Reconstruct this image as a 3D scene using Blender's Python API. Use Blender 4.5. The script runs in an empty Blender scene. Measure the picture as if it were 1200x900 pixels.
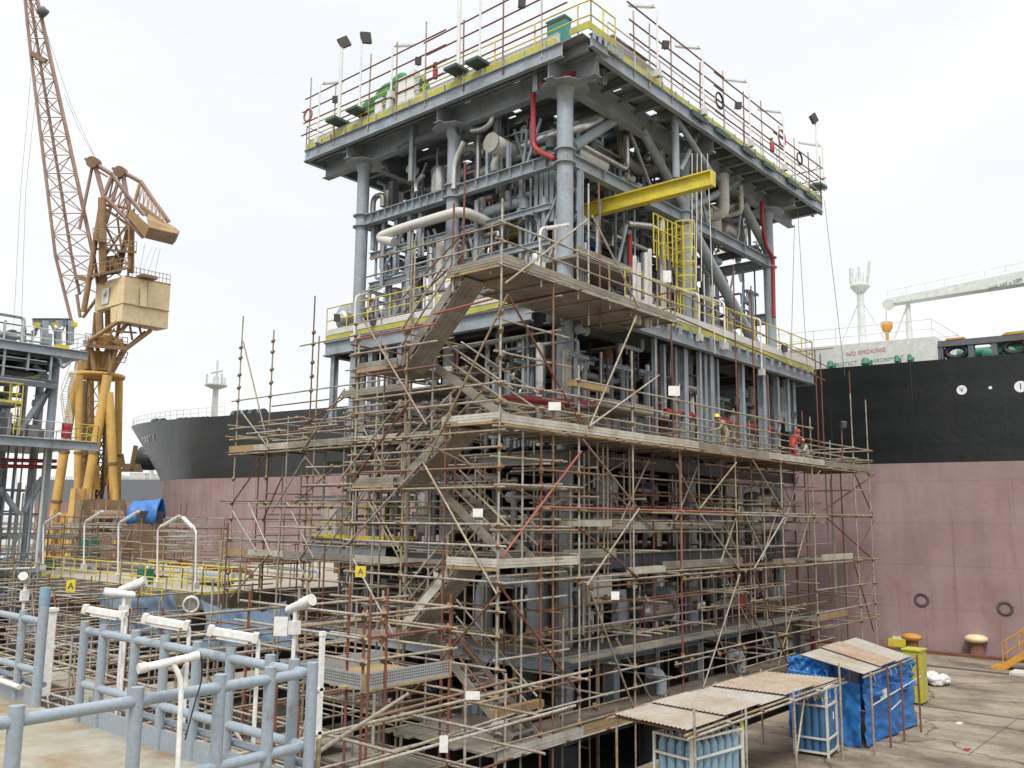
import bpy, math, random
from mathutils import Vector, Matrix, noise
rnd = random.Random(7)
SC = bpy.context.scene
COL = SC.collection
V = Vector
# ---------------------------------------------------------------- camera frame (metres; X along the right face, Y along the left face)
CAM = V((-25.10653, -18.9757, 6.6))
FW = V((0.75138406, 0.64241841, 0.15073347)); RT = V((0.64865245, -0.7610192, 0.00998868)); UPV = V((-0.12112798, -0.0902683, 0.98852397))
FPX = 1039.156
def on(ax, c, u, v):
    d = FW + RT*((u-600)/FPX) - UPV*((v-450)/FPX)
    i = 'xyz'.index(ax)
    return CAM + d*((c-CAM[i])/d[i])
def at(u, v, depth):
    return CAM + (FW + RT*((u-600)/FPX) - UPV*((v-450)/FPX))*depth
def L(ax, c, u1, v1, u2, v2):
    return on(ax, c, u1, v1), on(ax, c, u2, v2)
# ---------------------------------------------------------------- materials
M = {}
def mat(name, col, rough=0.6, metal=0.0, dirt=None, amt=0.35, scale=1.5, bump=0.0, bscale=20.0, var=0.0, rand=None, stretch=(1, 1, 1), spec=None, fine=0.12, streak=None):
    m = bpy.data.materials.new(name); m.use_nodes = True
    nt = m.node_tree; N = nt.nodes; K = nt.links
    b = N['Principled BSDF']
    b.inputs['Roughness'].default_value = rough; b.inputs['Metallic'].default_value = metal
    if spec is not None: b.inputs['Specular IOR Level'].default_value = spec
    tc = N.new('ShaderNodeTexCoord'); mp = N.new('ShaderNodeMapping'); mp.inputs['Scale'].default_value = stretch
    K.new(tc.outputs['Object'], mp.inputs['Vector'])
    cur = None
    rgb = N.new('ShaderNodeRGB'); rgb.outputs[0].default_value = (*col, 1); cur = rgb.outputs[0]
    def mix(fac, a, c2, blend='MIX'):
        x = N.new('ShaderNodeMix'); x.data_type = 'RGBA'; x.blend_type = blend
        if isinstance(fac, float): x.inputs[0].default_value = fac
        else: K.new(fac, x.inputs[0])
        for k, s in ((6, a), (7, c2)):
            if isinstance(s, tuple): x.inputs[k].default_value = (*s, 1)
            else: K.new(s, x.inputs[k])
        return x.outputs[2]
    def nz(sc, det=5.0, ro=0.6):
        n = N.new('ShaderNodeTexNoise'); n.inputs['Scale'].default_value = sc; n.inputs['Detail'].default_value = det; n.inputs['Roughness'].default_value = ro
        K.new(mp.outputs[0], n.inputs['Vector']); return n.outputs['Fac']
    def ramp(s, a, b2):
        r = N.new('ShaderNodeMapRange'); r.inputs['From Min'].default_value = a; r.inputs['From Max'].default_value = b2; r.clamp = True
        K.new(s, r.inputs['Value']); return r.outputs[0]
    if rand:
        oi = N.new('ShaderNodeObjectInfo'); cr = N.new('ShaderNodeValToRGB')
        e = cr.color_ramp.elements
        e[0].position = 0; e[0].color = (*rand[0][1], 1); e[1].position = rand[1][0]; e[1].color = (*rand[1][1], 1)
        for pz, cz in rand[2:]:
            q = e.new(pz); q.color = (*cz, 1)
        K.new(oi.outputs['Random'], cr.inputs[0]); cur = cr.outputs[0]
    if fine:
        f = ramp(nz(scale*9, 4), 0.3, 0.75)
        g = mix(f, (1-fine*1.4,)*3, (1+fine,)*3)
        cur = mix(1.0, cur, g, 'MULTIPLY')
    if dirt:
        f = ramp(nz(scale, 6, 0.65), 0.62-amt*0.5, 0.78-amt*0.25)
        mm = N.new('ShaderNodeMath'); mm.operation = 'MULTIPLY'; mm.inputs[1].default_value = 0.85; K.new(f, mm.inputs[0])
        cur = mix(mm.outputs[0], cur, dirt)
    if streak:
        mp2 = N.new('ShaderNodeMapping'); mp2.inputs['Scale'].default_value = streak[2]; K.new(tc.outputs['Object'], mp2.inputs['Vector'])
        n2 = N.new('ShaderNodeTexNoise'); n2.inputs['Scale'].default_value = 1.0; n2.inputs['Detail'].default_value = 7; n2.inputs['Roughness'].default_value = 0.7; K.new(mp2.outputs[0], n2.inputs['Vector'])
        f = ramp(n2.outputs['Fac'], 0.66-streak[1]*0.3, 0.80-streak[1]*0.2); cur = mix(f, cur, streak[0])
    K.new(cur, b.inputs['Base Color'])
    if bump:
        bn = N.new('ShaderNodeBump'); bn.inputs['Strength'].default_value = bump; bn.inputs['Distance'].default_value = 0.02
        K.new(nz(bscale, 6), bn.inputs['Height']); K.new(bn.outputs[0], b.inputs['Normal'])
    M[name] = m
    return m
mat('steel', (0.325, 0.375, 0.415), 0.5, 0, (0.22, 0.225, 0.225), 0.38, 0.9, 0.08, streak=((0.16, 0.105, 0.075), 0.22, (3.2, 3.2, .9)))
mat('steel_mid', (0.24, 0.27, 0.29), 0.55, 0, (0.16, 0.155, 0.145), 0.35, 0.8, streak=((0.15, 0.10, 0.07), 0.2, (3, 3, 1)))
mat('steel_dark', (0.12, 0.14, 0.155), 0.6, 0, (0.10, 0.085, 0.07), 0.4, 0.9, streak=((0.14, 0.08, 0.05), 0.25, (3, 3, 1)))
mat('steel_deck', (0.20, 0.19, 0.165), 0.75, 0, (0.12, 0.085, 0.055), 0.5, 0.8, 0.1)
mat('barrier', (0.275, 0.325, 0.37), 0.42, 0, (0.27, 0.29, 0.30), 0.3, 2.5, 0.06, streak=((0.20, 0.11, 0.06), 0.22, (7, 7, 4)))
mat('tube', (0.4, 0.4, 0.4), 0.55, 0.35, (0.20, 0.12, 0.07), 0.30, 1.7, 0.1, 30, rand=[(0, (0.46, 0.45, 0.40)), (0.35, (0.42, 0.385, 0.29)), (0.58, (0.36, 0.29, 0.175)), (0.74, (0.47, 0.455, 0.41)), (0.86, (0.26, 0.15, 0.085)), (1.0, (0.20, 0.08, 0.055))], fine=0.25, streak=((0.20, 0.105, 0.055), 0.30, (3.5, 3.5, 3.5)))
mat('tube_rust', (0.22, 0.08, 0.05), 0.75, 0.1, (0.12, 0.06, 0.04), 0.4, 2.5, 0.1, 30)
mat('tube_red', (0.34, 0.11, 0.07), 0.6, 0.0, (0.25, 0.10, 0.06), 0.3, 2.5)
mat('clamp', (0.33, 0.25, 0.13), 0.55, 0.5, (0.16, 0.08, 0.04), 0.5, 6.0)
mat('plank', (0.33, 0.305, 0.245), 0.8, 0, (0.17, 0.15, 0.115), 0.55, 0.9, 0.25, 25, stretch=(1, 1, 3))
mat('plank_pale', (0.53, 0.515, 0.445), 0.7, 0.0, (0.32, 0.28, 0.2), 0.42, 1.1, 0.15, 25)
mat('plank_wood', (0.38, 0.27, 0.13), 0.8, 0, (0.22, 0.15, 0.08), 0.4, 1.4, 0.2, 25)
mat('board_brown', (0.20, 0.165, 0.12), 0.85, 0, (0.11, 0.09, 0.07), 0.5, 0.6, 0.2, 25)
mat('perforated', (0.42, 0.45, 0.45), 0.5, 0.4, (0.3, 0.25, 0.2), 0.2, 2.0)
mat('yellow', (0.68, 0.58, 0.04), 0.5, 0, (0.47, 0.39, 0.07), 0.4, 1.8, streak=((0.28, 0.20, 0.07), 0.16, (3, 3, 3)))
mat('yellow_rail', (0.66, 0.55, 0.05), 0.5, 0, (0.40, 0.33, 0.10), 0.3, 1.5)
mat('yellow_olive', (0.47, 0.46, 0.05), 0.55, 0, (0.30, 0.28, 0.10), 0.4, 0.9, streak=((0.25, 0.25, 0.22), 0.2, (2, 2, 6)))
mat('red', (0.36, 0.03, 0.035), 0.5, 0, (0.2, 0.05, 0.04), 0.35, 1.5)
mat('orange', (0.75, 0.16, 0.05), 0.8, 0)
mat('orange_paint', (0.62, 0.30, 0.04), 0.55, 0, (0.4, 0.2, 0.06), 0.3, 2)
mat('white', (0.74, 0.74, 0.71), 0.45, 0, (0.5, 0.47, 0.42), 0.15, 1.5)
mat('offwhite', (0.62, 0.61, 0.56), 0.5, 0, (0.42, 0.39, 0.33), 0.2, 1.5)
mat('insul', (0.40, 0.38, 0.33), 0.38, 0.65, (0.24, 0.21, 0.17), 0.35, 1.8, 0.15, 8)
mat('silver', (0.62, 0.61, 0.58), 0.3, 0.8, (0.35, 0.33, 0.3), 0.25, 2, 0.25, 10)
mat('black', (0.018, 0.018, 0.02), 0.5)
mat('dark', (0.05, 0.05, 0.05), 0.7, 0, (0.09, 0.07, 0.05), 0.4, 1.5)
mat('sheet_roof', (0.42, 0.40, 0.34), .6, .15, (0.30, 0.22, 0.13), .45, .6, .1, 10, fine=.15, streak=((0.30, 0.16, 0.08), .16, (2.5, .6, 1)))
mat('sheet_rusty', (0.40, 0.365, 0.29), .65, .1, (0.33, 0.19, 0.09), .6, .7, .1, 10, fine=.2, streak=((0.27, 0.12, 0.055), .36, (2.5, .6, 1)))
mat('bracket_green', (0.05, 0.085, 0.08), 0.6)
mat('teal', (0.05, 0.26, 0.23), 0.5, 0, (0.05, 0.16, 0.15), 0.2, 1)
mat('winch_green', (0.03, 0.055, 0.05), 0.5)
mat('green', (0.03, 0.16, 0.10), 0.5, 0, (0.04, 0.09, 0.07), 0.3, 1)
mat('green_tarp', (0.02, 0.24, 0.07), 0.55, 0, (0.02, 0.13, 0.05), 0.35, 2, 0.3, 6)
mat('blue_tarp', (0.015, 0.14, 0.46), 0.45, 0, (0.04, 0.17, 0.40), 0.45, 0.9, 0.45, 4, streak=((0.10, 0.16, 0.25), 0.2, (5, 5, 1.2)))
mat('tarp_faded', (0.075, 0.125, 0.19), 0.6, 0, (0.11, 0.14, 0.17), 0.45, 0.8, 0.5, 3)
mat('cylinder_blue', (0.055, 0.17, 0.33), 0.4, 0, (0.09, 0.16, 0.24), 0.3, 3)
mat('cylinder_pale', (0.22, 0.36, 0.45), 0.4, 0, (0.15, 0.22, 0.27), 0.3, 3)
mat('skin', (0.35, 0.2, 0.13), 0.6, fine=0)
mat('overall_tan', (0.33, 0.28, 0.17), 0.85)
mat('overall_red', (0.45, 0.06, 0.04), 0.8)
mat('overall_grey', (0.42, 0.42, 0.40), 0.85)
mat('helmet_yellow', (0.75, 0.60, 0.03), 0.3, fine=0)
mat('crane_yellow', (0.66, 0.42, 0.10), 0.6, 0, (0.45, 0.26, 0.10), 0.4, 0.35, streak=((0.27, 0.14, 0.07), 0.25, (1.2, 1.2, .18)))
mat('crane_pale', (0.78, 0.64, 0.38), 0.55, 0, (0.68, 0.52, 0.27), 0.3, 0.3, streak=((0.36, 0.22, 0.11), 0.10, (1.6, 1.6, .25)))
mat('crane_rust', (0.38, 0.255, 0.12), 0.7, 0, (0.25, 0.145, 0.08), 0.45, 0.6, streak=((0.50, 0.36, 0.15), 0.3, (.8, .8, .5)))
mat('crane_boom', (0.40, 0.275, 0.22), 0.7, 0, (0.27, 0.17, 0.12), 0.45, 0.5, streak=((0.45, 0.34, 0.20), 0.2, (.8, .8, .4)))
mat('crane_brown', (0.24, 0.16, 0.09), 0.7, 0, (0.14, 0.09, 0.05), 0.4, 0.5)
mat('ship_white', (0.66, 0.68, 0.65), 0.5, 0, (0.6, 0.6, 0.55), 0.12, 0.4)
mat('ship_green', (0.04, 0.19, 0.12), 0.5)
mat('ship_text_red', (0.50, 0.20, 0.20), 0.6, fine=0)
mat('ship_text_green', (0.20, 0.34, 0.28), 0.6, fine=0)
mat('mark_white', (0.8, 0.8, 0.8), 0.6, fine=0)
mat('far_hull', (0.20, 0.215, 0.23), 0.7)
mat('far_red', (0.36, 0.22, 0.21), 0.7)
mat('rubber', (0.03, 0.03, 0.03), 0.8)
mat('rust', (0.20, 0.09, 0.05), 0.85, 0, (0.12, 0.06, 0.04), 0.5, 1.5)
mat('blue_paint', (0.05, 0.14, 0.42), 0.5)
mat('pale_floor', (0.40, 0.365, 0.30), 0.8, 0, (0.33, 0.29, 0.22), 0.35, 0.25)
# ---------------------------------------------------------------- mesh builder
class MB:
    def __init__(s): s.v = []; s.f = []; s.sm = []
    def add(s, vs, fs, smooth=False):
        o = len(s.v); s.v += [V(p) for p in vs]
        for f in fs: s.f.append(tuple(i+o for i in f)); s.sm.append(smooth)
        return s
    def box(s, a, b):
        x0, x1 = sorted((a[0], b[0])); y0, y1 = sorted((a[1], b[1])); z0, z1 = sorted((a[2], b[2]))
        return s.add([(x0, y0, z0), (x1, y0, z0), (x1, y1, z0), (x0, y1, z0), (x0, y0, z1), (x1, y0, z1), (x1, y1, z1), (x0, y1, z1)],
                     [(3, 2, 1, 0), (4, 5, 6, 7), (0, 1, 5, 4), (1, 2, 6, 5), (2, 3, 7, 6), (3, 0, 4, 7)])
    def hexa(s, p):
        return s.add(p, [(3, 2, 1, 0), (4, 5, 6, 7), (0, 1, 5, 4), (1, 2, 6, 5), (2, 3, 7, 6), (3, 0, 4, 7)])
    def frame(s, a, b, up=(0, 0, 1)):
        d = (V(b)-V(a)).normalized(); u = V(up)
        if abs(d.dot(u)) > 0.98: u = V((0, 1, 0)) if abs(d.y) < 0.9 else V((1, 0, 0))
        x = d.cross(u).normalized(); return d, x, x.cross(d)
    def bar(s, a, b, w, h, up=(0, 0, 1)):
        a = V(a); b = V(b); d, x, y = s.frame(a, b, up)
        c = [(-w/2, -h/2), (w/2, -h/2), (w/2, h/2), (-w/2, h/2)]
        return s.add([a+x*i+y*j for i, j in c]+[b+x*i+y*j for i, j in c], [(0, 1, 2, 3), (7, 6, 5, 4), (0, 4, 5, 1), (1, 5, 6, 2), (2, 6, 7, 3), (3, 7, 4, 0)])
    def ibeam(s, a, b, w, h, t=0.03, up=(0, 0, 1)):
        a = V(a); b = V(b); d, x, y = s.frame(a, b, up)
        k = t/2
        c = [(-w/2, -h/2), (w/2, -h/2), (w/2, -h/2+t), (k, -h/2+t), (k, h/2-t), (w/2, h/2-t), (w/2, h/2), (-w/2, h/2), (-w/2, h/2-t), (-k, h/2-t), (-k, -h/2+t), (-w/2, -h/2+t)]
        n = 12
        vs = [a+x*i+y*j for i, j in c]+[b+x*i+y*j for i, j in c]
        fs = [(i, (i+1) % n, (i+1) % n+n, i+n)[::-1] for i in range(n)]
        for o, r in ((0, 1), (n, -1)):
            for q in ((0, 1, 2, 11), (11, 2, 3, 10), (10, 3, 4, 9), (9, 4, 5, 8), (8, 5, 6, 7)):
                fs.append(tuple(i+o for i in (q if r > 0 else q[::-1])))
        return s.add(vs, fs)
    def tube(s, a, b, r, n=8, r2=None, cap=True):
        a = V(a); b = V(b); r2 = r if r2 is None else r2
        d, x, y = s.frame(a, b)
        vs = []
        for p, q in ((a, r), (b, r2)):
            for i in range(n):
                t = 2*math.pi*i/n; vs.append(p+x*(q*math.cos(t))+y*(q*math.sin(t)))
        s.add(vs, [(i, (i+1) % n, (i+1) % n+n, i+n)[::-1] for i in range(n)], True)
        if cap:
            s.add(vs[:n], [tuple(range(n))]); s.add(vs[n:], [tuple(range(n))[::-1]])
        return s
    def pipe(s, pts, r, n=10, bend=None, seg=5, cap=True):
        pts = [V(p) for p in pts]; bend = bend or r*2.2
        path = [pts[0]]
        for i in range(1, len(pts)-1):
            a, p, b = pts[i-1], pts[i], pts[i+1]
            d1 = (a-p); d2 = (b-p); k = min(bend, d1.length*0.48, d2.length*0.48)
            q1 = p+d1.normalized()*k; q2 = p+d2.normalized()*k
            for j in range(seg+1):
                t = j/seg; path.append(q1*(1-t)**2+p*2*t*(1-t)+q2*t*t)
        path.append(pts[-1])
        T = []
        for i in range(len(path)):
            a = path[max(i-1, 0)]; b = path[min(i+1, len(path)-1)]; T.append((b-a).normalized())
        u = V((0, 0, 1)) if abs(T[0].z) < 0.9 else V((1, 0, 0))
        x = T[0].cross(u).normalized(); vs = []
        for i, p in enumerate(path):
            x = (x-T[i]*x.dot(T[i])).normalized(); y = T[i].cross(x)
            for k in range(n):
                t = 2*math.pi*k/n; vs.append(p+x*(r*math.cos(t))+y*(r*math.sin(t)))
        m = len(path); fs = []
        for i in range(m-1):
            for k in range(n):
                fs.append((i*n+k, i*n+(k+1) % n, (i+1)*n+(k+1) % n, (i+1)*n+k))
        s.add(vs, fs, True)
        if cap:
            s.add(vs[:n], [tuple(range(n))[::-1]]); s.add(vs[-n:], [tuple(range(n))])
        return s
    def lathe(s, base, prof, n=16, axis=(0, 0, 1)):
        base = V(base); d = V(axis).normalized(); u = V((0, 0, 1)) if abs(d.z) < 0.9 else V((1, 0, 0))
        x = d.cross(u).normalized(); y = d.cross(x); vs = []; m = len(prof)
        for r, h in prof:
            for k in range(n):
                t = 2*math.pi*k/n; vs.append(base+d*h+x*(r*math.cos(t))+y*(r*math.sin(t)))
        fs = [(i*n+k, i*n+(k+1) % n, (i+1)*n+(k+1) % n, (i+1)*n+k)[::-1] for i in range(m-1) for k in range(n)]
        s.add(vs, fs, True)
        s.add(vs[:n], [tuple(range(n))]); s.add(vs[-n:], [tuple(range(n))[::-1]])
        return s
    def vessel(s, a, b, r, n=18):
        a = V(a); b = V(b); l = (b-a).length; c = r*0.5
        prof = [(0.02, 0)]+[(r*math.sin(t*math.pi/8), c*(1-math.cos(t*math.pi/8))) for t in range(1, 5)]
        prof += [(r, l-c)]+[(r*math.cos(t*math.pi/8), l-c+c*math.sin(t*math.pi/8)) for t in range(1, 4)]+[(0.02, l)]
        return s.lathe(a, prof, n, b-a)
    def grid(s, fn, nu, nv, smooth=True):
        vs = [fn(i/nu, j/nv) for i in range(nu+1) for j in range(nv+1)]
        w = nv+1
        return s.add(vs, [(i*w+j, (i+1)*w+j, (i+1)*w+j+1, i*w+j+1) for i in range(nu) for j in range(nv)], smooth)
    def build(s, name, m, parent=None, loc=None):
        me = bpy.data.meshes.new(name)
        off = V(parent['_o']) if parent is not None and '_o' in parent else (V(loc) if loc is not None else V((0, 0, 0)))
        me.from_pydata([tuple(p-off) for p in s.v], [], s.f); me.update()
        me.polygons.foreach_set('use_smooth', s.sm)
        me.materials.append(M[m] if isinstance(m, str) else m)
        o = bpy.data.objects.new(name, me); COL.objects.link(o)
        if parent is not None: o.parent = parent
        if parent is not None and '_o' in parent: o['_o'] = tuple(parent['_o'])
        if parent is None and loc is not None: o.location = off
        return o
def tag(o, label=None, cat=None, group=None, kind=None):
    if label: o['label'] = label
    if cat: o['category'] = cat
    if group: o['group'] = group
    if kind: o['kind'] = kind
    return o
def thing(name, label, cat, loc=(0, 0, 0), group=None):
    o = bpy.data.objects.new(name, None); COL.objects.link(o); o.location = loc; o.empty_display_size = 0.2
    o['_o'] = tuple(V(loc)); return tag(o, label, cat, group)
def struct(name, mb, m):
    o = mb.build(name, m); o['kind'] = 'structure'; return o
def copy_thing(root, loc, label, group=None, rz=0):
    r = root.copy(); COL.objects.link(r); r.location = loc; r.rotation_euler = (0, 0, rz); r['label'] = label
    if group: r['group'] = group
    for ch in root.children:
        c = ch.copy(); COL.objects.link(c); c.parent = r
        for g in ch.children:
            d = g.copy(); COL.objects.link(d); d.parent = c
    return r
def part(root, name, m, fn):
    mb = MB(); fn(mb); return mb.build(name, m, root)
def each(root, name, m, items, fn):
    for it in items: part(root, name, m, lambda q: fn(q, it))
def T(root, name, a, b, r=0.03, m='tube', n=8):      # one scaffold tube as a part
    return MB().tube(a, b, r, n).build(name, m, root)
def text(root, body, size, loc, rot, m, name='lettering', ext=0.003):
    c = bpy.data.curves.new(name, 'FONT'); c.body = body; c.size = size; c.align_x = 'CENTER'; c.align_y = 'CENTER'; c.extrude = ext
    c.materials.append(M[m]); o = bpy.data.objects.new(name, c); COL.objects.link(o)
    bpy.context.view_layer.update(); me = bpy.data.meshes.new_from_object(o); bpy.data.objects.remove(o); me.name = name
    o = bpy.data.objects.new(name, me); COL.objects.link(o)
    o.parent = root; o.location = V(loc)-(V(root['_o']) if '_o' in root else V((0, 0, 0))); o.rotation_euler = rot; return o
# ================================================================ world, sun, camera
w = bpy.data.worlds.new('World'); SC.world = w; w.use_nodes = True
nt = w.node_tree; N = nt.nodes; K = nt.links
bg = N['Background']; sky = N.new('ShaderNodeTexSky'); sky.sky_type = 'NISHITA'; sky.sun_disc = False
SUN_EL, SUN_AZ = math.radians(52), math.radians(-60)
sky.sun_elevation = SUN_EL; sky.sun_rotation = math.radians(240); sky.air_density = 1.0; sky.dust_density = 3.0; sky.ozone_density = 1.0
tc = N.new('ShaderNodeTexCoord'); mp = N.new('ShaderNodeMapping'); mp.inputs['Scale'].default_value = (1.0, 1.0, 2.6)
K.new(tc.outputs['Generated'], mp.inputs['Vector'])
nz = N.new('ShaderNodeTexNoise'); nz.inputs['Scale'].default_value = 2.2; nz.inputs['Detail'].default_value = 6; nz.inputs['Roughness'].default_value = 0.55
K.new(mp.outputs[0], nz.inputs['Vector'])
cr = N.new('ShaderNodeValToRGB'); e = cr.color_ramp.elements
e[0].position = 0.36; e[0].color = (7.5, 7.65, 7.85, 1); e[1].position = 0.62; e[1].color = (8.3, 8.35, 8.4, 1)
K.new(nz.outputs['Fac'], cr.inputs[0])
mx = N.new('ShaderNodeMix'); mx.data_type = 'RGBA'; mx.inputs[0].default_value = 0.90
K.new(sky.outputs[0], mx.inputs[6]); K.new(cr.outputs[0], mx.inputs[7]); 
sx = N.new('ShaderNodeSeparateXYZ'); K.new(tc.outputs['Generated'], sx.inputs[0])
zr = N.new('ShaderNodeMapRange'); zr.interpolation_type = 'SMOOTHSTEP'; zr.inputs['From Min'].default_value = 0.48; zr.inputs['From Max'].default_value = 1.0; zr.inputs['To Min'].default_value = 1.0; zr.inputs['To Max'].default_value = 2.4
K.new(sx.outputs['Z'], zr.inputs['Value'])
gx = N.new('ShaderNodeVectorMath'); gx.operation = 'SCALE'; K.new(mx.outputs[2], gx.inputs[0]); K.new(zr.outputs[0], gx.inputs['Scale']); K.new(gx.outputs[0], bg.inputs['Color'])
bg.inputs['Strength'].default_value = 0.098
sl = bpy.data.lights.new('sun', 'SUN'); sl.energy = 1.5; sl.angle = math.radians(14); sl.color = (1.0, 0.97, 0.93)
so = bpy.data.objects.new('sun', sl); COL.objects.link(so)
so.rotation_euler = (math.radians(38), 0, math.radians(-60))
cam = bpy.data.cameras.new('camera'); cam.sensor_width = 36.0; cam.lens = FPX/1200*36; cam.clip_end = 6000; cam.clip_start = 0.1
co = bpy.data.objects.new('camera', cam); COL.objects.link(co)
mm = Matrix((RT, UPV, -FW)).transposed().to_4x4(); mm.translation = CAM; co.matrix_world = mm
SC.camera = co
SC.view_settings.view_transform = 'Standard'; SC.view_settings.look = 'None'; SC.view_settings.gamma = 1; SC.view_settings.exposure = 0.45
SC.render.engine = 'CYCLES'
# ================================================================ ground
def ground_material():
    m = bpy.data.materials.new('concrete_ground'); m.use_nodes = True; nt = m.node_tree; N = nt.nodes; K = nt.links; b = N['Principled BSDF']
    g = N.new('ShaderNodeNewGeometry')
    def nz(s, d=6, r=0.6, st=(1, 1, 1)):
        mp = N.new('ShaderNodeMapping'); mp.inputs['Scale'].default_value = st; K.new(g.outputs['Position'], mp.inputs[0])
        n = N.new('ShaderNodeTexNoise'); n.inputs['Scale'].default_value = s; n.inputs['Detail'].default_value = d; n.inputs['Roughness'].default_value = r
        K.new(mp.outputs[0], n.inputs[0]); return n.outputs['Fac']
    def ramp(s, st):
        r = N.new('ShaderNodeValToRGB'); e = r.color_ramp.elements
        e[0].position, e[0].color = st[0][0], (*st[0][1], 1); e[1].position, e[1].color = st[1][0], (*st[1][1], 1)
        for p, c in st[2:]: q = e.new(p); q.color = (*c, 1)
        K.new(s, r.inputs[0]); return r.outputs[0]
    def mix(f, a, c, bl='MULTIPLY'):
        x = N.new('ShaderNodeMix'); x.data_type = 'RGBA'; x.blend_type = bl
        if isinstance(f, float): x.inputs[0].default_value = f
        else: K.new(f, x.inputs[0])
        K.new(a, x.inputs[6])
        if isinstance(c, tuple): x.inputs[7].default_value = (*c, 1)
        else: K.new(c, x.inputs[7])
        return x.outputs[2]
    base = ramp(nz(0.28), [(0.3, (0.225, 0.188, 0.132)), (0.7, (0.37, 0.315, 0.23)), (0.5, (0.305, 0.26, 0.187))])
    st = ramp(nz(0.55, 8, 0.7, (1, 0.6, 1)), [(0.40, (0.55, 0.52, 0.5)), (0.55, (1, 1, 1))])
    c = mix(1.0, base, st)
    fine = ramp(nz(6, 6, 0.7), [(0.3, (0.8, 0.8, 0.8)), (0.7, (1.1, 1.1, 1.1))]); c = mix(1.0, c, fine)
    oil = ramp(nz(0.17, 5, 0.6), [(0.60, (1, 1, 1)), (0.72, (0.45, 0.42, 0.4))]); c = mix(1.0, c, oil)
    vo = N.new('ShaderNodeTexVoronoi'); vo.feature = 'DISTANCE_TO_EDGE'; vo.inputs['Scale'].default_value = 0.16; vo.inputs['Randomness'].default_value = 1.0
    wv = N.new('ShaderNodeVectorMath'); wv.operation = 'ADD'; nn = N.new('ShaderNodeTexNoise'); nn.inputs['Scale'].default_value = 0.9; nn.inputs['Detail'].default_value = 6; K.new(g.outputs['Position'], nn.inputs[0])
    sc_ = N.new('ShaderNodeVectorMath'); sc_.operation = 'SCALE'; sc_.inputs['Scale'].default_value = 1.6; K.new(nn.outputs['Color'], sc_.inputs[0]); K.new(g.outputs['Position'], wv.inputs[0]); K.new(sc_.outputs[0], wv.inputs[1]); K.new(wv.outputs[0], vo.inputs['Vector'])
    c = mix(1.0, c, ramp(vo.outputs['Distance'], [(0.004, (0.45, 0.42, 0.4)), (0.014, (1, 1, 1))]))
    tyre = ramp(nz(0.5, 4, 0.5, (1, .05, 1)), [(0.56, (1, 1, 1)), (0.68, (0.72, 0.70, 0.68))]); c = mix(1.0, c, tyre)
    grit = ramp(nz(38, 2, 0.5), [(0.62, (1, 1, 1)), (0.72, (0.6, 0.58, 0.55))]); c = mix(1.0, c, grit)
    rs_ = ramp(nz(0.6, 7, 0.7), [(0.60, (0, 0, 0)), (0.75, (0.5, 0.5, 0.5))]); c = mix(rs_, c, (0.22, 0.14, 0.075), 'MIX')
    K.new(c, b.inputs['Base Color']); b.inputs['Roughness'].default_value = 0.85
    bn = N.new('ShaderNodeBump'); bn.inputs['Strength'].default_value = 0.3; bn.inputs['Distance'].default_value = 0.02; K.new(nz(9, 6), bn.inputs['Height']); K.new(bn.outputs[0], b.inputs['Normal'])
    M['ground'] = m
ground_material()
mat('pit', (0.09, 0.085, 0.075), 0.9, 0, (0.05, 0.045, 0.04), 0.5, 0.4)
mat('water', (0.03, 0.045, 0.045), 0.12, 0, bump=0.2, bscale=1.5)
g = MB()
QX = 25.0
def quad(mb, x0, y0, x1, y1, z): mb.add([(x0, y0, z), (x1, y0, z), (x1, y1, z), (x0, y1, z)], [(0, 1, 2, 3)])
quad(g, -400, -300, QX, -5.2, 0); quad(g, 21.0, -5.2, QX, 64, 0); quad(g, -2500, 64, QX, 240, 0)
g.add([(QX, -300, 0), (QX, -300, -6), (QX, 240, -6), (QX, 240, 0)], [(0, 1, 2, 3)])
g.add([(QX, 240, 0), (QX, 240, -6), (-2500, 240, -6), (-2500, 240, 0)], [(0, 1, 2, 3)])
struct('ground', g, 'ground')
p = MB(); quad(p, -400, -5.2, 21.0, 64, -2.2)
p.add([(-400, -5.2, -2.2), (21, -5.2, -2.2), (21, -5.2, -0.002), (-400, -5.2, -0.002)], [(0, 1, 2, 3)])
p.add([(21, -5.2, -2.2), (21, 64, -2.2), (21, 64, -0.002), (21, -5.2, -0.002)], [(0, 1, 2, 3)])
p.add([(-400, 64, -2.2), (21, 64, -2.2), (21, 64, -0.002), (-400, 64, -0.002)], [(0, 1, 2, 3)])
struct('added_dark_pit', p, 'pit')  # added sunken floor, coloured dark so the ground below the module looks shaded
wt = MB(); quad(wt, -3000, -3000, 4000, 4000, -4.0); struct('water', wt, 'water')
k = MB(); k.box((24.55, -60, 0), (24.98, 64, 0.14)); struct('quay_kerb', k, 'rust')
sl_ = MB()
quad(sl_, 10.35, -80, 10.55, -5.3, 0.004); quad(sl_, 10.75, -80, 10.8, -5.3, 0.004)
struct('crane_rail_slot', sl_, 'pit')
sl_ = MB(); quad(sl_, 20.2, -80, 20.75, -5.3, 0.004); struct('cable_trench', sl_, 'pit')
sl_ = MB(); quad(sl_, -30, -15.03, 20, -15.0, 0.004); quad(sl_, 4.0, -80, 4.03, -9.5, 0.004); quad(sl_, 15.5, -80, 15.53, -5.3, 0.004); quad(sl_, 4.0, -11.6, 10.3, -11.57, 0.004); struct('concrete_joint', sl_, 'pit')
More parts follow.
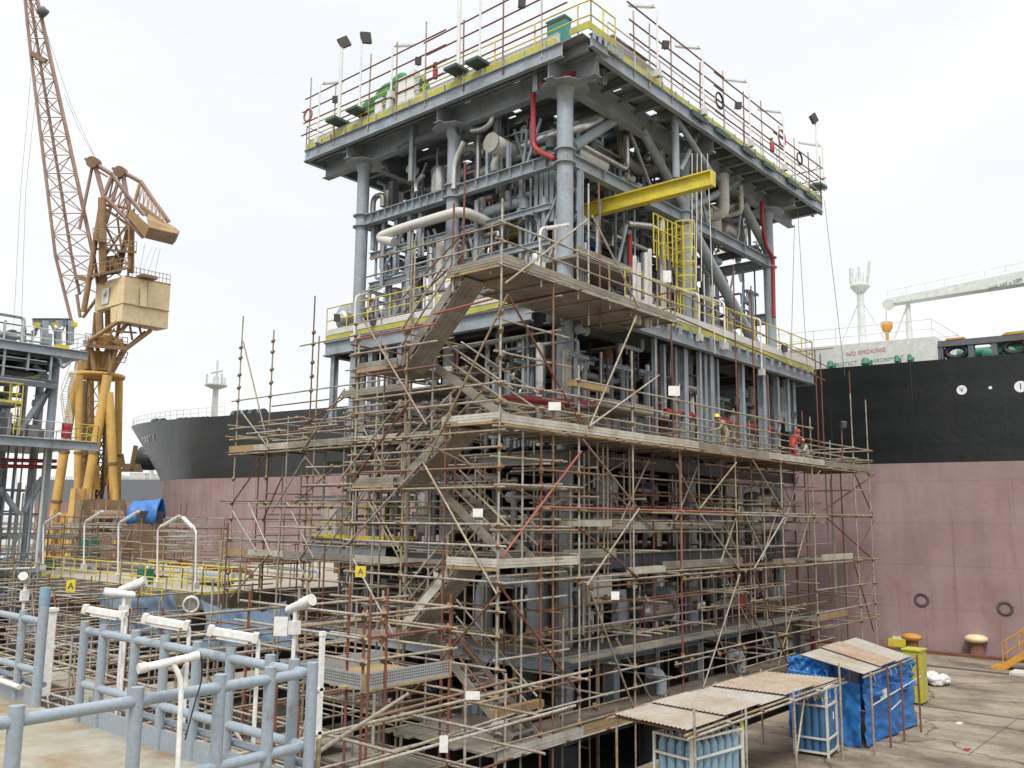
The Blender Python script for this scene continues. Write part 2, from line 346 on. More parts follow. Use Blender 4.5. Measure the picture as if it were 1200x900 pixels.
# ================================================================ ship
def hull_mats():
    for nm, top in (('hull_black', True), ('hull_red', False)):
        m = bpy.data.materials.new(nm); m.use_nodes = True; nt = m.node_tree; N = nt.nodes; K = nt.links; b = N['Principled BSDF']
        g = N.new('ShaderNodeNewGeometry')
        def nz(s, st=(1, 1, 1), d=6):
            mp = N.new('ShaderNodeMapping'); mp.inputs['Scale'].default_value = st; K.new(g.outputs['Position'], mp.inputs[0])
            n = N.new('ShaderNodeTexNoise'); n.inputs['Scale'].default_value = s; n.inputs['Detail'].default_value = d; n.inputs['Roughness'].default_value = 0.62
            K.new(mp.outputs[0], n.inputs[0]); return n.outputs['Fac']
        def ramp(s, a, ca, b2, cb):
            r = N.new('ShaderNodeValToRGB'); e = r.color_ramp.elements; e[0].position, e[0].color = a, (*ca, 1); e[1].position, e[1].color = b2, (*cb, 1)
            K.new(s, r.inputs[0]); return r.outputs[0]
        def mul(a, c, bl='MULTIPLY', f=1.0):
            x = N.new('ShaderNodeMix'); x.data_type = 'RGBA'; x.blend_type = bl
            if isinstance(f, float): x.inputs[0].default_value = f
            else: K.new(f, x.inputs[0])
            K.new(a, x.inputs[6])
            if isinstance(c, tuple): x.inputs[7].default_value = (*c, 1)
            else: K.new(c, x.inputs[7])
            return x.outputs[2]
        if top:
            c = ramp(nz(0.5, (1, 0.25, 1.6)), 0.35, (0.010, 0.012, 0.013), 0.7, (0.019, 0.021, 0.023))
            b.inputs['Roughness'].default_value = 0.33
        else:
            c = ramp(nz(0.22, (1, 0.6, 1)), 0.35, (0.315, 0.215, 0.212), 0.65, (0.385, 0.28, 0.274))
            c = mul(c, ramp(nz(0.9, (1, 1, 0.18)), 0.35, (0.86, 0.84, 0.84), 0.65, (1.06, 1.06, 1.06)))
            pale = ramp(nz(0.45, (1, 0.35, 0.5)), 0.55, (0, 0, 0), 0.75, (0.55, 0.55, 0.55)); c = mul(c, (0.34, 0.30, 0.31), 'MIX', pale)
            sp = N.new('ShaderNodeSeparateXYZ'); K.new(g.outputs['Position'], sp.inputs[0])
            hm = N.new('ShaderNodeMapRange'); hm.inputs['From Min'].default_value = 6.0; hm.inputs['From Max'].default_value = 1.5; K.new(sp.outputs['Z'], hm.inputs['Value'])
            rs = ramp(nz(0.75, (1, 0.8, 0.6)), 0.57, (0, 0, 0), 0.70, (0.42, 0.42, 0.42))
            mth = N.new('ShaderNodeMath'); mth.operation = 'MULTIPLY'; K.new(rs, mth.inputs[0]); K.new(hm.outputs[0], mth.inputs[1])
            c = mul(c, (0.30, 0.07, 0.065), 'MIX', mth.outputs[0])
            b.inputs['Roughness'].default_value = 0.7
        brc = N.new('ShaderNodeTexBrick'); brc.inputs['Scale'].default_value = 1.0; brc.inputs['Mortar Size'].default_value = 0.035; brc.inputs['Brick Width'].default_value = 9.0; brc.inputs['Row Height'].default_value = 2.2
        brc.inputs['Color1'].default_value = (1, 1, 1, 1); brc.inputs['Color2'].default_value = (.97, .97, .97, 1); brc.inputs['Mortar'].default_value = (.90, .89, .89, 1)
        cc = N.new('ShaderNodeCombineXYZ'); s3 = N.new('ShaderNodeSeparateXYZ'); K.new(g.outputs['Position'], s3.inputs[0]); K.new(s3.outputs['Y'], cc.inputs[0]); K.new(s3.outputs['Z'], cc.inputs[1]); K.new(cc.outputs[0], brc.inputs[0])
        c = mul(c, brc.outputs['Color'])
        stf = ramp(nz(1.0, (1, 1.6, .09), 5), 0.60, (0, 0, 0), 0.74, (.45, .45, .45)); c = mul(c, (0.16, 0.085, 0.06) if not top else (0.035, 0.03, 0.027), 'MIX', stf)
        K.new(c, b.inputs['Base Color'])
        # plating: butts and seams as shallow relief
        br = N.new('ShaderNodeTexBrick'); br.inputs['Scale'].default_value = 1.0; br.inputs['Mortar Size'].default_value = 0.02; br.inputs['Brick Width'].default_value = 9.0; br.inputs['Row Height'].default_value = 2.2
        cb = N.new('ShaderNodeCombineXYZ'); s2 = N.new('ShaderNodeSeparateXYZ'); K.new(g.outputs['Position'], s2.inputs[0]); K.new(s2.outputs['Y'], cb.inputs[0]); K.new(s2.outputs['Z'], cb.inputs[1]); K.new(cb.outputs[0], br.inputs[0])
        bn = N.new('ShaderNodeBump'); bn.inputs['Strength'].default_value = 0.35; bn.inputs['Distance'].default_value = 0.03; K.new(br.outputs['Fac'], bn.inputs['Height']); bn.invert = True
        b2 = N.new('ShaderNodeBump'); b2.inputs['Strength'].default_value = 0.25; b2.inputs['Distance'].default_value = 0.25; K.new(nz(0.35), b2.inputs['Height']); K.new(bn.outputs[0], b2.inputs['Normal'])
        K.new(b2.outputs[0], b.inputs['Normal']); M[nm] = m
hull_mats()
mat('ring_grey', (0.10, 0.075, 0.075), 0.8, 0, (0.16, 0.10, 0.10), 0.4, 3)
HX, HB = 38.0, 12.6      # centreline, half breadth
def z_deck(y): return 15.45+max(y, -60)*0.024+(max(0, y-62)/46)**1.5*0.9
def z_boot(y): return 9.85+0.010*y
def stem(z):             # y of the stem at height z
    if z < 10.8: return 93.0+0.05*z
    return 93.6+(z-10.8)*1.55
def half(y, z):
    ys = stem(z); y0 = 66.5+0.15*max(0, z-10)
    if y <= y0: return HB
    t = min(1, (y-y0)/(ys-y0)); return HB*max(0.0, 1-t**1.95)**0.77
ship = thing('tanker_ship', 'huge tanker with black upper hull and faded red bottom along the quay', 'ship', (HX, 0, 0))
def hull_band(zlo, zhi, nz_, name, m):
    mb = MB(); ny = 60
    def ys_(i): return -70+170*(i/ny) if i <= 40 else None
    for side in (-1, 1):
        def fn(a, b):
            ft = a; base = -70.0
            def pos(z_):
                e = stem(z_)
                y = base+(62-base)*(ft/0.45) if ft < 0.45 else 62+(e-62)*((ft-0.45)/0.55)
                return y
            y = pos(10.0); zz = zlo(y)+(zhi(y)-zlo(y))*b
            y = pos(zz); zz = zlo(y)+(zhi(y)-zlo(y))*b
            return (HX+side*half(y, zz), y, zz)
        o = len(mb.f); mb.grid(fn, 70, nz_)
        if side < 0:
            for i in range(o, len(mb.f)): mb.f[i] = mb.f[i][::-1]
    mb.add([(HX-HB, -70, zlo(-70)), (HX+HB, -70, zlo(-70)), (HX+HB, -70, zhi(-70)), (HX-HB, -70, zhi(-70))], [(0, 1, 2, 3)])
    return mb.build(name, m, ship)
hull_band(lambda y: -5.0, z_boot, 8, 'lower_hull', 'hull_red')
hull_band(z_boot, z_deck, 8, 'upper_hull', 'hull_black')
def deckf(a, b):
    y = -70+a*(104+70); h = half(y, z_deck(y))*0.99; return (HX-h+2*h*b, y, z_deck(y)-0.05)
part(ship, 'deck', 'steel_deck', lambda q: q.grid(deckf, 60, 2))
HL = HX-HB
# forward house with lettering
def fh(q):
    q.hexa([(27.4, -5.3, 15.3), (33.5, -5.3, 15.3), (33.5, 6, 15.5), (27.4, 6, 15.5), (27.4, -5.3, 17.0), (33.5, -5.3, 17.0), (33.5, 6, 17.3), (27.4, 6, 17.3)])
hs = part(ship, 'deck_house', 'ship_white', fh)
RXY = (math.radians(90), 0, math.radians(-90))
text(hs, 'NO SMOKING', 0.36, on('x', 27.38, 1014.5, 412.5), (math.radians(90), math.radians(-1.5), math.radians(-90)), 'ship_text_red')
text(hs, 'PROTECT', 0.32, on('x', 27.38, 991, 426.5), (math.radians(90), math.radians(-1.5), math.radians(-90)), 'ship_text_green')
text(hs, 'ENVIRONMENT', 0.32, on('x', 27.38, 1036, 421.5), (math.radians(90), math.radians(-1.5), math.radians(-90)), 'ship_text_green')
def house_rail(q):
    for x in (27.6, 33.3):
        for h in (0.5, 1.05): q.tube((x, -5.1, 17.0+h), (x, 5.8, 17.3+h), 0.02, 5)
        for i in range(9): y = -5.1+i*1.36; q.tube((x, y, 17.0), (x, y, 18.1+0.027*(y+5.1)), 0.02, 5)
    for h in (0.5, 1.05): q.tube((27.6, -5.1, 17.0+h), (33.3, -5.1, 17.0+h), 0.02, 5)
part(hs, 'railing', 'ship_white', house_rail)
for u, v, w_ in ((1014, 422, 3.5), (973, 427, 3), (1051, 420, 2), (1066, 419, 2)):
    pz = on('x', 26.9, u, v); r = 0.07*w_
    part(ship, 'vent_head', 'ship_green', lambda q: (q.lathe((pz.x, pz.y, z_deck(pz.y)-0.05), [(r*0.8, 0), (r*0.8, 0.35), (r*1.1, 0.36), (r*1.1, 0.42), (r*.9, .44), (r*.9, 0.62), (r*0.5, 0.74)], 12), q.box((pz.x-.1, pz.y-r*1.5, z_deck(pz.y)-.05), (pz.x+.1, pz.y-r*1.25, z_deck(pz.y)+.5))))
# foremast
mb_ = on('x', 30.5, 1011, 402)
def mast(q):
    x, y = mb_.x, mb_.y
    q.tube((x, y, 17.0), (x, y, 21.6), 0.25, 12, 0.2); q.lathe((x, y, 20.9), [(0.25, 0), (0.58, 0.4), (0.6, 0.55), (0.3, 0.56)], 14)
    for i in range(8):
        t = i*math.pi/4; q.tube((x+0.55*math.cos(t), y+0.55*math.sin(t), 21.3), (x+0.55*math.cos(t), y+0.55*math.sin(t), 22.1), 0.025, 5)
    q.tube((x, y+0.5, 21.6), (x, y+0.5, 22.6), 0.13, 8); q.tube((x+0.2, y-0.4, 21.6), (x+0.2, y-0.6, 22.9), 0.1, 8); q.tube((x, y, 21.5), (x, y, 22.6), 0.1, 8)
    for s in (-1, 1): q.tube((x, y, 20.6), (x, y+s*1.7, 17.1), 0.035, 5)
part(ship, 'foremast', 'ship_white', mast)
# hose crane jib lying on its rest
def jib(q):
    a = on('x', 31.5, 1041, 358); b = on('x', 31.5, 1230, 329); c = on('x', 31.5, 1230, 313); d = on('x', 31.5, 1041, 352)
    for p_ in (a, b, c, d): pass
    q.hexa([a+V((-.45, 0, 0)), a+V((.45, 0, 0)), b+V((.45, 0, 0)), b+V((-.45, 0, 0)), d+V((-.45, 0, 0)), d+V((.45, 0, 0)), c+V((.45, 0, 0)), c+V((-.45, 0, 0))])
    q.tube(on('x', 31.0, 1041, 357), on('x', 32.0, 1041, 357), 0.36, 12)
    for i in range(9):
        t = i/8; p_ = d+(c-d)*t; q.tube(p_, p_+V((0, 0, 0.6)), 0.02, 5)
    q.tube(d+V((0, 0, 0.6)), c+V((0, 0, 0.6)), 0.02, 5); q.tube(d+V((0, 0, 0.3)), c+V((0, 0, 0.3)), 0.015, 5)
jb = part(ship, 'crane_jib', 'ship_white', jib)
jc = on('x', 31.0, 1178, 333); text(jb, 'SWL 15T x 22M', 0.26, jc, (math.radians(90), math.radians(-9), math.radians(-90)), 'black')
def jrest(q):
    a = on('x', 31.5, 1064, 357)
    q.tube((a.x, a.y, 17.0), a, 0.2, 8, 0.13); q.tube((a.x, a.y+1.3, 17.1), (a.x, a.y+0.1, a.z-0.2), 0.05, 6)
part(ship, 'jib_rest', 'ship_white', jrest)
def hook(q):
    a = on('x', 31.5, 1038.5, 361); b = on('x', 31.5, 1038.5, 377)
    q.tube(a, b, 0.025, 5)
part(ship, 'hoist_rope', 'ship_white', hook)
hk = on('x', 31.5, 1038.8, 377)
part(ship, 'hook_block', 'orange_paint', lambda q: (q.lathe(hk+V((0, 0, -0.75)), [(0.1, 0), (0.22, 0.1), (0.36, 0.4), (0.36, 0.7), (0.2, 0.75)], 12), q.tube(hk+V((0, 0, -1.7)), hk+V((0, 0, -0.7)), 0.1, 6)))
# bulwark rail with fairleads
def bulwark(q):
    y0, y1 = on('x', HL+0.3, 1101, 415).y, -30
    q.bar((HL+0.3, y0, z_deck(y0)+0.85), (HL+0.3, y1, z_deck(y1)+0.85), 0.5, 0.32)
    y = y0-0.1; i = 0
    while y > y1:
        q.box((HL+0.1, y-0.13, z_deck(y)-0.1), (HL+0.5, y+0.13, z_deck(y)+0.8)); y -= (1.1 if i % 2 else 1.5); i += 1
part(ship, 'bulwark_rail', 'steel_dark', bulwark)
for u, v in ((1121, 411), (1190, 405)):
    p_ = on('x', HL+0.3, u, v)
    def fl(q):
        prof = []
        for k in range(17):
            t = 2*math.pi*k/16; prof.append(V((HL+0.3, p_.y+0.5*math.cos(t), z_deck(p_.y)+0.38+0.32*math.sin(t))))
        q.pipe(prof, 0.16, 8, 0.05)
    part(ship, 'fairlead', 'black', fl)
    part(ship, 'fairlead_cap', 'orange_paint', lambda q: q.box((HL+0.02, p_.y-0.45, z_deck(p_.y)+1.02), (HL+0.58, p_.y+0.45, z_deck(p_.y)+1.12)))
def manifold(q):
    for i, yy in enumerate((-7.2, -8.4, -9.4)):
        q.vessel((HL+1.6, yy+0.4, z_deck(yy)+0.35), (HL+3.5, yy+0.4, z_deck(yy)+0.35), 0.35, 12)
    q.tube((HL+2.5, -6.3, 15.9), (HL+2.5, -25, 15.9), 0.28, 10); q.hexa([(HL+2, -8, 16.2), (HL+6, -8, 16.2), (HL+6, -28, 16.2), (HL+2, -28, 16.2), (HL+2, -8.8, 16.75), (HL+6, -8.8, 16.75), (HL+6, -28, 16.8), (HL+2, -28, 16.8)])
part(ship, 'deck_manifold', 'ship_green', manifold)
# hull marks
def disc(u, v, r, letter=None):
    c = on('x', HL-0.012, u, v)
    d_ = part(ship, 'hull_mark', 'mark_white', lambda q: q.lathe(c+V((0.01, 0, 0)), [(r, 0), (r, 0.012)], 24, (-1, 0, 0)))
    if letter: text(d_, letter, r*1.5, c+V((-0.008, 0, 0)), RXY, 'black')
disc(1127, 457, 0.25, 'V'); disc(1160.5, 454.3, 0.085); disc(1196, 453, 0.29, '1')
for u, v in ((1080, 703), (1178, 713)):
    c = on('x', HL-0.02, u, v)
    part(ship, 'sea_chest_ring', 'ring_grey', lambda q: q.pipe([c+V((.035, 0.32*math.cos(k*math.pi/8), 0.30*math.sin(k*math.pi/8))) for k in range(17)], 0.085, 8, 0.05))
# mooring winches and deck fittings on the bow
for u, hh in ((182, 5), (190, 5), (211, 4), (216, 4), (224, 7), (230, 7), (236, 7), (241, 7), (287, 6), (296, 6), (306, 6), (276, 5)):
    tq = 0.0
    p_ = on('x', 29.5 if u > 250 else 33.0, u, 500); y = p_.y
    zb_ = z_deck(y)
    part(ship, 'mooring_winch', 'winch_green', lambda q: (q.lathe((p_.x, y-0.4, zb_+0.6), [(0.55, 0), (0.55, 0.14), (0.3, 0.18), (0.3, 0.6), (0.55, 0.64), (0.55, 0.76)], 12, (0, 1, 0)), q.box((p_.x-0.5, y-0.4, zb_-0.05), (p_.x+0.5, y+0.4, zb_+0.4))))
def fm(q):
    p_ = on('x', 33, 251, 488); x, y = p_.x, p_.y; z = z_deck(y)
    q.tube((x, y, z), (x, y, z+6.0), 0.42, 10, 0.3); q.lathe((x, y, z+4.4), [(0.3, 0), (1.3, 0.4), (1.35, 0.6), (0.3, 0.65)], 12)
    for dx, dy, h in ((1.1, 0, 1.0), (-1.1, 0.3, 1.2), (0.3, 1.1, 0.9), (0, -1.2, 1.2)): q.tube((x+dx, y+dy, z+5), (x+dx, y+dy, z+5+h), 0.15, 6)
    q.tube((x, y-1.2, z+6.6), (x, y+1.2, z+6.6), 0.12, 6); q.tube((x, y, z+6), (x, y, z+8.0), 0.14, 6)
part(ship, 'signal_mast', 'ship_white', fm)
def bowrail(q):
    prev = None
    for i in range(26):
        y = 64+i*1.72; x = HX-half(y, z_deck(y))+0.15; z = z_deck(y)
        if y > 101: break
        q.tube((x, y, z), (x, y, z+1.0), 0.03, 5)
        for h in (0.5, 1.0):
            if prev: q.tube((prev[0], prev[1], prev[2]+h), (x, y, z+h), 0.025, 5)
        prev = (x, y, z)
part(ship, 'bow_rail', 'ship_white', bowrail)
# anchor in its bolster, standing out from the far bow
ac = on('x', 41.0, 166, 537)
part(ship, 'anchor_bolster', 'hull_black', lambda q: q.lathe(ac+V((3.5, -2.6, 0.0)), [(1.4, 0), (1.8, 3), (1.8, 4.6), (1.2, 5.2)], 18, (-.75, 0.65, 0.0)))
an = at(155, 537, 97)
part(ship, 'anchor', 'crane_brown', lambda q: (q.bar(an+V((0.3, 0, 1.4)), an+V((0, 0, -1.2)), 0.35, 0.4), q.hexa([an+V((-.9, .7, -1.5)), an+V((.9, -.7, -1.5)), an+V((1.1, -.5, -1.4)), an+V((-.7, .9, -1.4)), an+V((-.6, .5, -.6)), an+V((.6, -.5, -.6)), an+V((.8, -.3, -.6)), an+V((-.4, .7, -.6))]), q.hexa([an+V((-.9, .7, -1.0)), an+V((-.5, .4, -1.0)), an+V((-.4, .5, -1.0)), an+V((-.8, .8, -1.0)), an+V((-.85, .66, .3)), an+V((-.75, .58, .5)), an+V((-.7, .65, .5)), an+V((-.8, .7, .3))])))
# bow name
def bow_text(body, size, y, z):
    e_ = 0.3; x = HX-half(y, z); x2 = HX-half(y+e_, z); z2 = HX-half(y, z+e_)
    tx = V((x-x2, -e_, 0)).normalized(); tz = V((z2-x, 0, e_)); tz = (tz-tx*tz.dot(tx)).normalized(); nn = tx.cross(tz)
    o = text(ship, body, size, V((x, y, z))+nn*0.09, (0, 0, 0), 'mark_white', 'bow_name', 0.02)
    o.rotation_euler = Matrix((tx, tz, nn)).transposed().to_euler()
for k, ch in enumerate('YOOTE'): bow_text(ch, 1.05, 87.6-k*1.5, 15.9-0.05*k)
# ================================================================ far ship and shore
fs = thing('distant_ship', 'distant grey hulled ship moored far behind the crane legs', 'ship', tuple(at(120, 600, 190)))
def fsh(q, u0, u1, v0, v1, d0, d1):
    a, b, c, d_ = at(u0, v1, d0), at(u1, v1, d0), at(u1, v0, d0), at(u0, v0, d0)
    off = FW*(d1-d0); off.z = 0
    q.hexa([a, b, b+off, a+off, d_, c, c+off, d_+off])
part(fs, 'upper_hull', 'far_hull', lambda q: fsh(q, 40, 215, 562, 588, 185, 205))
part(fs, 'lower_hull', 'far_red', lambda q: fsh(q, 40, 215, 588.2, 640, 185, 205))
part(fs, 'deck_house', 'offwhite', lambda q: (fsh(q, 152, 170, 554, 562, 190, 200), fsh(q, 100, 135, 556, 562, 192, 200), fsh(q, 175, 178, 548, 562, 190, 191)))
part(fs, 'deck_rail', 'offwhite', lambda q: [q.tube(at(u, 562, 186), at(u, 558.5, 186), 0.08, 4) for u in range(60, 200, 3)]+[q.tube(at(58, v_, 186), at(200, v_, 186), 0.06, 4) for v_ in (558.5, 560)])

# ================================================================ level luffing crane on tubular legs
CD = 95.0
def P(u, v, d=0.0): return at(u, v, CD+d)
cb_ = P(108, 600); crane = thing('luffing_crane', 'tall weathered yellow dockyard crane with lattice boom raised beyond the frame', 'crane', (cb_.x, cb_.y, 0))
def down(p, q, z=0.0):   # extend p->q to height z
    p, q = V(p), V(q); return p+(q-p)*((z-p.z)/(q.z-p.z))
LEGS = [((89, 440), (65, 595), -3, -5, .55, 'crane_yellow'), ((93, 440), (90.5, 595), -4, -5, .42, 'crane_yellow'), ((126, 440), (97, 605), -4, -6, .55, 'crane_yellow'), ((127.5, 460), (134.5, 590), -4, -5, .52, 'crane_yellow'),
        ((139.5, 446), (137, 590), 3, 4, .5, 'crane_yellow'), ((99, 446), (98, 580), 4, 4, .5, 'crane_brown'), ((105.5, 446), (106, 580), 4, 5, .5, 'crane_rust'), ((131, 500), (116, 590), 3, 4, .42, 'crane_rust'), ((118, 446), (131, 590), 4, 5, .45, 'crane_yellow')]
for (u0, v0), (u1, v1), d0, d1, r, m in LEGS:
    a = P(u0, v0, d0); b = down(a, P(u1, v1, d1)); 
    r *= .84; lg = part(crane, 'leg', m, lambda q: q.tube(a, b, r, 14))
    for t in (0.38, 0.62):
        c = a+(b-a)*t; part(lg, 'flange', 'crane_brown', lambda q: q.tube(c-(b-a).normalized()*0.12, c+(b-a).normalized()*0.12, r*1.22, 14))
pc = P(114, 440)
part(crane, 'ring_platform', 'crane_yellow', lambda q: q.lathe((pc.x, pc.y, pc.z-0.35), [(2.2, 0), (2.75, 0.1), (2.8, 0.42), (1.2, 0.55)], 28))
part(crane, 'slewing_base', 'crane_yellow', lambda q: q.lathe((pc.x, pc.y, pc.z+0.4), [(1.7, 0), (1.6, 0.5), (1.2, 1.3), (1.1, 2.1)], 20))
def lattice(q, A, B, r, rb, n, X=True):   # A,B: lists of corner points at both ends
    k = len(A)
    for i in range(k): q.tube(A[i], B[i], r, 7)
    for j in range(n):
        t0, t1 = j/n, (j+1)/n
        for i in range(k):
            i2 = (i+1) % k
            p0 = A[i]+(B[i]-A[i])*t0; p1 = A[i2]+(B[i2]-A[i2])*t1; p2 = A[i2]+(B[i2]-A[i2])*t0; p3 = A[i]+(B[i]-A[i])*t1
            if j % 2 or X: q.tube(p0, p1, rb, 5)
            if not j % 2 or X: q.tube(p2, p3, rb, 5)
            q.tube(p0, p2, rb, 5)
def quad4(u0, u1, v, d=1.4): return [P(u0, v, -d), P(u1, v, -d), P(u1, v, d), P(u0, v, d)]
# inner lift shaft between the legs
part(crane, 'lift_shaft', 'crane_brown', lambda q: lattice(q, quad4(103, 119, 445), [down(a, a-V((0, 0, 1))) for a in quad4(103, 119, 445)], 0.09, 0.05, 9))
part(crane, 'leg_bracing', 'dark', lambda q: lattice(q, quad4(119, 124, 470, 1), quad4(111, 119, 600, 1), 0.13, 0.07, 9))
part(crane, 'winch_cabin', 'crane_yellow', lambda q: q.hexa([P(102.5, 574, -2), P(117, 574, -2), P(117, 574, 1.5), P(102.5, 574, 1.5), P(103.5, 545, -2), P(117, 545, -2), P(117, 545, 1.5), P(103.5, 545, 1.5)]))
part(crane, 'base_block', 'crane_brown', lambda q: q.hexa([P(100, 700, -5), P(146, 700, -5), P(146, 700, 5), P(100, 700, 5), P(100, 585, -5), P(146, 585, -5), P(146, 585, 5), P(100, 585, 5)]))
part(crane, 'base_skirt', 'crane_yellow', lambda q: q.hexa([P(58, 700, -5), P(99, 700, -5), P(99, 700, 5), P(58, 700, 5), P(60, 601, -5), P(99, 601, -5), P(99, 601, 5), P(60, 601, 5)]))
# stairs on the left of the legs
def zigzag(q):
    pts = [P(86, 437, -5), P(75, 465, -5), P(78, 490, -5), P(80, 500, -5), P(76, 520, -5)]
    for a, b in zip(pts, pts[1:]):
        for s in (-0.35, 0.35): q.tube(a+RT*s, b+RT*s, 0.05, 5); q.tube(a+RT*s+V((0, 0, 1)), b+RT*s+V((0, 0, 1)), 0.04, 5)
        n = 9
        for i in range(n):
            p = a+(b-a)*(i/n); q.tube(p-RT*0.35, p+RT*0.35, 0.04, 4); q.tube(p+RT*0.35, p+RT*0.35+V((0, 0, 1)), 0.025, 4)
part(crane, 'access_stair', 'offwhite', zigzag)
# struts flaring from the slewing base to the machinery deck
for (u0, v0, d0), (u1, v1, d1), r in [((96, 434, -2), (99, 410, -2), .45), ((100, 432, -2), (105, 400, -2), .3), ((111, 434, -2), (106, 402, -2), .25), ((118, 432, -1), (130, 400, -1), .3), ((130, 437, -1), (149, 404, -1), .32), ((125, 434, 2), (134, 400, 2), .4), ((121, 430, 2), (112, 402, 2), .22), ((128, 437, -2), (139, 402, -2), .2), ((90, 434, 0), (93, 415, 0), .3)]:
    part(crane, 'strut', 'crane_rust', lambda q: q.tube(P(u0, v0, d0), P(u1, v1, d1), r, 9))
part(crane, 'machinery_deck', 'crane_brown', lambda q: q.hexa([P(97, 406, -3), P(150, 411, -3), P(150, 407, 3), P(97, 402, 3), P(97, 402, -3), P(150, 407, -3), P(150, 403, 3), P(97, 398, 3)]))
def deckrail(q):
    for v in (391, 396):
        q.tube(P(100, v, -3), P(150, v+5, -3), 0.04, 5)
    for i in range(9): u = 100+i*6.2; q.tube(P(u, 402+i*.5, -3), P(u, 391+i*.5, -3), 0.04, 5)
    for a, b in (((150, 413), (146, 425)), ((146, 425), (136, 424)), ((150, 413), (139, 412)), ((148, 419), (138, 418))): q.tube(P(*a, -3), P(*b, -3), 0.05, 5)
part(crane, 'deck_rail', 'crane_brown', deckrail)
part(crane, 'winch', 'crane_yellow', lambda q: (q.hexa([P(133, 408, -2), P(146, 409, -2), P(146, 408, 1), P(133, 407, 1), P(135, 396, -2), P(144, 397, -2), P(144, 397, 1), P(135, 396, 1)]), q.tube(P(116, 399, -2), P(130, 400, -2), 0.8, 12)))
# house: near corner at (146.7, 322.7); right wall recedes to the right, left wall to the left
hA = P(146.7, 322.7, -4)
def wall_pt(u, v, d): return P(u, v, d)
dl, dr = -1.5, 0.8
def house(q):
    t = [P(113, 333, dl), P(146.7, 322.7, -4), P(200, 333, dr)]; b = [P(110.7, 364.7, dl), P(144, 354.7, -4), P(198, 364.7, dr)]
    bk = P(168, 344, 4.2); bb = P(165, 375, 4.2)
    q.hexa([b[1], b[2], bb, b[0], t[1], t[2], bk, t[0]])
hs_ = part(crane, 'machine_house', 'crane_pale', house)
def low(q):
    t = [P(129.5, 361, -2.8), P(144.2, 355.0, -3.9), P(197.5, 365, 0.7)]; b = [P(129.5, 378, -2.8), P(142.7, 376, -3.9), P(196.7, 385.3, 0.7)]
    q.hexa([b[1], b[2], P(183, 388, 3.2), b[0], t[1], t[2], P(183, 368, 3.2), t[0]])
lo_ = part(crane, 'counterweight_house', 'crane_pale', low)
def dpt(u, v, f):  # point on the right wall just proud of it
    t = (u-146.7)/(200-146.7); return P(u, v, -4+(dr+4)*t-f)
part(hs_, 'door', 'crane_pale', lambda q: q.hexa([dpt(164, 358.4, .0), dpt(172, 359.9, .0), dpt(172, 359.9, .12), dpt(164, 358.4, .12), dpt(164.5, 328, .0), dpt(173, 330, .0), dpt(173, 330, .12), dpt(164.5, 328, .12)]))
part(hs_, 'wall_seam', 'crane_rust', lambda q: (q.tube(dpt(144.5, 355, .0), dpt(198, 365, .0), 0.07, 5), q.tube(dpt(147, 323, 0), dpt(200, 333.3, 0), 0.06, 5), q.tube(dpt(164.2, 358.5, .05), dpt(165, 329, .05), 0.04, 5), q.tube(dpt(172, 360, .05), dpt(173.5, 330, .05), 0.04, 5)))
def lpt(u, v, f):
    f += .28; t = (146.7-u)/(146.7-113); return P(u, v, -4+(dl+4)*t-f)
sg = part(hs_, 'sign_board', 'mark_white', lambda q: q.hexa([lpt(118, 357.5, 0), lpt(126.5, 355.0, 0), lpt(126.5, 355.0, .08), lpt(118, 357.5, .08), lpt(119.5, 339, 0), lpt(128, 336.5, 0), lpt(128, 336.5, .08), lpt(119.5, 339, .08)]))
part(sg, 'emblem', 'steel_dark', lambda q: [q.hexa([lpt(u0, v1, .07), lpt(u1, v1, .07), lpt(u1, v1, .12), lpt(u0, v1, .12), lpt(u0, v0, .07), lpt(u1, v0, .07), lpt(u1, v0, .12), lpt(u0, v0, .12)]) for u0, u1, v0, v1 in ((123.6, 124.4, 341.5, 348.5), (122.2, 123.6, 345.2, 346.2), (121.6, 122.4, 344, 349), (124.4, 125.2, 343, 344))])
def hrail(q):
    pts = [(150, 323.5, -3.8), (163, 326, -2.7), (180, 330, -1), (199, 333.5, .7)]
    for (u, v, d), (u2, v2, d2) in zip(pts, pts[1:]):
        for h in (0.55, 1.05): q.tube(P(u, v, d)+V((0, 0, h)), P(u2, v2, d2)+V((0, 0, h)), 0.03, 5)
    for i in range(12):
        t = i/11; p = P(150, 323.5, -3.8)*(1-t)+P(199, 333.5, .7)*t; q.tube(p, p+V((0, 0, 1.1)), 0.03, 5)
    q.box(P(172, 327, -2)-V((.8, .8, 0)), P(172, 327, -2)+V((.8, .8, .3)))
part(hs_, 'roof_rail', 'crane_brown', hrail)
# knee braces under the house
for (a, b, r) in [((104, 400, -3), (138, 377, -3.2), .24), ((146, 410, -2), (177, 387, 0), .22), ((142, 390, -3), (150, 379, -2), .14), ((134, 398, 0), (146, 380, 0), .12), ((155, 398, -1), (152, 380, -2), .12), ((166, 394, 0), (163, 382, 0), .12), ((132, 388, -1), (160, 390, -1), .1), ((118, 404, -2), (116, 366, -2), .4), ((127, 404, -1), (127, 366, -1), .35), ((110, 404, 2), (113, 366, 2), .3), ((136, 400, 1), (140, 378, 1), .2), ((120, 390, -2), (136, 404, -2), .1), ((122, 402, -2), (134, 385, -2), .1), ((150, 405, 0), (170, 388, 0), .1)]:
    part(crane, 'brace', 'crane_rust', lambda q: q.tube(P(*a), P(*b), r, 8))
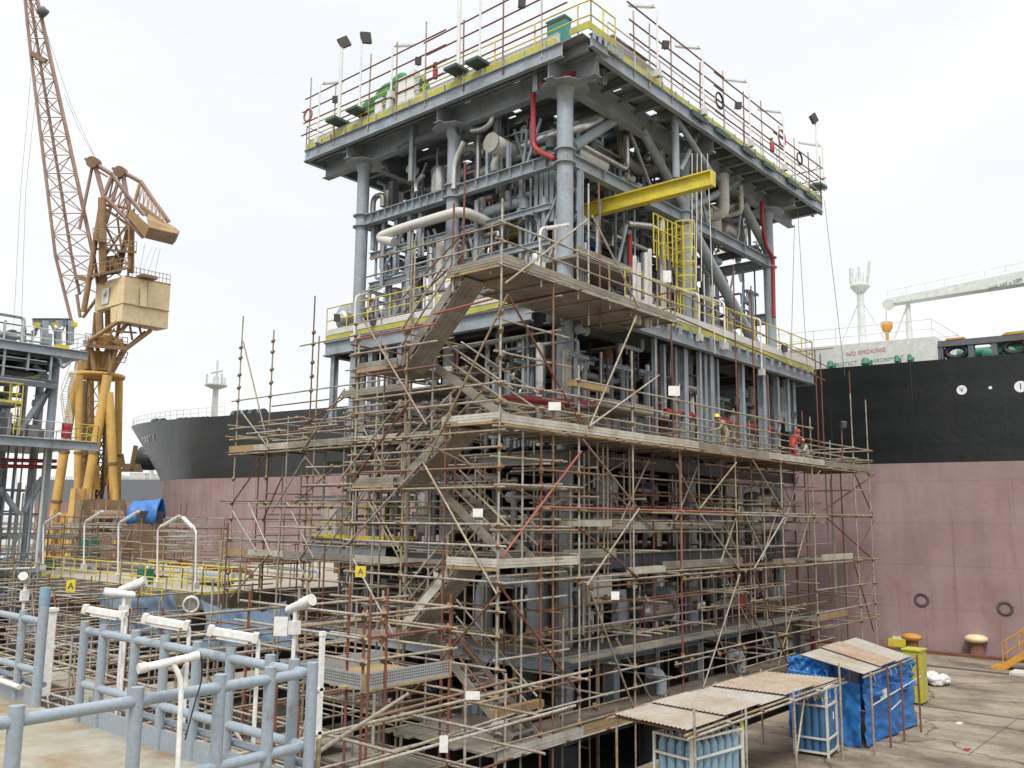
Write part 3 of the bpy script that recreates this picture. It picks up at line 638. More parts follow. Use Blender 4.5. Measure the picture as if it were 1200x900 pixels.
# tower above: main mast frame (two bents) from machinery deck up to heads at (110,191) and (142,202)
for (a, b, r, m) in [((121, 333, -2), (119.5, 232, -2), .42, 'crane_rust'), ((121.5, 232, -2), (112, 197, -2), .22, 'crane_boom'), ((111.5, 263, -2), (109, 195, -2), .0, 'crane_boom'), ((93, 268, -2), (108, 196, -2), .17, 'crane_boom'), ((119, 238, -2), (104, 330, -2), .28, 'crane_rust'), ((104, 330, -2), (98, 366, -2), .3, 'crane_rust'),
                     ((154, 320, 1.5), (154.5, 262, 1.5), .3, 'crane_rust'), ((154, 262, 1.5), (144, 204, 1.5), .26, 'crane_boom'), ((152, 262, 1.5), (139, 318, 1.5), .3, 'crane_rust'), ((122, 230, -2), (131, 207, 0), .22, 'crane_boom'), ((157, 240, 1.5), (164, 216, 2), .2, 'crane_rust'), ((140, 207, 1.5), (124, 262, 0), .2, 'crane_boom'), ((123, 300, 0), (150, 262, 1), .12, 'crane_boom'), ((122, 262, -1), (141, 300, 1), .12, 'crane_boom'), ((137, 250, 0), (142, 290, 0), .12, 'crane_boom'), ((122, 240, -1), (152, 244, 1.5), .18, 'crane_rust'), ((124, 245, -1), (148, 262, 1.5), .14, 'crane_brown')]:
    if r: part(crane, 'mast_leg', m, lambda q: q.tube(P(*a), P(*b), r, 8))
for u, v, d in ((110, 191, -2), (141.5, 202, 1.5)):
    c = P(u, v, d); part(crane, 'sheave_head', 'crane_brown', lambda q: (q.tube(c-FW*0.5, c+FW*0.5, 0.62, 12), q.bar(c-RT*0.9+V((0, 0, .4)), c+RT*0.5, 0.5, 0.25)))
# balance beam: two chords each side from heads to counterweight
bl = part(crane, 'balance_beam', 'crane_boom', lambda q: [q.tube(P(*a), P(*b), r, 7) for a, b, r in (((112, 192, -2), (131, 204, -2), .24), ((131, 204, -2), (150, 230, -1.5), .22), ((150, 230, -1.5), (169, 252, -1), .22), ((122, 230, -2), (145, 253, -1.5), .24), ((145, 253, -1.5), (168, 278, -1.5), .24),
      ((143, 201, 1.5), (165, 213, 2), .24), ((165, 213, 2), (178, 232, 2), .24), ((178, 232, 2), (198, 260, 2.2), .24), ((115, 201, -2), (126, 207, -2), .1), ((122, 230, -2), (114, 200, -2), .18), ((131, 207, -2), (123, 228, -2), .2))]+
      [q.tube(P(165+i*4.0, 214+i*6.0, 2), P(162+i*5.2, 240+i*4, 1), .07, 5) for i in range(7)]+[q.tube(P(168+i*4.0, 217+i*6.0, 2), P(162+i*5.2, 240+i*4, 1), .07, 5) for i in range(7)]+
      [q.tube(P(127+i*5, 235+i*5, -1.7), P(133+i*5, 210+i*7, -1.8), .09, 5) for i in range(6)]+[q.tube(P(127+i*5, 235+i*5, -1.7), P(138+i*5, 216+i*7, -1.8), .07, 5) for i in range(6)])
def cw(q):
    q.hexa([P(169.5, 279, -2.2), P(202, 287, 0), P(206, 283, 3), P(178, 274, 1.6), P(174.5, 266, -2.2), P(208.5, 274.5, 0), P(211, 271, 3), P(176, 258, 1.6)])
part(crane, 'counterweight', 'crane_brown', cw)
part(crane, 'counterweight_arm', 'crane_rust', lambda q: (q.hexa([P(150, 255, -2), P(170, 279, -2), P(171, 278, -1), P(151, 254, -1), P(152, 245, -2), P(174.5, 266, -2), P(175, 265, -1), P(153, 244, -1)]), q.hexa([P(165, 250, 1), P(200, 272, 1), P(202, 270, 2), P(166, 249, 2), P(163, 238, 1), P(206, 271.5, 1), P(207, 270, 2), P(164, 237, 2)]), q.hexa([P(174, 266, -2), P(207, 273.5, 0), P(210, 270.5, 2.8), P(176, 258, 1.4), P(172, 256, -1.6), P(202, 268, .2), P(205, 266, 2.6), P(174, 250, 1.2)])))
for (u0, v0, u1, v1, d) in ((110, 290, 160, 294, 0), (105, 322, 153, 312, -2), (109, 278, 124, 281, -2)):
    pf = part(crane, 'service_platform', 'crane_brown', lambda q: q.hexa([P(u0, v0+3, d-2), P(u1, v1+3, d-2), P(u1, v1+3, d+2), P(u0, v0+3, d+2), P(u0, v0, d-2), P(u1, v1, d-2), P(u1, v1, d+2), P(u0, v0, d+2)]))
    part(pf, 'railing', 'crane_rust', lambda q: [q.tube(P(u0+(u1-u0)*t/8, v0+(v1-v0)*t/8, d-2), P(u0+(u1-u0)*t/8, v0-11+(v1-v0)*t/8, d-2), 0.04, 4) for t in range(9)]+[q.tube(P(u0, v0-h, d-2), P(u1, v1-h, d-2), 0.04, 4) for h in (5.5, 11)])
part(crane, 'rope_drum', 'crane_brown', lambda q: (q.tube(P(122, 312, -1), P(138, 310, -1), 1.0, 12), q.hexa([P(119, 322, -1.5), P(140, 318, -1.5), P(140, 318, 1.5), P(119, 322, 1.5), P(121, 308, -1.5), P(138, 305, -1.5), P(138, 305, 1.5), P(121, 308, 1.5)])))
part(crane, 'tower_bracing', 'crane_rust', lambda q: lattice(q, quad4(121, 150, 330, 1.5), quad4(124, 152, 245, 1.5), 0.12, 0.06, 4))
# boom: four chord lattice, foot near (100,366)
def boom(q):
    S_ = [(-60, 28, 46), (0, 29.5, 44), (20, 31.5, 49), (70, 37, 60), (160, 48, 80), (225, 56, 94), (300, 65, 110), (345, 76, 117)]
    sec = []
    for v, u0, u1 in S_:
        um = (u0+u1)/2; w = 1.4 if v < 320 else 0.9
        sec.append([P(u0, v, -w), P(u1, v, -w), P(u1-1, v, w), P(u0+ (u1-u0)*0.42, v, w)])
    for i in range(len(sec)-1):
        n = max(1, round((S_[i+1][0]-S_[i][0])/24))
        lattice(q, sec[i], sec[i+1], 0.17, 0.055, n, X=False)
        for j in range(n):
            t0, t1 = j/n, (j+1)/n
            for k in (0,):
                a = sec[i][0].lerp(sec[i+1][0], t0); b = sec[i][1].lerp(sec[i+1][1], t1); q.tube(a, b, 0.05, 5)
                a = sec[i][1].lerp(sec[i+1][1], t0); b = sec[i][0].lerp(sec[i+1][0], t1); q.tube(a, b, 0.05, 5)
    for a, b in (((76, 345), (86, 385)), ((117, 345), (97, 372)), ((90, 345), (94, 372))): q.tube(P(*a, -1), P(*b, -1), 0.17, 7)
bm_ = part(crane, 'boom', 'crane_boom', boom)
part(bm_, 'boom_platform', 'crane_brown', lambda q: (q.bar(P(37, 63, -1.6), P(54, 72, -1.6), 0.4, 0.5), q.bar(P(36, 64, 1), P(52, 70, 1), 0.3, 0.3)))
part(bm_, 'boom_lamp', 'steel_dark', lambda q: q.lathe(P(45, 9, -2.0), [(0.2, 0), (0.55, .2), (0.6, 0.9), (0.3, 1.0)], 10, (0.8, 0, -0.5)))
part(crane, 'ballast_yoke', 'crane_rust', lambda q: q.hexa([P(88, 327, -2), P(104, 331, -2), P(104, 331, 1), P(88, 327, 1), P(88, 321, -2), P(104, 325, -2), P(104, 325, 1), P(88, 321, 1)]))
def ropes(q):
    for a, b in (((36, 90), (24, 225)), ((41, 120), (30, 226)), ((24, 225), (5, 600)), ((30, 226), (18, 600)), ((55, 40), (82, 120)), ((82, 120), (110, 182)), ((75, 110), (92, 150)), ((92, 150), (112, 186)), ((178, 290), (165, 322)), ((183, 290), (172, 325)), ((188, 290), (180, 327)), ((170, 285), (163, 322))):
        q.tube(P(*a), P(*b), 0.017, 4)
part(crane, 'hoist_ropes', 'steel_dark', ropes)
# ================================================================ neighbouring process module at the left
YL = at(65, 460, 52).y
def Q(u, v, dy=0.0): return on('y', YL+dy, u, v)
rc = Q(65, 460)
lm = thing('process_module', 'blue grey process module cut off at the left edge, in front of the crane', 'module', (rc.x-6, rc.y, 0))
def colm(x, y, z0, z1, r): part(lm, 'column', 'steel', lambda q: q.tube((x, y, z0), (x, y, z1), r*.88, 16))
ztop = Q(40, 405).z; zmid = Q(50, 516).z; zb1 = Q(40, 449).z
xr = rc.x
for dx, dy in ((0, 0), (0, 7), (-8.5, 0), (-8.5, 7), (0.4, 3)):
    colm(xr+dx, YL+0.3+dy, 1.0, ztop-0.3, 0.27)
xt = Q(95, 413).x; xm_ = Q(104, 520).x
part(lm, 'top_deck', 'steel', lambda q: (q.box((xr-16, YL-0.9, ztop-0.45), (xt, YL+8.5, ztop-0.25)), q.ibeam((xr-16, YL-0.95, ztop-0.35), (xt, YL-0.95, ztop-0.35), 0.25, 0.5)))
part(lm, 'middle_deck', 'steel', lambda q: (q.box((xr-16, YL-1.2, zmid-0.3), (xm_, YL+8.5, zmid-0.12)), q.ibeam((xr-16, YL-1.25, zmid-0.25), (xm_, YL-1.25, zmid-0.25), 0.25, 0.5)))
for z, dz in ((zb1, 0.45), (Q(40, 425).z, 0.15), (Q(40, 418).z, .12)):
    part(lm, 'girder', 'steel', lambda q: q.ibeam((xr-16, YL-.2, z), (xr, YL-.2, z), 0.3, dz))
part(lm, 'underdeck_grid', 'steel_dark', lambda q: ([q.ibeam((xr-16+i*1.4, YL-.6, ztop-1.0), (xr-16+i*1.4, YL+8, ztop-1.0), 0.2, 0.9) for i in range(12)], q.box((xr-16, YL+.6, ztop-1.6), (xr-1, YL+8, ztop-1.5))))
for i in range(10):
    x = xr-12+i*1.25; part(lm, 'hanger', 'steel', lambda q: q.ibeam((x, YL-.9, ztop-.5), (x, YL-.9, ztop-rnd.uniform(1.6, 2.6)), 0.12, 0.12))
part(lm, 'cross_rails', 'steel', lambda q: [q.tube((xr-16, YL-.92, ztop-h), (xr-1, YL-.92, ztop-h), 0.045, 6) for h in (1.0, 1.55, 2.2)])
for a, b in (((40, 427), (63, 450)), ((63, 445), (40, 490)), ((24, 505), (52, 462)), ((0, 572), (22, 603)), ((50, 560), (28, 600))):
    part(lm, 'brace', 'steel' if b[1] != 490 else 'steel_dark', lambda q: q.tube(Q(*a, .3), Q(*b, .3), 0.17, 12))
part(lm, 'corner_bracket', 'steel', lambda q: q.pipe([Q(62, 416, -.9), Q(70, 420, -.9), Q(73, 432, -.9), Q(84, 422, -.9)], 0.09, 6))
part(lm, 'storage_vessel', 'insul', lambda q: q.vessel(Q(-60, 436, 3), Q(45, 436, 3), 0.85))
def lm_clutter(z0, z1, n, sd):
    r_ = random.Random(sd)
    for i in range(n):
        x = xr-r_.uniform(0.3, 12); y = YL+r_.uniform(-.6, 6); z = r_.uniform(z0, z1); rr = r_.choice((.035, .05, .05, .08, .12))
        m = r_.choice(('insul', 'steel', 'steel', 'silver', 'steel_mid', 'steel_dark', 'offwhite'))
        k = r_.random()
        if k < .35: part(lm, 'pipe', m, lambda q: q.pipe([(x-r_.uniform(1, 5), y, z), (x, y, z), (x, y, z0 if r_.random() < .5 else z1)], rr, 8))
        elif k < .7: part(lm, 'riser_pipe', m, lambda q: q.tube((x, y, z0), (x, y, z0+r_.uniform(.5, 1)*(z1-z0)), rr, 8))
        elif k < .85: part(lm, 'equipment_box', m, lambda q: q.box((x, y, z0), (x+r_.uniform(.3, .9), y+.6, z0+r_.uniform(.6, 1.6))))
        else: part(lm, 'valve', 'silver', lambda q: (q.lathe((x, y, z), [(.1, 0), (.22, .05), (.22, .1), (.09, .15), (.09, .35), (.22, .4), (.22, .45)], 10, (1, 0, 0)), q.tube((x+.22, y, z), (x+.22, y, z+.45), .03, 6), q.lathe((x+.22, y, z+.42), [(.18, 0), (.18, .03)], 10)))
lm_clutter(zmid, ztop-1.7, 140, 3); lm_clutter(1.0, zmid-.3, 170, 4); lm_clutter(ztop-.2, ztop+1.5, 95, 5)
for k in range(5):
    z = 2.2+k*1.1; part(lm, 'frame_rail', 'steel', lambda q: q.ibeam((xr-14, YL-.3+.2*k, z), (xr+.2, YL-.3+.2*k, z), .1, .14, .02))
part(lm, 'red_manifold', 'red', lambda q: [q.tube(Q(0, v, .5), Q(66, v+1.5, .5), 0.11, 8) for v in (539, 546)])
def rail_line(root, pts, h=1.1, m='yellow_rail', sp=1.5, r=0.028, name='handrail', toe=True, levels=(0.5, 1.0)):
    def f(q):
        for a, b in zip(pts, pts[1:]):
            a = V(a); b = V(b); n = max(1, round((b-a).length/sp))
            for l in levels: q.tube(a+V((0, 0, h*l)), b+V((0, 0, h*l)), r, 6)
            for i in range(n+1):
                p = a+(b-a)*(i/n); q.tube(p, p+V((0, 0, h)), r, 6)
            if toe: q.bar(a+V((0, 0, .08)), b+V((0, 0, .08)), 0.012, 0.14)
    return part(root, name, m, f)
rail_line(lm, [(xr-14, YL-.9, ztop-.2), (xt-.05, YL-.9, ztop-.2), (xt-.05, YL+6, ztop-.2)], m='offwhite')
rail_line(lm, [(xr-14, YL-1.2, zmid-.1), (xr+.6, YL-1.2, zmid-.1)], m='offwhite')
rail_line(lm, [(xr+.6, YL-1.2, zmid-.1), (xm_-.05, YL-1.2, zmid-.1), (xm_-.05, YL+6, zmid-.1)])
pb = Q(2, 472, -1.4); pe = Q(22, 472, -1.4)
part(lm, 'balcony', 'steel_dark', lambda q: q.box((pb.x-3, YL-1.8, pb.z-.15), (pe.x, YL-.2, pb.z)))
rail_line(lm, [(pb.x-3, YL-1.8, pb.z), (pe.x, YL-1.8, pb.z), (pe.x, YL-.2, pb.z)], m='yellow_rail', sp=.7)
part(lm, 'balcony_ladder', 'yellow_rail', lambda q: [q.tube((pe.x-.3*s, YL-1.85, pb.z+1), (pe.x-.3*s, YL-1.85, pb.z-1.7), .03, 6) for s in (0, 1)]+[q.tube((pe.x-.3, YL-1.85, pb.z-.2*i), (pe.x, YL-1.85, pb.z-.2*i), .02, 5) for i in range(8)])
part(lm, 'red_drum', 'red', lambda q: q.lathe(Q(77.5, 513, 0), [(.27, 0), (.29, .05), (.29, .4), (.27, .45), (.29, .5), (.29, .85), (.24, .9)], 14))
# portal frame on the top deck
def portal(q):
    for u in (52, 68, 82): q.ibeam(Q(u, 404, 1), Q(u, 376, 1), .35, .35)
    q.ibeam(Q(38, 377, 1), Q(84, 377, 1), .3, .4)
    q.bar(Q(52, 377, 1), Q(38, 390, 1), .2, .2); q.bar(Q(68, 395, 1), Q(62, 380, 1), .2, .2); q.bar(Q(68, 395, 1), Q(75, 380, 1), .2, .2)
part(lm, 'portal_frame', 'steel', portal)
part(lm, 'portal_stop', 'yellow', lambda q: [q.bar(Q(u, 380.5, .6), Q(u+6, 380.5, .6), .2, .25) for u in (40, 62, 84)]+[q.bar(Q(64, 407, -.9), Q(81, 408, -.9), .1, .35)])
# ================================================================ main process module
mod = thing('process_module', 'blue grey steel process module wrapped in scaffolding at the centre', 'module', (0, 0, 2.3))
ZT, ZB, ZM, ZP = 23.5, 20.2, 14.6, 2.3
def mp_(name, m, fn): return part(mod, name, m, fn)
cols = [(0, 0), (8.8, 0), (17.6, 0), (0, 5.8), (0, 11.6), (8.8, 11.6), (17.6, 11.6), (8.8, 5.8), (17.6, 5.8)]
for i, (x, y) in enumerate(cols):
    c = mp_('column', 'steel', lambda q: q.tube((x, y, 2.3), (x, y, 22.75), 0.31 if i == 0 else 0.28, 24))
    part(c, 'cone', 'steel', lambda q: q.lathe((x, y, 22.3), [(.28, 0), (.40, .42), (.42, .45)], 20))
    for z in (ZB+.02, ZB-.5): part(c, 'collar', 'steel', lambda q: q.lathe((x, y, z-.02), [(.42, 0), (.42, .045)], 24))
def gird(a, b, w=.32, h=.5, m='steel', name='girder'):
    return mp_(name, m, lambda q: q.ibeam(a, b, w, h, .035))
# mid girders at ZB
gird((0, .32, ZB-.25), (0, 5.5, ZB-.25), .34, .5); gird((0, 6.1, ZB-.25), (0, 11.3, ZB-.25), .34, .5)
gird((.34, 0, ZB-.25), (8.5, 0, ZB-.25), .34, .5); gird((9.1, 0, ZB-.25), (17.3, 0, ZB-.25), .34, .5)
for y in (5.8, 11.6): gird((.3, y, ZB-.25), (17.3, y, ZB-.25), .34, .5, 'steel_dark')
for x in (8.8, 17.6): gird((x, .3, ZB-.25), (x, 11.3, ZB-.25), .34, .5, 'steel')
for x in (3, 6, 12, 15): gird((x, .2, ZB-.3), (x, 11.4, ZB-.3), .2, .35, 'steel_dark', 'beam')
for i in range(11):     # stiffeners on the left face girder
    y = 6.3+i*.45; mp_('stiffener', 'steel', lambda q: q.box((-.165, y, ZB-.46), (-.02, y+.02, ZB-.04)))
for i in range(8):
    y = .8+i*.6; mp_('stiffener', 'steel', lambda q: q.box((-.165, y, ZB-.46), (-.02, y+.02, ZB-.04)))
for x in (2.4, 5.2, 11.5, 14.6): mp_('stiffener', 'steel', lambda q: q.box((x, -.165, ZB-.46), (x+.02, -.02, ZB-.04)))
# ---- top deck
X0, X1, Y0, Y1 = -1.14, 20.9, -1.64, 14.55
for a, b in (((X0, Y0+.9, ZT+.02), (X0, Y1, ZT+.02)), ((X0+.9, Y0, ZT+.02), (X1, Y0, ZT+.02)), ((X1, Y0, ZT+.02), (X1, Y1, ZT+.02)), ((X0, Y1, ZT+.02), (X1, Y1, ZT+.02))):
    gird(a, b, .22, .55, 'steel', 'edge_girder')
gird((X0+.15, Y0-.25, ZT+.06), (X0+1.2, Y0-.25, ZT+.06), .2, .5, 'steel', 'edge_girder')
def plate(q):
    r_ = random.Random(11); nx, ny = 40, 30
    dx = (X1-X0)/nx; dy = (Y1-Y0)/ny
    for i in range(nx):
        j = 0
        while j < ny:
            hole = lambda a, b: ((a*7+b*3) % 5 == 0 and r_.random() < .8) and 1 < a < nx-2 and 1 < b < ny-2
            if hole(i, j): j += 1; continue
            k = j
            while k < ny and not hole(i, k): k += 1
            q.box((X0+i*dx, Y0+j*dy, ZT+.30), (X0+(i+1)*dx, Y0+k*dy, ZT+.34))
            if k < ny:   # leave a trimmed opening
                q.box((X0+i*dx, Y0+k*dy, ZT+.30), (X0+i*dx+dx*.22, Y0+(k+1)*dy, ZT+.34)); q.box((X0+i*dx, Y0+k*dy, ZT+.30), (X0+(i+1)*dx, Y0+k*dy+dy*.25, ZT+.34))
            j = k+1
mp_('deck_plate', 'steel_mid', plate)
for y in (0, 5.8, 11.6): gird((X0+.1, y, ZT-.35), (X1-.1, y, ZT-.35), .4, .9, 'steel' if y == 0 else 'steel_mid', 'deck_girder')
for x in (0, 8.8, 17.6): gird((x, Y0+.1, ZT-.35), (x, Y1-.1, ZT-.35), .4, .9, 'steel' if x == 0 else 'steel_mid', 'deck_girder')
for x in (-.6, 1.2, 2.4, 3.6, 4.8, 6, 7.2, 10, 11.2, 12.4, 13.6, 14.8, 16.2, 18.8, 19.8): gird((x, Y0+.12, ZT+.08), (x, Y1-.12, ZT+.08), .16, .35, 'steel_mid', 'deck_beam')
for x, y in ((0, 0), (8.8, 0), (17.6, 0), (0, 5.8), (0, 11.6)):   # haunch plates round the column heads
    mp_('haunch', 'steel', lambda q: q.lathe((x, y, ZT-.83), [(.95, 0), (.95, .035)], 8))
# fascia with yellow kick plate, green rail boxes
mp_('kick_plate', 'yellow_olive', lambda q: (q.box((X0-.02, Y0+1.2, ZT+.36), (X0+.02, Y1, ZT+.60)), q.box((X0+1.0, Y0-.02, ZT+.36), (X1, Y0+.02, ZT+.60)), q.box((X0-.1, Y0-.36, ZT+.36), (X0+1.6, Y0-.32, ZT+.62)), q.box((X0-.12, Y0-.34, ZT+.36), (X0-.08, Y0+.5, ZT+.62))))
mp_('gutter', 'offwhite', lambda q: (q.box((X0+.1, Y0+1.2, ZT+.36), (X0+.25, Y1, ZT+.85)), q.box((X0+1.6, Y0+.1, ZT+.36), (X1, Y0+.2, ZT+.72))))
each(mod, 'fascia_bracket', 'steel', [Y0+1.5+1.05*i for i in range(14)], lambda q, y: q.box((X0-.2, y, ZT+.2), (X0-.125, y+.04, ZT+.5)))
each(mod, 'fascia_bracket', 'steel', [X0+1+1.05*i for i in range(20)], lambda q, x: q.box((x, Y0-.2, ZT+.2), (x+.04, Y0-.125, ZT+.5)))
each(mod, 'corner_bracket', 'steel', [X0+.1+i*.36 for i in range(6)], lambda q, x: q.box((x, Y0-.39, ZT+.05), (x+.18, Y0-.365, ZT+.34)))
each(mod, 'fascia_box', 'bracket_green', (6.5, 8.6, 11.2, 13.4, 16.2, 18.5), lambda q, x: q.box((x, Y0-.2, ZT+.02), (x+1.3, Y0-.125, ZT+.26)))
ZD = ZT+.36
rail_line(mod, [(X0, Y1, ZD), (X0, Y0+.2, ZD), (X0+.05, Y0-.33, ZD)], h=1.15, m='yellow_rail', sp=1.9, toe=False)
rail_line(mod, [(X0+.05, Y0-.33, ZD), (X0+1.6, Y0-.33, ZD)], h=1.15, m='yellow', sp=.8, toe=False)
rail_line(mod, [(X0+1.6, Y0, ZD), (X1, Y0, ZD), (X1, Y0+3, ZD)], h=1.15, m='offwhite', sp=1.9, toe=False)
rail_line(mod, [(X0, Y1, ZD), (X1, Y1, ZD)], h=1.15, m='offwhite', sp=1.9, toe=False)
# ---- middle deck
MX0, MX1, MY0, MY1 = -1.25, 19.3, -1.45, 12.25
mp_('middle_deck', 'steel_deck', lambda q: (q.box((MX0+.1, MY0+.1, ZM-.12), (MX1-.1, MY1-.1, ZM)),))
for a, b in (((MX0, MY0+2, ZM-.7), (MX0, MY1, ZM-.7)), ((MX0, MY1, ZM-.7), (MX1, MY1, ZM-.7)), ((MX0+3, MY0, ZM-.7), (MX1, MY0, ZM-.7)), ((MX1, MY0, ZM-.7), (MX1, MY1, ZM-.7))):
    gird(a, b, .3, .6, 'steel', 'edge_girder')
mp_('kick_plate', 'yellow_olive', lambda q: (q.box((MX0-.03, MY0+2, ZM-.38), (MX0+.01, MY1, ZM-.1)), q.box((MX0+3, MY0-.04, ZM-.38), (MX1, MY0, ZM-.1))))
mp_('toe_board', 'offwhite', lambda q: (q.box((MX0-.05, MY0+2, ZM-.09), (MX0-.02, MY1, ZM+.16)), q.box((MX0+3, MY0-.06, ZM-.09), (MX1, MY0-.03, ZM+.22))))
each(mod, 'fascia_bracket', 'steel', [MX0+3.2+.85*i for i in range(20)], lambda q, x: q.box((x, MY0-.25, ZM-.75), (x+.1, MY0-.155, ZM-.35)))
rail_line(mod, [(MX0+3, MY0, ZM), (MX1, MY0, ZM), (MX1, MY0+4, ZM)], h=1.25, sp=1.3, toe=False)
rail_line(mod, [(MX0, MY1, ZM), (MX0, MY0+4, ZM)], h=1.15, sp=1.4, toe=False)
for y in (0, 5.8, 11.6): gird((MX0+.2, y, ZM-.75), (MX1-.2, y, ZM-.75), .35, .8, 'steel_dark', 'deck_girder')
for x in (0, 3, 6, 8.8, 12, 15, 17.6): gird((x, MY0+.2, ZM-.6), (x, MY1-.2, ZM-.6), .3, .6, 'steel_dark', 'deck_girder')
# legs hanging under the middle deck, right face
for u in (770, 790, 801, 810, 822, 832, 837, 849, 872, 895, 907, 917, 927, 938):
    p = on('y', MY0+.15, u, 470); lo = rnd.choice((9.3, 9.3, 10.2, 11.0)); w_ = rnd.choice((.16, .22, .3))
    yy = MY0+.2+rnd.uniform(0, .5); mp_('hanger_post', 'steel', lambda q: q.ibeam((p.x, yy, lo), (p.x, yy, ZM-1.0), w_, w_, .03, (0, 1, 0)))
for u in (392, 415, 436, 455, 470):
    p = on('x', MX0+.2, u, 430); mp_('hanger_post', 'steel', lambda q: q.ibeam((MX0+.2, p.y, 10.6), (MX0+.2, p.y, ZM-1.0), .25, .25, .03, (1, 0, 0)))
# lower decks
for z, nm in ((9.2, 'lower_deck'), (5.6, 'lower_deck')):
    mp_(nm, 'board_brown', lambda q: q.box((-.6, -.6, z-.35), (18.2, 12.4, z-.2)))
    gird((-.7, -.7, z-.45), (18.3, -.7, z-.45), .25, .5, 'steel_dark'); gird((-.7, -.7, z-.45), (-.7, 12.5, z-.45), .25, .5, 'steel_dark')
mp_('base_deck', 'board_brown', lambda q: q.box((-2.2, -1.3, ZP-.16), (19, 12.5, ZP)))
gird((-2.2, -1.36, ZP-.2), (19.2, -1.36, ZP-.2), .3, .4, 'steel', 'edge_girder'); gird((-2.3, -1.3, ZP-.2), (-2.3, 12.5, ZP-.2), .3, .4, 'steel', 'edge_girder')
for x in (-1.2, 1.5, 4.2, 7.4, 10.8, 14.4, 17.5):
    for y in (-.9, 3, 8, 12): mp_('support_leg', 'steel', lambda q: (q.ibeam((x, y, -.4), (x, y, ZP-.4), .35, .45, .04, (0, 1, 0)), q.box((x-.45, y-.4, -.45), (x+.45, y+.4, -.4))))
mp_('ground_deck', 'board_brown', lambda q: q.box((-2.2, -1.2, -.5), (19, 12.5, -.42)))
for x in (-1.2, 4.2, 10.8, 17.5):
    for y in (-.9, 8): mp_('footing', 'steel_dark', lambda q: q.tube((x, y, -2.2), (x, y, -.5), .5, 12))
# braces
for ax, c, a, b, r in (('y', 0, (752, 152), (803, 246), .2), ('y', 0, (870, 238), (898, 292), .22), ('y', 0, (807, 262), (888, 410), .26), ('y', .3, (672, 172), (725, 138), .2), ('y', 0, (864, 215), (808, 244), .17),
                       ('y', 5.8, (700, 170), (760, 240), .16), ('y', 5.8, (760, 140), (706, 176), .16), ('y', 11.6, (850, 240), (870, 330), .2)):
    mp_('brace', 'steel', lambda q: q.tube(on(ax, c, *a), on(ax, c, *b), r, 14))
pA = on('y', -1.2, 790.5, 112); mp_('hanging_post', 'steel', lambda q: q.tube((pA.x, -1.2, ZT), (pA.x, -1.2, on('y', -1.2, 791, 208).z), .155, 16))
mp_('hanging_brace', 'steel', lambda q: q.tube(*L('y', -1.2, 792, 138, 835, 205), .13, 12)); mp_('hanging_brace', 'steel', lambda q: q.tube(*L('y', -1.0, 825, 141, 797, 200), .12, 12))
gird(on('y', 11.4, 845, 300), on('y', 11.4, 890, 291), .3, .7, 'steel_dark'); gird((17.6, .3, 17.0), (17.6, 11, 17.0), .3, .55, 'steel')
gird(on('y', 2, 845, 325), on('y', 2, 770, 310), .3, .4, 'steel')
# yellow monorail beam cantilevering past the right face
ya = on('x', 3.0, 835, 209); yb = on('x', 3.0, 640, 266)
mp_('monorail_beam', 'yellow', lambda q: q.ibeam((3.0, ya.y, ya.z), (3.0, 6, ya.z), .36, .58, .05))
mono = part(bpy.data.objects['monorail_beam'], 'end_plate', 'yellow', lambda q: q.box((2.8, ya.y-.02, ya.z-.28), (3.2, ya.y-.005, ya.z+.28)))
# caged ladder in front of the second column
def ladder(q, x, y, z0, z1):
    for s in (-.25, .25): q.tube((x+s, y, z0), (x+s, y, z1), .03, 6)
    z = z0
    while z < z1: q.tube((x-.25, y, z), (x+.25, y, z), .018, 5); z += .3
def cage(q, x, y, z0, z1):
    for k in range(7):
        t = math.pi*k/6; q.bar((x-.38*math.cos(t), y-.7*math.sin(t), z0), (x-.38*math.cos(t), y-.7*math.sin(t), z1), .05, .012)
    z = z0
    while z <= z1+.01:
        pts = [(x-.38*math.cos(math.pi*k/8), y-.7*math.sin(math.pi*k/8), z) for k in range(9)]
        for a, b in zip(pts, pts[1:]): q.bar(a, b, .02, .06)
        z += (z1-z0)/5
lx = on('y', -.7, 799, 300).x
ld = mp_('ladder', 'yellow', lambda q: ladder(q, lx, -.6, ZM, 19.2)); part(ld, 'safety_cage', 'yellow', lambda q: cage(q, lx, -.62, 16.2, 19.2))
rail_line(mod, [(lx-2.6, -.9, 17.2), (lx-.4, -.9, 17.2), (lx-.4, .3, 17.2)], h=1.7, m='yellow', sp=.35, toe=False, levels=(.33, .66, 1.0))
# lower yellow railed balcony on the left face
bz = on('x', -1.6, 370, 636).z
mp_('balcony', 'steel', lambda q: q.ibeam((-1.6, 7.5, bz-.2), (-1.6, 12.2, bz-.2), .3, .5)); mp_('balcony_floor', 'steel_deck', lambda q: q.box((-1.6, 7.5, bz+.1), (0.2, 12.2, bz+.2)))
rail_line(mod, [(0, 12.2, bz+.2), (-1.7, 12.2, bz+.2), (-1.7, 7.5, bz+.2), (0, 7.5, bz+.2)], h=1.3, m='yellow', sp=1.2)
mp_('cable_drum', 'offwhite', lambda q: q.box((-1.3, 11, bz+.2), (-.5, 12, bz+1.4)))
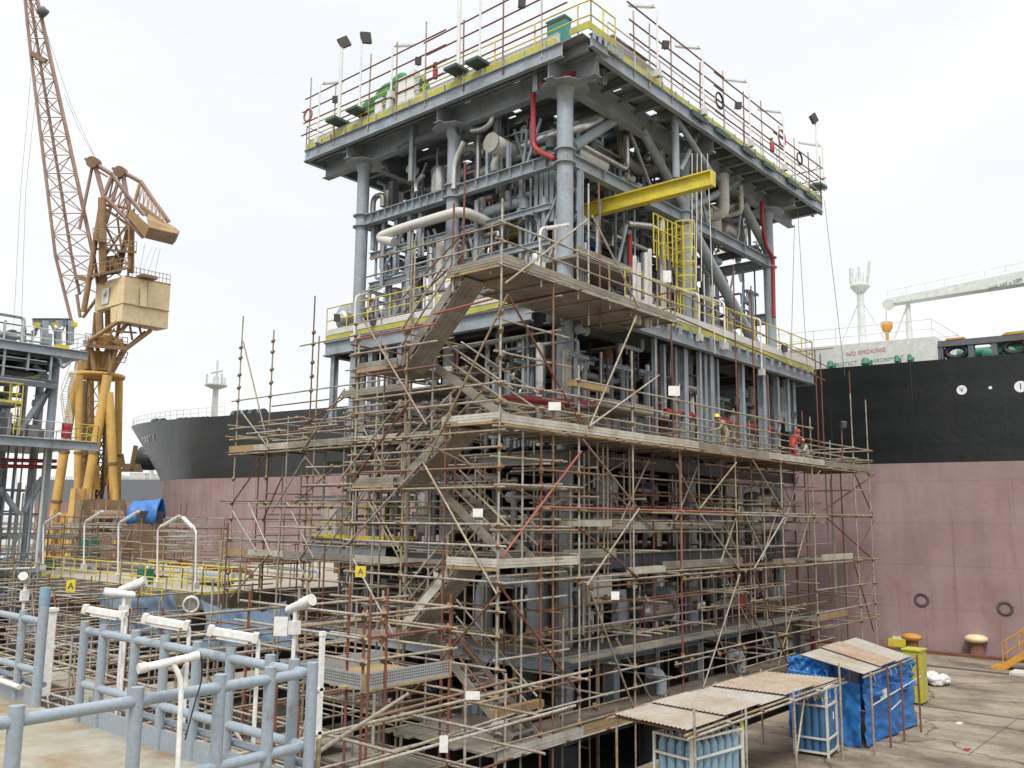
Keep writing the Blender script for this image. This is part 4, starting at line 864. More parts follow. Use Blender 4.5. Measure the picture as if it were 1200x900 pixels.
# ---- named pipes
def pp(name, m, r, pts, **k): return mp_(name, m, lambda q: q.pipe(pts, r, 14, k.get('bend'), 6))
def X_(c, *uv): return [on('x', c, u, v) for u, v in uv]
def Y_(c, *uv): return [on('y', c, u, v) for u, v in uv]
pp('process_pipe', 'offwhite', .21, X_(-.75, (462, 284), (441, 279), (470, 268), (520, 253))+[on('x', -.75, 542, 247), on('x', .8, 575, 262)], bend=.8)
pp('insulated_pipe', 'silver', .27, X_(1.0, (560, 208), (628, 165))+Y_(.5, (672, 152), (702, 139), (720, 119), (752, 137), (760, 146)), bend=.9)
pp('insulated_pipe', 'insul', .25, Y_(1.1, (722, 124), (725, 150), (747, 165), (762, 160)), bend=.8)
pp('insulated_pipe', 'silver', .24, Y_(.6, (768, 146), (806, 170), (840, 190)), bend=.8)
pp('insulated_pipe', 'insul', .30, [on('y', .8, 860, 196), on('y', .8, 858, 213), on('y', .8, 845, 226), on('y', 3, 800, 236)], bend=.8)
pp('insulated_pipe', 'insul', .30, [on('y', .4, 884, 214), on('y', .4, 885, 233), on('y', .4, 866, 241), on('y', 2, 812, 250)], bend=.8)
pp('insulated_pipe', 'insul', .42, [on('y', 6, 872, 250), on('y', 6, 868, 285), on('y', 6, 835, 305), on('y', 6, 800, 330)], bend=1.2)
pp('fire_main', 'red', .11, X_(-.3, (625, 108), (625, 172), (634, 179), (650, 186)), bend=.35)
pp('fire_main', 'red', .09, [on('x', -.6, 634, 101), on('x', -.6, 660, 91), on('y', -.6, 699, 76)], bend=.2)
pp('fire_main', 'red', .095, [on('y', -.3, 893, 236), on('y', -.3, 893, 258), on('y', -.3, 898, 290), on('y', -.3, 906, 302), on('y', -.35, 907, 372)], bend=.3)
pp('fire_main', 'red', .10, Y_(.4, (738, 275), (738, 330)), bend=.2)
pp('fire_main', 'red', .10, Y_(2, (838, 255), (870, 246), (893, 243)), bend=.2)
pp('fire_main', 'red', .13, Y_(-.5, (590, 466), (680, 473), (770, 480), (850, 492)), bend=.2)
pp('fire_main', 'red', .12, Y_(-.9, (780, 482), (860, 497), (905, 503)), bend=.2)
pp('process_pipe', 'silver', .12, X_(.1, (578, 126), (577, 143), (566, 152), (553, 153)), bend=.4)
pp('process_pipe', 'silver', .12, X_(.1, (535, 192), (534, 209)), bend=.4); pp('process_pipe', 'silver', .13, X_(-.2, (544, 166), (533, 190), (532, 214), (532, 222)), bend=.4)
pp('process_pipe', 'silver', .1, X_(.1, (488, 225), (487, 214), (496, 205)), bend=.4)
pp('process_pipe', 'silver', .13, Y_(.2, (735, 262), (765, 265), (776, 275), (777, 310)), bend=.4)
pp('process_pipe', 'offwhite', .22, X_(.2, (517, 285), (515, 400)), bend=.4); pp('process_pipe', 'offwhite', .16, X_(.5, (507, 290), (505, 400)), bend=.4)
pp('drain_pipe', 'steel_dark', .26, X_(0.0, (540, 152), (505, 158), (470, 178)), bend=.6)
pp('process_pipe', 'insul', .2, X_(2.0, (470, 260), (580, 232)), bend=.6)
rP = random.Random(77)
for i in range(26):     # looping insulated pipes hung under the roof deck
    x = rP.uniform(.6, 16); y = rP.uniform(.6, 6); z = rP.uniform(ZB+.5, ZT-1.2); r0 = rP.choice((.12, .16, .22, .26)); l = rP.uniform(1.2, 3.5); s = rP.choice((-1, 1))
    m_ = rP.choice(('insul', 'silver', 'insul', 'offwhite'))
    if rP.random() < .5: pts = [(x, y, ZT-.4), (x, y, z), (x+l, y, z), (x+l, y+s*.8, z), (x+l, y+s*.8, ZT-.4)]
    else: pts = [(x, y+l, z+.3), (x, y+l*.5, z+.3), (x, y+l*.3, z-.2), (x, y, z-.2), (x+s*.9, y, z-.2), (x+s*.9, y, ZM+1)]
    pp('insulated_pipe', m_, r0, pts, bend=r0*2.6)
for i in range(24):     # light bracing steel
    x = rP.uniform(0, 15); y = rP.choice((.1, .2, 1.5, 3)); z = rP.choice((ZM+.2, ZM+2, ZB)); mp_('light_brace', 'steel', lambda q: q.bar((x, y, z), (x+rP.uniform(-2, 2.5), y+rP.uniform(-.1, .8), z+rP.uniform(1.6, 2.6)), .09, .09))
for i in range(20):
    y = rP.uniform(.6, 11); z = rP.choice((ZM+.2, ZM+1.6, ZB, ZM+3)); x = rP.choice((.1, .4, 1.2)); mp_('light_brace', 'steel', lambda q: q.bar((x, y, z), (x+rP.uniform(-.1, .8), y+rP.uniform(-1.4, 1.4), z+rP.uniform(1.6, 2.6)), .09, .09))
# heat exchanger drum behind the left face
hx = on('x', 0.0, 586, 172)
dr_ = mp_('drum', 'offwhite', lambda q: q.lathe((-.5, hx.y, hx.z), [(.34, 0), (.36, .03), (.36, 1.4), (.3, 1.45)], 20, (1, 0, .0)))
part(dr_, 'flange', 'insul', lambda q: q.lathe((-.56, hx.y, hx.z), [(.4, 0), (.4, .06)], 20, (1, 0, 0)))
each(mod, 'drum_leg', 'steel', [(x, s) for x in (-.1, .8) for s in (1, -1)], lambda q, k: q.ibeam((k[0], hx.y-.55*k[1], ZB), (k[0], hx.y-.55*k[1], ZB+1.0), .14, .14, .02, (1, 0, 0)))
# square hangers under the top deck and between
for u, v0, v1, c in ((484, 160, 212, -.2), (583, 128, 160, .5), (629, 85, 108, -.6)):
    a, b = on('x', c, u, v0), on('x', c, u, v1); a.z = ZT; mp_('hanger_post', 'steel', lambda q: q.ibeam(a, (a.x, a.y, b.z), .22, .22, .03, (1, 0, 0)))
for u, v1, c in ((698, 96, -1.3), (707, 99, -1.1), (767, 146, .3), (776, 149, .3)):
    b = on('y', c, u, v1); mp_('hanger_post', 'steel', lambda q: q.ibeam((b.x, c, ZT), b, .2, .2, .03, (1, 0, 0)))
for u, v0, v1 in ((439, 250, 293), (451, 258, 335), (466, 245, 320), (482, 250, 350), (494, 250, 300), (560, 235, 330)):
    a, b = on('x', .3, u, v0), on('x', .3, u, v1); mp_('frame_post', 'steel', lambda q: q.ibeam((.3, a.y, b.z), (.3, a.y, a.z), .2, .2, .03, (1, 0, 0)))
for u, v0, v1 in ((630, 196, 258), (636, 200, 250), (642, 195, 240), (648, 200, 260), (680, 200, 330), (612, 205, 260)):
    a, b = on('x', .6, u, v0), on('x', .6, u, v1); mp_('frame_post', 'steel', lambda q: q.ibeam((.6, a.y, b.z), (.6, a.y, a.z), .18, .18, .03, (1, 0, 0)))
for z in (17.0, 18.4):
    gird((.4, 1, z), (.4, 11.4, z), .18, .25, 'steel', 'beam'); gird((1, 1.2, z-.3), (8.6, 1.2, z-.3), .18, .25, 'steel_dark', 'beam')
mp_('equipment_deck', 'steel_dark', lambda q: q.box((.8, 1.2, 16.2), (7.5, 5.4, 16.35))); mp_('equipment_deck', 'steel_dark', lambda q: q.box((9.5, 1.2, 17.0), (14, 11, 17.12)))
mp_('equipment_deck', 'steel_dark', lambda q: q.box((1.2, 6.5, 18.0), (8.5, 11, 18.1))); mp_('equipment_deck', 'steel_dark', lambda q: q.box((1.0, 6.4, ZB-.1), (8.2, 10.8, ZB-.02)))
# scaffold decks wedged inside between the columns (board bays seen near the front column)
bay = on('y', -.9, 715, 312)
mp_('equipment_platform', 'plank', lambda q: (q.box((bay.x-2, -.8, 15.9), (bay.x+2.4, 1.2, 16.0)), q.box((bay.x-2, -.85, 16.0), (bay.x+2.4, -.8, 16.3))))
# ---- equipment clutter per storey
def clutter(z0, z1, n, sd, box, mats, dens=.35, edge=.6):
    r_ = random.Random(sd); x0, x1, y0, y1 = box
    for i in range(n):
        f = r_.random()
        if r_.random() < edge:   # near the two faces the camera sees
            if r_.random() < .6: x = r_.uniform(x0, x1); y = y0+abs(r_.gauss(0, 1.0))
            else: y = r_.uniform(y0, y1); x = x0+abs(r_.gauss(0, 1.0))
        else: x = r_.uniform(x0, x1); y = r_.uniform(y0, y1)
        x = min(x, x1); y = min(y, y1)
        z = r_.uniform(z0+.3, z1-.2); m = r_.choice(mats); rr = r_.choice((.04, .06, .06, .09, .13, .2)); k = r_.random(); h = z1-z0
        if k < .22:
            l = r_.uniform(1.5, 5); d = V((1, 0, 0)) if r_.random() < .5 else V((0, 1, 0)); a = V((x, y, z)); b = a+d*l
            b.x = min(b.x, x1); b.y = min(b.y, y1)
            e = V((b.x, b.y, z0 if r_.random() < .5 else z1)); pp('pipe', m, rr, [a-V((0, 0, r_.uniform(.2, .6))), a, b, e], bend=rr*3)
        elif k < .42:
            mp_('riser_pipe', m, lambda q: q.tube((x, y, z0), (x, y, z0+h*r_.uniform(.5, 1)), rr, 10))
        elif k < .52:
            w_ = r_.uniform(.3, .8); hh = r_.uniform(.5, 1.5); bx = mp_('junction_box', r_.choice(('offwhite', 'steel', 'steel_dark', 'white')), lambda q: q.box((x, y, z0+.3), (x+w_, y+r_.uniform(.25, .5), z0+.3+hh)))
            part(bx, 'box_leg', 'steel', lambda q: [q.tube((x+.06+s*(w_-.12), y+.1, z0), (x+.06+s*(w_-.12), y+.1, z0+.3), .035, 6) for s in (0, 1)])
        elif k < .64:
            v_ = mp_('valve', r_.choice(('silver', 'offwhite', 'steel', 'blue_paint' if r_.random() < .2 else 'insul')), lambda q: (q.lathe((x, y, z), [(.09, 0), (.2, .03), (.2, .09), (.1, .13), (.13, .3), (.1, .42), (.2, .46), (.2, .52), (.09, .55)], 12, (1, 0, 0)), q.tube((x+.27, y, z), (x+.27, y, z+.5), .035, 8)))
            part(v_, 'handwheel', r_.choice(('dark', 'red', 'steel')), lambda q: q.pipe([(x+.27+.17*math.cos(t*math.pi/5), y+.17*math.sin(t*math.pi/5), z+.5) for t in range(11)], .02, 6, .05))
        elif k < .74:
            rr = r_.uniform(.35, .75); l = r_.uniform(1.5, 3.2)
            vs = mp_('vessel', r_.choice(('insul', 'offwhite', 'steel', 'silver')), lambda q: q.vessel((x, y+rr, z0+rr+.4), (x+l, y+rr, z0+rr+.4), rr) if r_.random() < .5 else q.vessel((x+rr, y+rr, z0+.3), (x+rr, y+rr, z0+min(l, h-.4)), rr*.8))
        elif k < .86:
            mp_('cable_tray', r_.choice(('steel', 'steel_dark')), lambda q: tray(q, (x, y, z), r_.uniform(1.5, 4), r_.random() < .5))
        else:
            mp_('small_frame', 'steel', lambda q: (q.ibeam((x, y, z0), (x, y, z0+h*.7), .12, .12, .02, (1, 0, 0)), q.ibeam((x-.5, y, z0+h*.7), (x+.7, y, z0+h*.7), .12, .12, .02)))
def tray(q, p, l, vert):
    p = V(p); d = V((0, 0, 1)) if vert else V((0, 1, 0)); w_ = V((.3, 0, 0))
    l = min(l, 2.5) if vert else l
    q.bar(p, p+d*l, .025, .1); q.bar(p+w_, p+w_+d*l, .025, .1)
    n = int(l/.3)
    for i in range(n): q.bar(p+d*(i*.3+.1), p+w_+d*(i*.3+.1), .03, .03)
D_ = ('steel', 'insul', 'steel', 'silver', 'steel_mid', 'offwhite', 'rust')
A_ = ('insul', 'steel', 'steel_dark', 'silver', 'insul', 'dark', 'offwhite', 'steel', 'steel')
C_ = ('steel_dark', 'insul', 'steel', 'steel_mid', 'offwhite', 'insul', 'steel_dark', 'rust')
B_ = ('steel_dark', 'dark', 'insul', 'steel_dark', 'red', 'steel', 'insul')
clutter(ZB, ZT-.8, 85, 21, (.4, 17.4, .5, 11.4), A_)
clutter(ZM, ZB-.5, 120, 22, (.5, 17.2, .4, 11.4), A_)
clutter(ZM, ZB-.5, 70, 32, (.4, 2.2, .8, 11.4), A_, edge=.9)
clutter(ZM, ZB-.5, 75, 34, (.6, 17, .3, 3.5), A_, edge=.9)
clutter(9.2, ZM-1.0, 90, 35, (-.6, 9, -.9, 3.0), D_, edge=.95)
clutter(9.2, ZM-1.0, 40, 36, (-.8, 1.5, .5, 11.5), D_, edge=.95)
clutter(ZB, ZT-.9, 45, 37, (.5, 17, .3, 4), A_, edge=.9)
clutter(ZM, ZM+2.2, 22, 33, (-1.0, .2, 4.5, 12.0), A_, edge=.9)
clutter(9.2, ZM-1.2, 130, 23, (-.4, 18, -.4, 12), C_, edge=.8)
clutter(5.6, 8.7, 130, 24, (-.4, 18, -.4, 12), C_, edge=.85)
clutter(ZP, 5.1, 150, 25, (-.9, 18, -.7, 12), A_, edge=.85)
clutter(-.4, ZP-.4, 22, 26, (-1, 18, -.7, 12), B_)
for x, y, z0, z1, r, m in ((2.5, 2.2, ZP, 5.2, .95, 'insul'), (6.2, 1.2, ZP, 5.0, .4, 'silver'), (7.4, .8, ZP, 5.0, .35, 'silver'), (11, 1.4, ZP, 5.1, .55, 'insul'), (12.6, 1.2, ZP, 5.1, .45, 'steel_dark'), (-.2, 1.0, ZP, 5.2, .42, 'steel'), (1.3, .2, ZP, 5.2, .32, 'steel'), (10, 3, 9.2, 13, .8, 'steel_dark'), (5, 3, 9.2, 13, .9, 'dark'), (3.4, .4, 9.2, 10.6, .5, 'steel'), (8.6, .3, 9.2, 10.4, .5, 'steel'), (14, 2, 5.6, 8.8, .6, 'steel_dark'), (4, 2, 5.6, 8.8, .8, 'dark')):
    mp_('tower_vessel', m, lambda q: q.vessel((x, y, z0), (x, y, z1), r))
# red-leaded brown tanks seen behind the stairs
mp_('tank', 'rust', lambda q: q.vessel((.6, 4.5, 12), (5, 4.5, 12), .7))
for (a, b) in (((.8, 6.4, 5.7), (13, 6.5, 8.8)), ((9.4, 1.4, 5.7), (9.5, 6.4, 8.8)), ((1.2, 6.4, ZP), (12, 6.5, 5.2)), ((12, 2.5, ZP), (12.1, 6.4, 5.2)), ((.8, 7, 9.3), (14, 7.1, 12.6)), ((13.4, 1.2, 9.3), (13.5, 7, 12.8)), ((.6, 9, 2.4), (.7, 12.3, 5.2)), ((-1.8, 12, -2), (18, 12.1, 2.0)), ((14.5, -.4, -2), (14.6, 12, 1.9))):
    mp_('shade_backing', 'dark', lambda q: q.box(a, b))  # added dark panels standing in for deep shade inside the lower storeys
# a control cabinet on the base deck
cx_ = on('y', -.7, 705, 700)
cbn = mp_('control_cabinet', 'offwhite', lambda q: q.box((cx_.x-.7, -.6, 3.7), (cx_.x+.8, -.1, 4.7)))
part(cbn, 'cabinet_post', 'offwhite', lambda q: [q.tube((cx_.x+s, -.35, ZP), (cx_.x+s, -.35, 3.7), .06, 8) for s in (-.4, .5)])
# ================================================================ scaffolding
TR = 0.0325
class Scaf:
    def __init__(s, name, label, cat, loc, group=None):
        s.root = thing(name, label, cat, loc, group); s.n = {}; s.cl = MB(); s.extra = {}
    def t(s, kind, a, b, m='tube', r=TR, clampe=True):
        s.n[kind] = s.n.get(kind, 0)+1
        if s.n[kind] > 98: s.extra.setdefault((kind, m), MB()).tube(a, b, r, 7)
        else: T(s.root, kind, a, b, r, m, 8)
        return a, b
    def up(s, x, y, z0, z1, m='tube'): 
        s.t('upright', (x+rnd.uniform(-.02, .02), y, z0), (x+rnd.uniform(-.03, .03), y+rnd.uniform(-.02, .02), z1), m)
    def led(s, a, b, m='tube'):
        a = V(a); b = V(b); d = (b-a).normalized(); j = rnd.uniform(-.025, .025)
        s.t('ledger', a-d*rnd.uniform(.1, .35)+V((0, 0, j)), b+d*rnd.uniform(.1, .35)+V((0, 0, -j*rnd.random())), m)
    def clamp(s, p): s.cl.bar(V(p)-V((.075, .055, .055)), V(p)+V((.075, .055, .055)), .12, .11)
    def brace(s, a, b, m='tube'): s.t('brace', a, b, m)
    def board(s, name, m, fn): return part(s.root, name, m, fn)
    def done(s):
        if s.cl.v: tag(s.cl.build('couplers', 'clamp', s.root), kind='stuff')
        for (k, m), mb in s.extra.items(): tag(mb.build(k+'_bundle', m, s.root), kind='stuff')
def planks(q, x0, y0, x1, y1, z, along='x', w=.225, th=.05, seed=0):
    r_ = random.Random(seed+int(x0*31+y0*17+z*7))
    if along == 'x':
        y = y0
        while y < y1-.05:
            o = r_.uniform(-.15, .15); q.box((x0+o, y+.006, z-th+r_.uniform(-.006, .006)), (x1+o*.5, min(y+w, y1)-.006, z+r_.uniform(-.006, .008))); y += w
    else:
        x = x0
        while x < x1-.05:
            o = r_.uniform(-.15, .15); q.box((x+.006, y0+o, z-th+r_.uniform(-.006, .006)), (min(x+w, x1)-.006, y1+o*.5, z+r_.uniform(-.006, .008))); x += w
def toe(q, a, b, z, h=.22, th=.04, nd=3.0, two=False):
    a = V(a); b = V(b); d = b-a; n = max(1, round(d.length/nd)); o = 0
    for i in range(n):
        p0 = a+d*(i/n); p1 = a+d*((i+1)/n); dz = rnd.uniform(-.012, .012)
        k = 3
        for s_ in range(k):
            zz = z+h*(s_+.5)/k+dz; q.bar(p0+V((0, 0, zz)), p1+V((0, 0, zz)), th+.004*(i % 2)+(.012 if s_ == 1 else 0), h/k-.012)
        q.bar(p0+V((0, 0, z+h/2+dz)), p1+V((0, 0, z+h/2+dz)), th*.5, h*.96)
XS, YS = -6.98, -3.06
# ---------------------------------------------------------------- stair tower at the corner
st = Scaf('stair_scaffold', 'scaffold stair tower with zigzag flights at the near corner of the module', 'scaffold', (XS, YS, 0))
YE = 3.05            # far (left) end of the stairs
XI = -4.6            # inner line of the tower
Zl = dict(b=.62, h1=3.1, l1=5.35, h2=7.65, l2=9.33, h3=11.3, top=13.75)
for x, y, z0, z1, m in ((XS, YS, -2.2, 15.6, 'tube'), (XS, -1.0, -2.2, 9.2, 'tube_rust'), (XS, .75, -2.2, 11.6, 'tube'), (XS, YE, -2.2, 12.5, 'tube'), (XI, YS, -2.2, 15.3, 'tube'), (XI, -.9, -2.2, 15.2, 'tube'), (XI, .9, -2.2, 12, 'tube_rust'), (XI, YE, -2.2, 16, 'tube'),
                        (-5.8, YE, -2.2, 12.3, 'tube'), (-5.8, .8, -2.2, 12.5, 'tube'), (-5.8, -2.9, -2.2, 9.3, 'tube'), (XS+.15, -.95, 13.2, 16.0, 'tube_rust'), (XS+.5, 1.2, 13, 15.6, 'tube'), (XS+.1, YS+.5, 13.5, 15.0, 'tube')):
    st.up(x, y, z0, z1, m)
for z in (1.1, 2.0, 2.7, 3.55, 4.2, 4.95, 5.9, 6.45, 7.45, 8.0, 8.55, 9.0, 9.85, 10.3, 11.05, 11.8, 12.3):
    y0 = YS if z < 11.0 else -.3
    st.led((XS-.05, y0, z), (XS-.05, YE, z), 'tube_red' if abs(z-12.3) < .01 else 'tube')
    for y in (YS, .75, YE): st.clamp((XS, y, z))
for z in (3.2, 4.0, 5.5, 6.6, 7.6, 8.3, 9.9, 10.4, 11.2, 12.2, 13.2): st.led((XI+.05, YS, z), (XI+.05, YE+.4, z))
for z in (1.2, 2.9, 4.4, 5.1, 6.4, 7.5, 8.3, 9.1, 9.9, 10.4, 11.2, 12.1):
    for y in (YE, YS) if z < 9.5 or z > 11 else (YE,): st.led((XS, y+.05, z), (XI+.6, y+.05, z))
    if rnd.random() < .6: st.led((XS, .8, z+.1), (XI, .8, z+.1))
for a, b, m in (((425, 373), (500, 498), 'tube'), ((595, 345), (497, 545), 'tube'), ((496, 542), (583, 698), 'tube'), ((407, 638), (498, 538), 'tube'), ((586, 693), (478, 818), 'tube'), ((414, 655), (462, 745), 'tube'), ((480, 470), (412, 565), 'tube_rust'), ((400, 560), (470, 470), 'tube')):
    st.brace(*L('x', XS-.1, *a, *b), m)
def flight(zlo, zhi, ylo, yhi, x0, x1, pale=False):
    """one stair flight: two plank stringers, treads; soffit boards below"""
    f = thing('x', None, None) if False else None
    root = MB(); d = V((0, yhi-ylo, zhi-zlo)); n = max(7, round((zhi-zlo)/.22))
    for s in (0,): pass
    r_ = MB(); dn = d.normalized(); up_ = V((0, -dn.z, dn.y)) if yhi > ylo else V((0, dn.z, -dn.y))
    if up_.z < 0: up_ = -up_
    a = V((x0, ylo, zlo)); 
    q = MB().bar(a+V((.02, 0, 0)), a+V((.02, 0, 0))+d, .045, .26, up_)
    fl_ = q.build('stair_flight', 'plank_pale' if pale else 'plank', st.root)
    b = V((x1, ylo, zlo)); part(fl_, 'stringer', 'plank', lambda q: q.bar(b-V((.02, 0, 0)), b-V((.02, 0, 0))+d, .045, .26, up_))
    for i in range(n):
        p = a+d*((i+.5)/n); part(fl_, 'tread', 'plank', lambda q: q.box((x0+.045, p.y-.13, p.z-.03), (x1-.045, p.y+.13, p.z+.01)))
    return fl_, a, d, up_
def front_flight(zlo, zhi, pale=False):
    ylo, yhi = 1.15, -1.35
    fl_, a, d, up_ = flight(zlo, zhi, ylo, yhi, XS+.12, XS+1.05, pale)
    def soffit(q):
        w_ = .225; x = XS+.17
        for i in range(4):
            p = V((x+w_/2, 0, 0)); q.bar(V((x+w_/2, a.y, a.z))-up_*.19-d*.01*i, V((x+w_/2, a.y, a.z))-up_*.19+d, w_-.012, .045, up_); x += w_
    part(fl_, 'soffit_boards', 'plank', soffit)
    for x in (XS+.06, XS+1.1):
        for h in (.5, 1.0): st.t('stair_rail', V((x, a.y, a.z+h)), V((x, a.y, a.z+h))+d)
    for t in (.1, .9): st.t('stair_rail', V((XS+.06, a.y, a.z-.3))+d*t, V((XS+.06, a.y, a.z+1.05))+d*t)
def back_flight(zlo, zhi):
    fl_, a, d, up_ = flight(zlo, zhi, -2.5, .75, XS+1.25, XI-.05)
    for x in (XS+1.2, XI):
        for h in (.5, 1.0): st.t('stair_rail', V((x, a.y, a.z+h)), V((x, a.y, a.z+h))+d)
back_flight(Zl['b'], Zl['h1']); front_flight(Zl['h1'], Zl['l1'], True)
back_flight(Zl['l1'], Zl['h2']); front_flight(Zl['h2'], Zl['l2'])
back_flight(Zl['l2'], Zl['h3']); front_flight(Zl['h3'], Zl['top'])
def landing(z, y0, y1, x0=XS, x1=XI, mt='plank_pale', tm=None):
    st.board('landing_deck', 'plank', lambda q: planks(q, x0+.05, y0, x1, y1, z, 'x'))
    st.board('toe_board', mt, lambda q: toe(q, (x0-.02, y0, 0), (x0-.02, y1, 0), z-.05, .24))
    st.board('edge_bearer', 'plank_wood', lambda q: q.box((x0-.05, y0, z-.13), (x0, y1, z-.052)))
for z in ('h1', 'h2', 'h3'): landing(Zl[z], 1.15, YE, mt='plank')
landing(Zl['l1'], YS, -1.15); landing(Zl['l2'], YS, -.85); landing(Zl['top'], YS, -.95, mt='plank')
for z, xe in (('l1', -3.5), ):
    st.board('toe_board', 'plank_pale', lambda q: toe(q, (XS, YS-.02, 0), (-3.4, YS-.02, 0), Zl[z]-.05, .26)); st.board('landing_deck', 'plank', lambda q: planks(q, XS, YS, -3.4, -1.4, Zl[z], 'x'))
# top walkway running along the right face
st.board('walkway_deck', 'plank', lambda q: planks(q, XS+2.0, YS, 2.6, -.2, Zl['top'], 'x'))
st.board('toe_board', 'plank', lambda q: (toe(q, (XS, YS-.02, 0), (2.6, YS-.02, 0), Zl['top']-.05, .30), toe(q, (2.62, YS, 0), (2.62, -.6, 0), Zl['top']-.05, .25)))
each(st.root, 'deck_bearer', 'tube', (-6, -4.6, -3.4, -2, -.3, 1.2, 2.4), lambda q, x: q.tube((x, YS-.2, Zl['top']-.09), (x, .2, Zl['top']-.09), TR, 6))
for z in (13.66, 14.35, 14.9): st.led((XS, YS-.05, z), (2.7, YS-.05, z))
for z in (14.3, 14.85): st.led((XS-.05, YS, z), (XS-.05, 2.4, z)); st.led((2.65, YS, z), (2.65, 0, z))
for z in (14.45, 15.1): st.led((XS+.5, -1, z), (-2.4, 6, z)); st.led((XI, -.4, z-.2), (XI, 5.5, z-.3))
for x in (-5.16, -3.34, -1.6, -.34, 1.4, 2.62): st.up(x, YS+.03, 13.4, 15.0 if x != -1.6 else 14.9)
for u in (690, 703): p = on('y', YS+.9, u, 330); st.up(p.x, YS+.9, 13.0, on('y', YS+.9, u, 215).z, 'tube')
for a, b, m in (((689, 257), (592, 332), 'tube'), ((694, 253), (748, 359), 'tube'), ((746, 370), (690, 502), 'tube'), ((595, 345), (680, 496), 'tube_rust'), ((588, 690), (680, 815), 'tube_rust'), ((681, 529), (588, 653), 'tube_red')): st.brace(*L('y', YS-.06, *a, *b), m)
st.t('brace', *L('x', XS-.1, 578, 350, 508, 368), 'tube_red'); st.up(XS+.35, -1.2, 13.8, 17.3, 'tube_rust')
p = on('y', YS+.5, 755, 320)
st.board('entry_post', 'offwhite', lambda q: [q.bar((on('y', YS+.5, u, 380).x, YS+.5, 13.4), (on('y', YS+.5, u, 330).x, YS+.5, on('y', YS+.5, u, v).z), .1, .1) for u, v in ((744, 300), (749, 308), (762, 292), (758, 296))])
# base deck below the stair
st.board('base_deck', 'plank', lambda q: planks(q, XS, YS, XI+1, 1.2, Zl['b']-.1, 'x'))
st.done()
# ---------------------------------------------------------------- right face scaffold
rs = Scaf('right_scaffold', 'long tube scaffold along the right face with planked working platform', 'scaffold', (8, YS, 0))
OUT = [(-5.16, 9.0), (-3.34, 11.3), (-.34, 12.2), (2.68, 11.5), (6.94, 11.0), (11.2, 10.8), (14.6, 11.4), (20.0, 13.1), (22.1, 13.0)]
for i, (x, zt) in enumerate(OUT): rs.up(x, YS, -2.2 if x < 9 else 0, zt, ('tube_rust' if i in (0, 3) else 'tube'))
for u, zt in ((690, 11.0), (819, 11.6), (880, 11.0), (930, 10.7), (942, 12.0), (974, 10.8), (700, 10.9), (765, 10.6), (845, 10.3)):
    x = on('y', -1.75, u, 545).x; rs.up(x, -1.75, -2.2 if x < 9 else 0, zt, 'tube_rust' if u in (942, 765) else 'tube')
for u in (618, 660, 726, 775, 805, 833, 868, 896, 910, 948, 965): x = on('y', .2, u, 620).x; rs.up(x, -.9+rnd.uniform(-.2, .2), ZP, 8.9)
PZ = 9.25
for x0, x1, m in ((XS, -1.6, 'plank_pale'), (-1.6, 4, 'plank_pale'), (4, 10, 'plank'), (10, 16, 'plank_pale'), (16, 22.2, 'plank')):
    rs.board('platform_deck', 'plank', lambda q: planks(q, x0+(2.3 if x0 == XS else 0), YS, x1-.02, -.4, PZ, 'x'))
    rs.board('toe_board', m, lambda q: toe(q, (x0, YS-.03, 0), (x1, YS-.03, 0), PZ-.04, .27, nd=2.6))
rs.board('toe_board', 'plank', lambda q: toe(q, (22.25, YS, 0), (22.25, -.4, 0), PZ-.04, .25))
each(rs.root, 'edge_bearer', 'plank_wood', (-6.9, -4.1, -1.3, 1.4, 4.2, 7.1), lambda q, x: q.bar((x, YS-.1, PZ-.10), (x+2.6, YS-.1, PZ-.10), .05, .06))
each(rs.root, 'transom', 'tube', (-5.2, -4.2, -3.3, -2.2, -1.2, -.3, .8, 1.7, 2.7, 4, 5.4, 6.9, 8.2, 9.6, 11.2, 12.8, 14.6, 16.4, 18.2, 20, 21.2), lambda q, x: q.tube((x+.1, YS-.25, PZ-.1), (x+.1, -.2, PZ-.1), TR, 6))
for z, x0, x1 in ((9.78, XS, 22.4), (10.32, XS, 22.4), (10.85, -3.3, 14.6), (9.12, XS, 22.2), (6.95, -5.2, 22.6), (6.85, 1, 16), (4.9, -6.9, 12), (4.75, -3.3, 22.2), (8.0, -5.2, -1.5), (7.55, -6.9, -3.4), (6.3, -6.9, -3.4), (2.0, XS, 16), (1.4, XS, 16), (.78, -6.9, 12), (3.6, 14.6, 22.2), (2.6, 14.6, 22.4), (1.9, 15, 22)):
    seg = x0
    while seg < x1-.1:
        e = min(x1, seg+rnd.uniform(5, 7)); rs.led((seg, YS-.05, z), (e, YS-.05, z), 'tube_red' if abs(z-6.95) < .01 and seg < 3 else 'tube'); seg = e
    for x, zt in OUT:
        if x0-.1 <= x <= x1: rs.clamp((x, YS, z))
for z in (9.8, 10.35, 6.9, 4.8, 8.1, 7.5, 6.2, 5.5, 3.9, 3.2, 2.8):
    rs.led((-3.4 if z < 8.5 else -3.3, -1.8, z), (6.5, -1.8, z)); rs.led((6.7, -1.8, z), (18.5 if z < 9 else 22, -1.8, z+.02))
for x, zt in OUT:
    for z in (9.7, 6.9, 4.8, 2.0, 8.2):
        if rnd.random() < .75: rs.led((x+.05, YS, z), (x+.05, -.6, z))
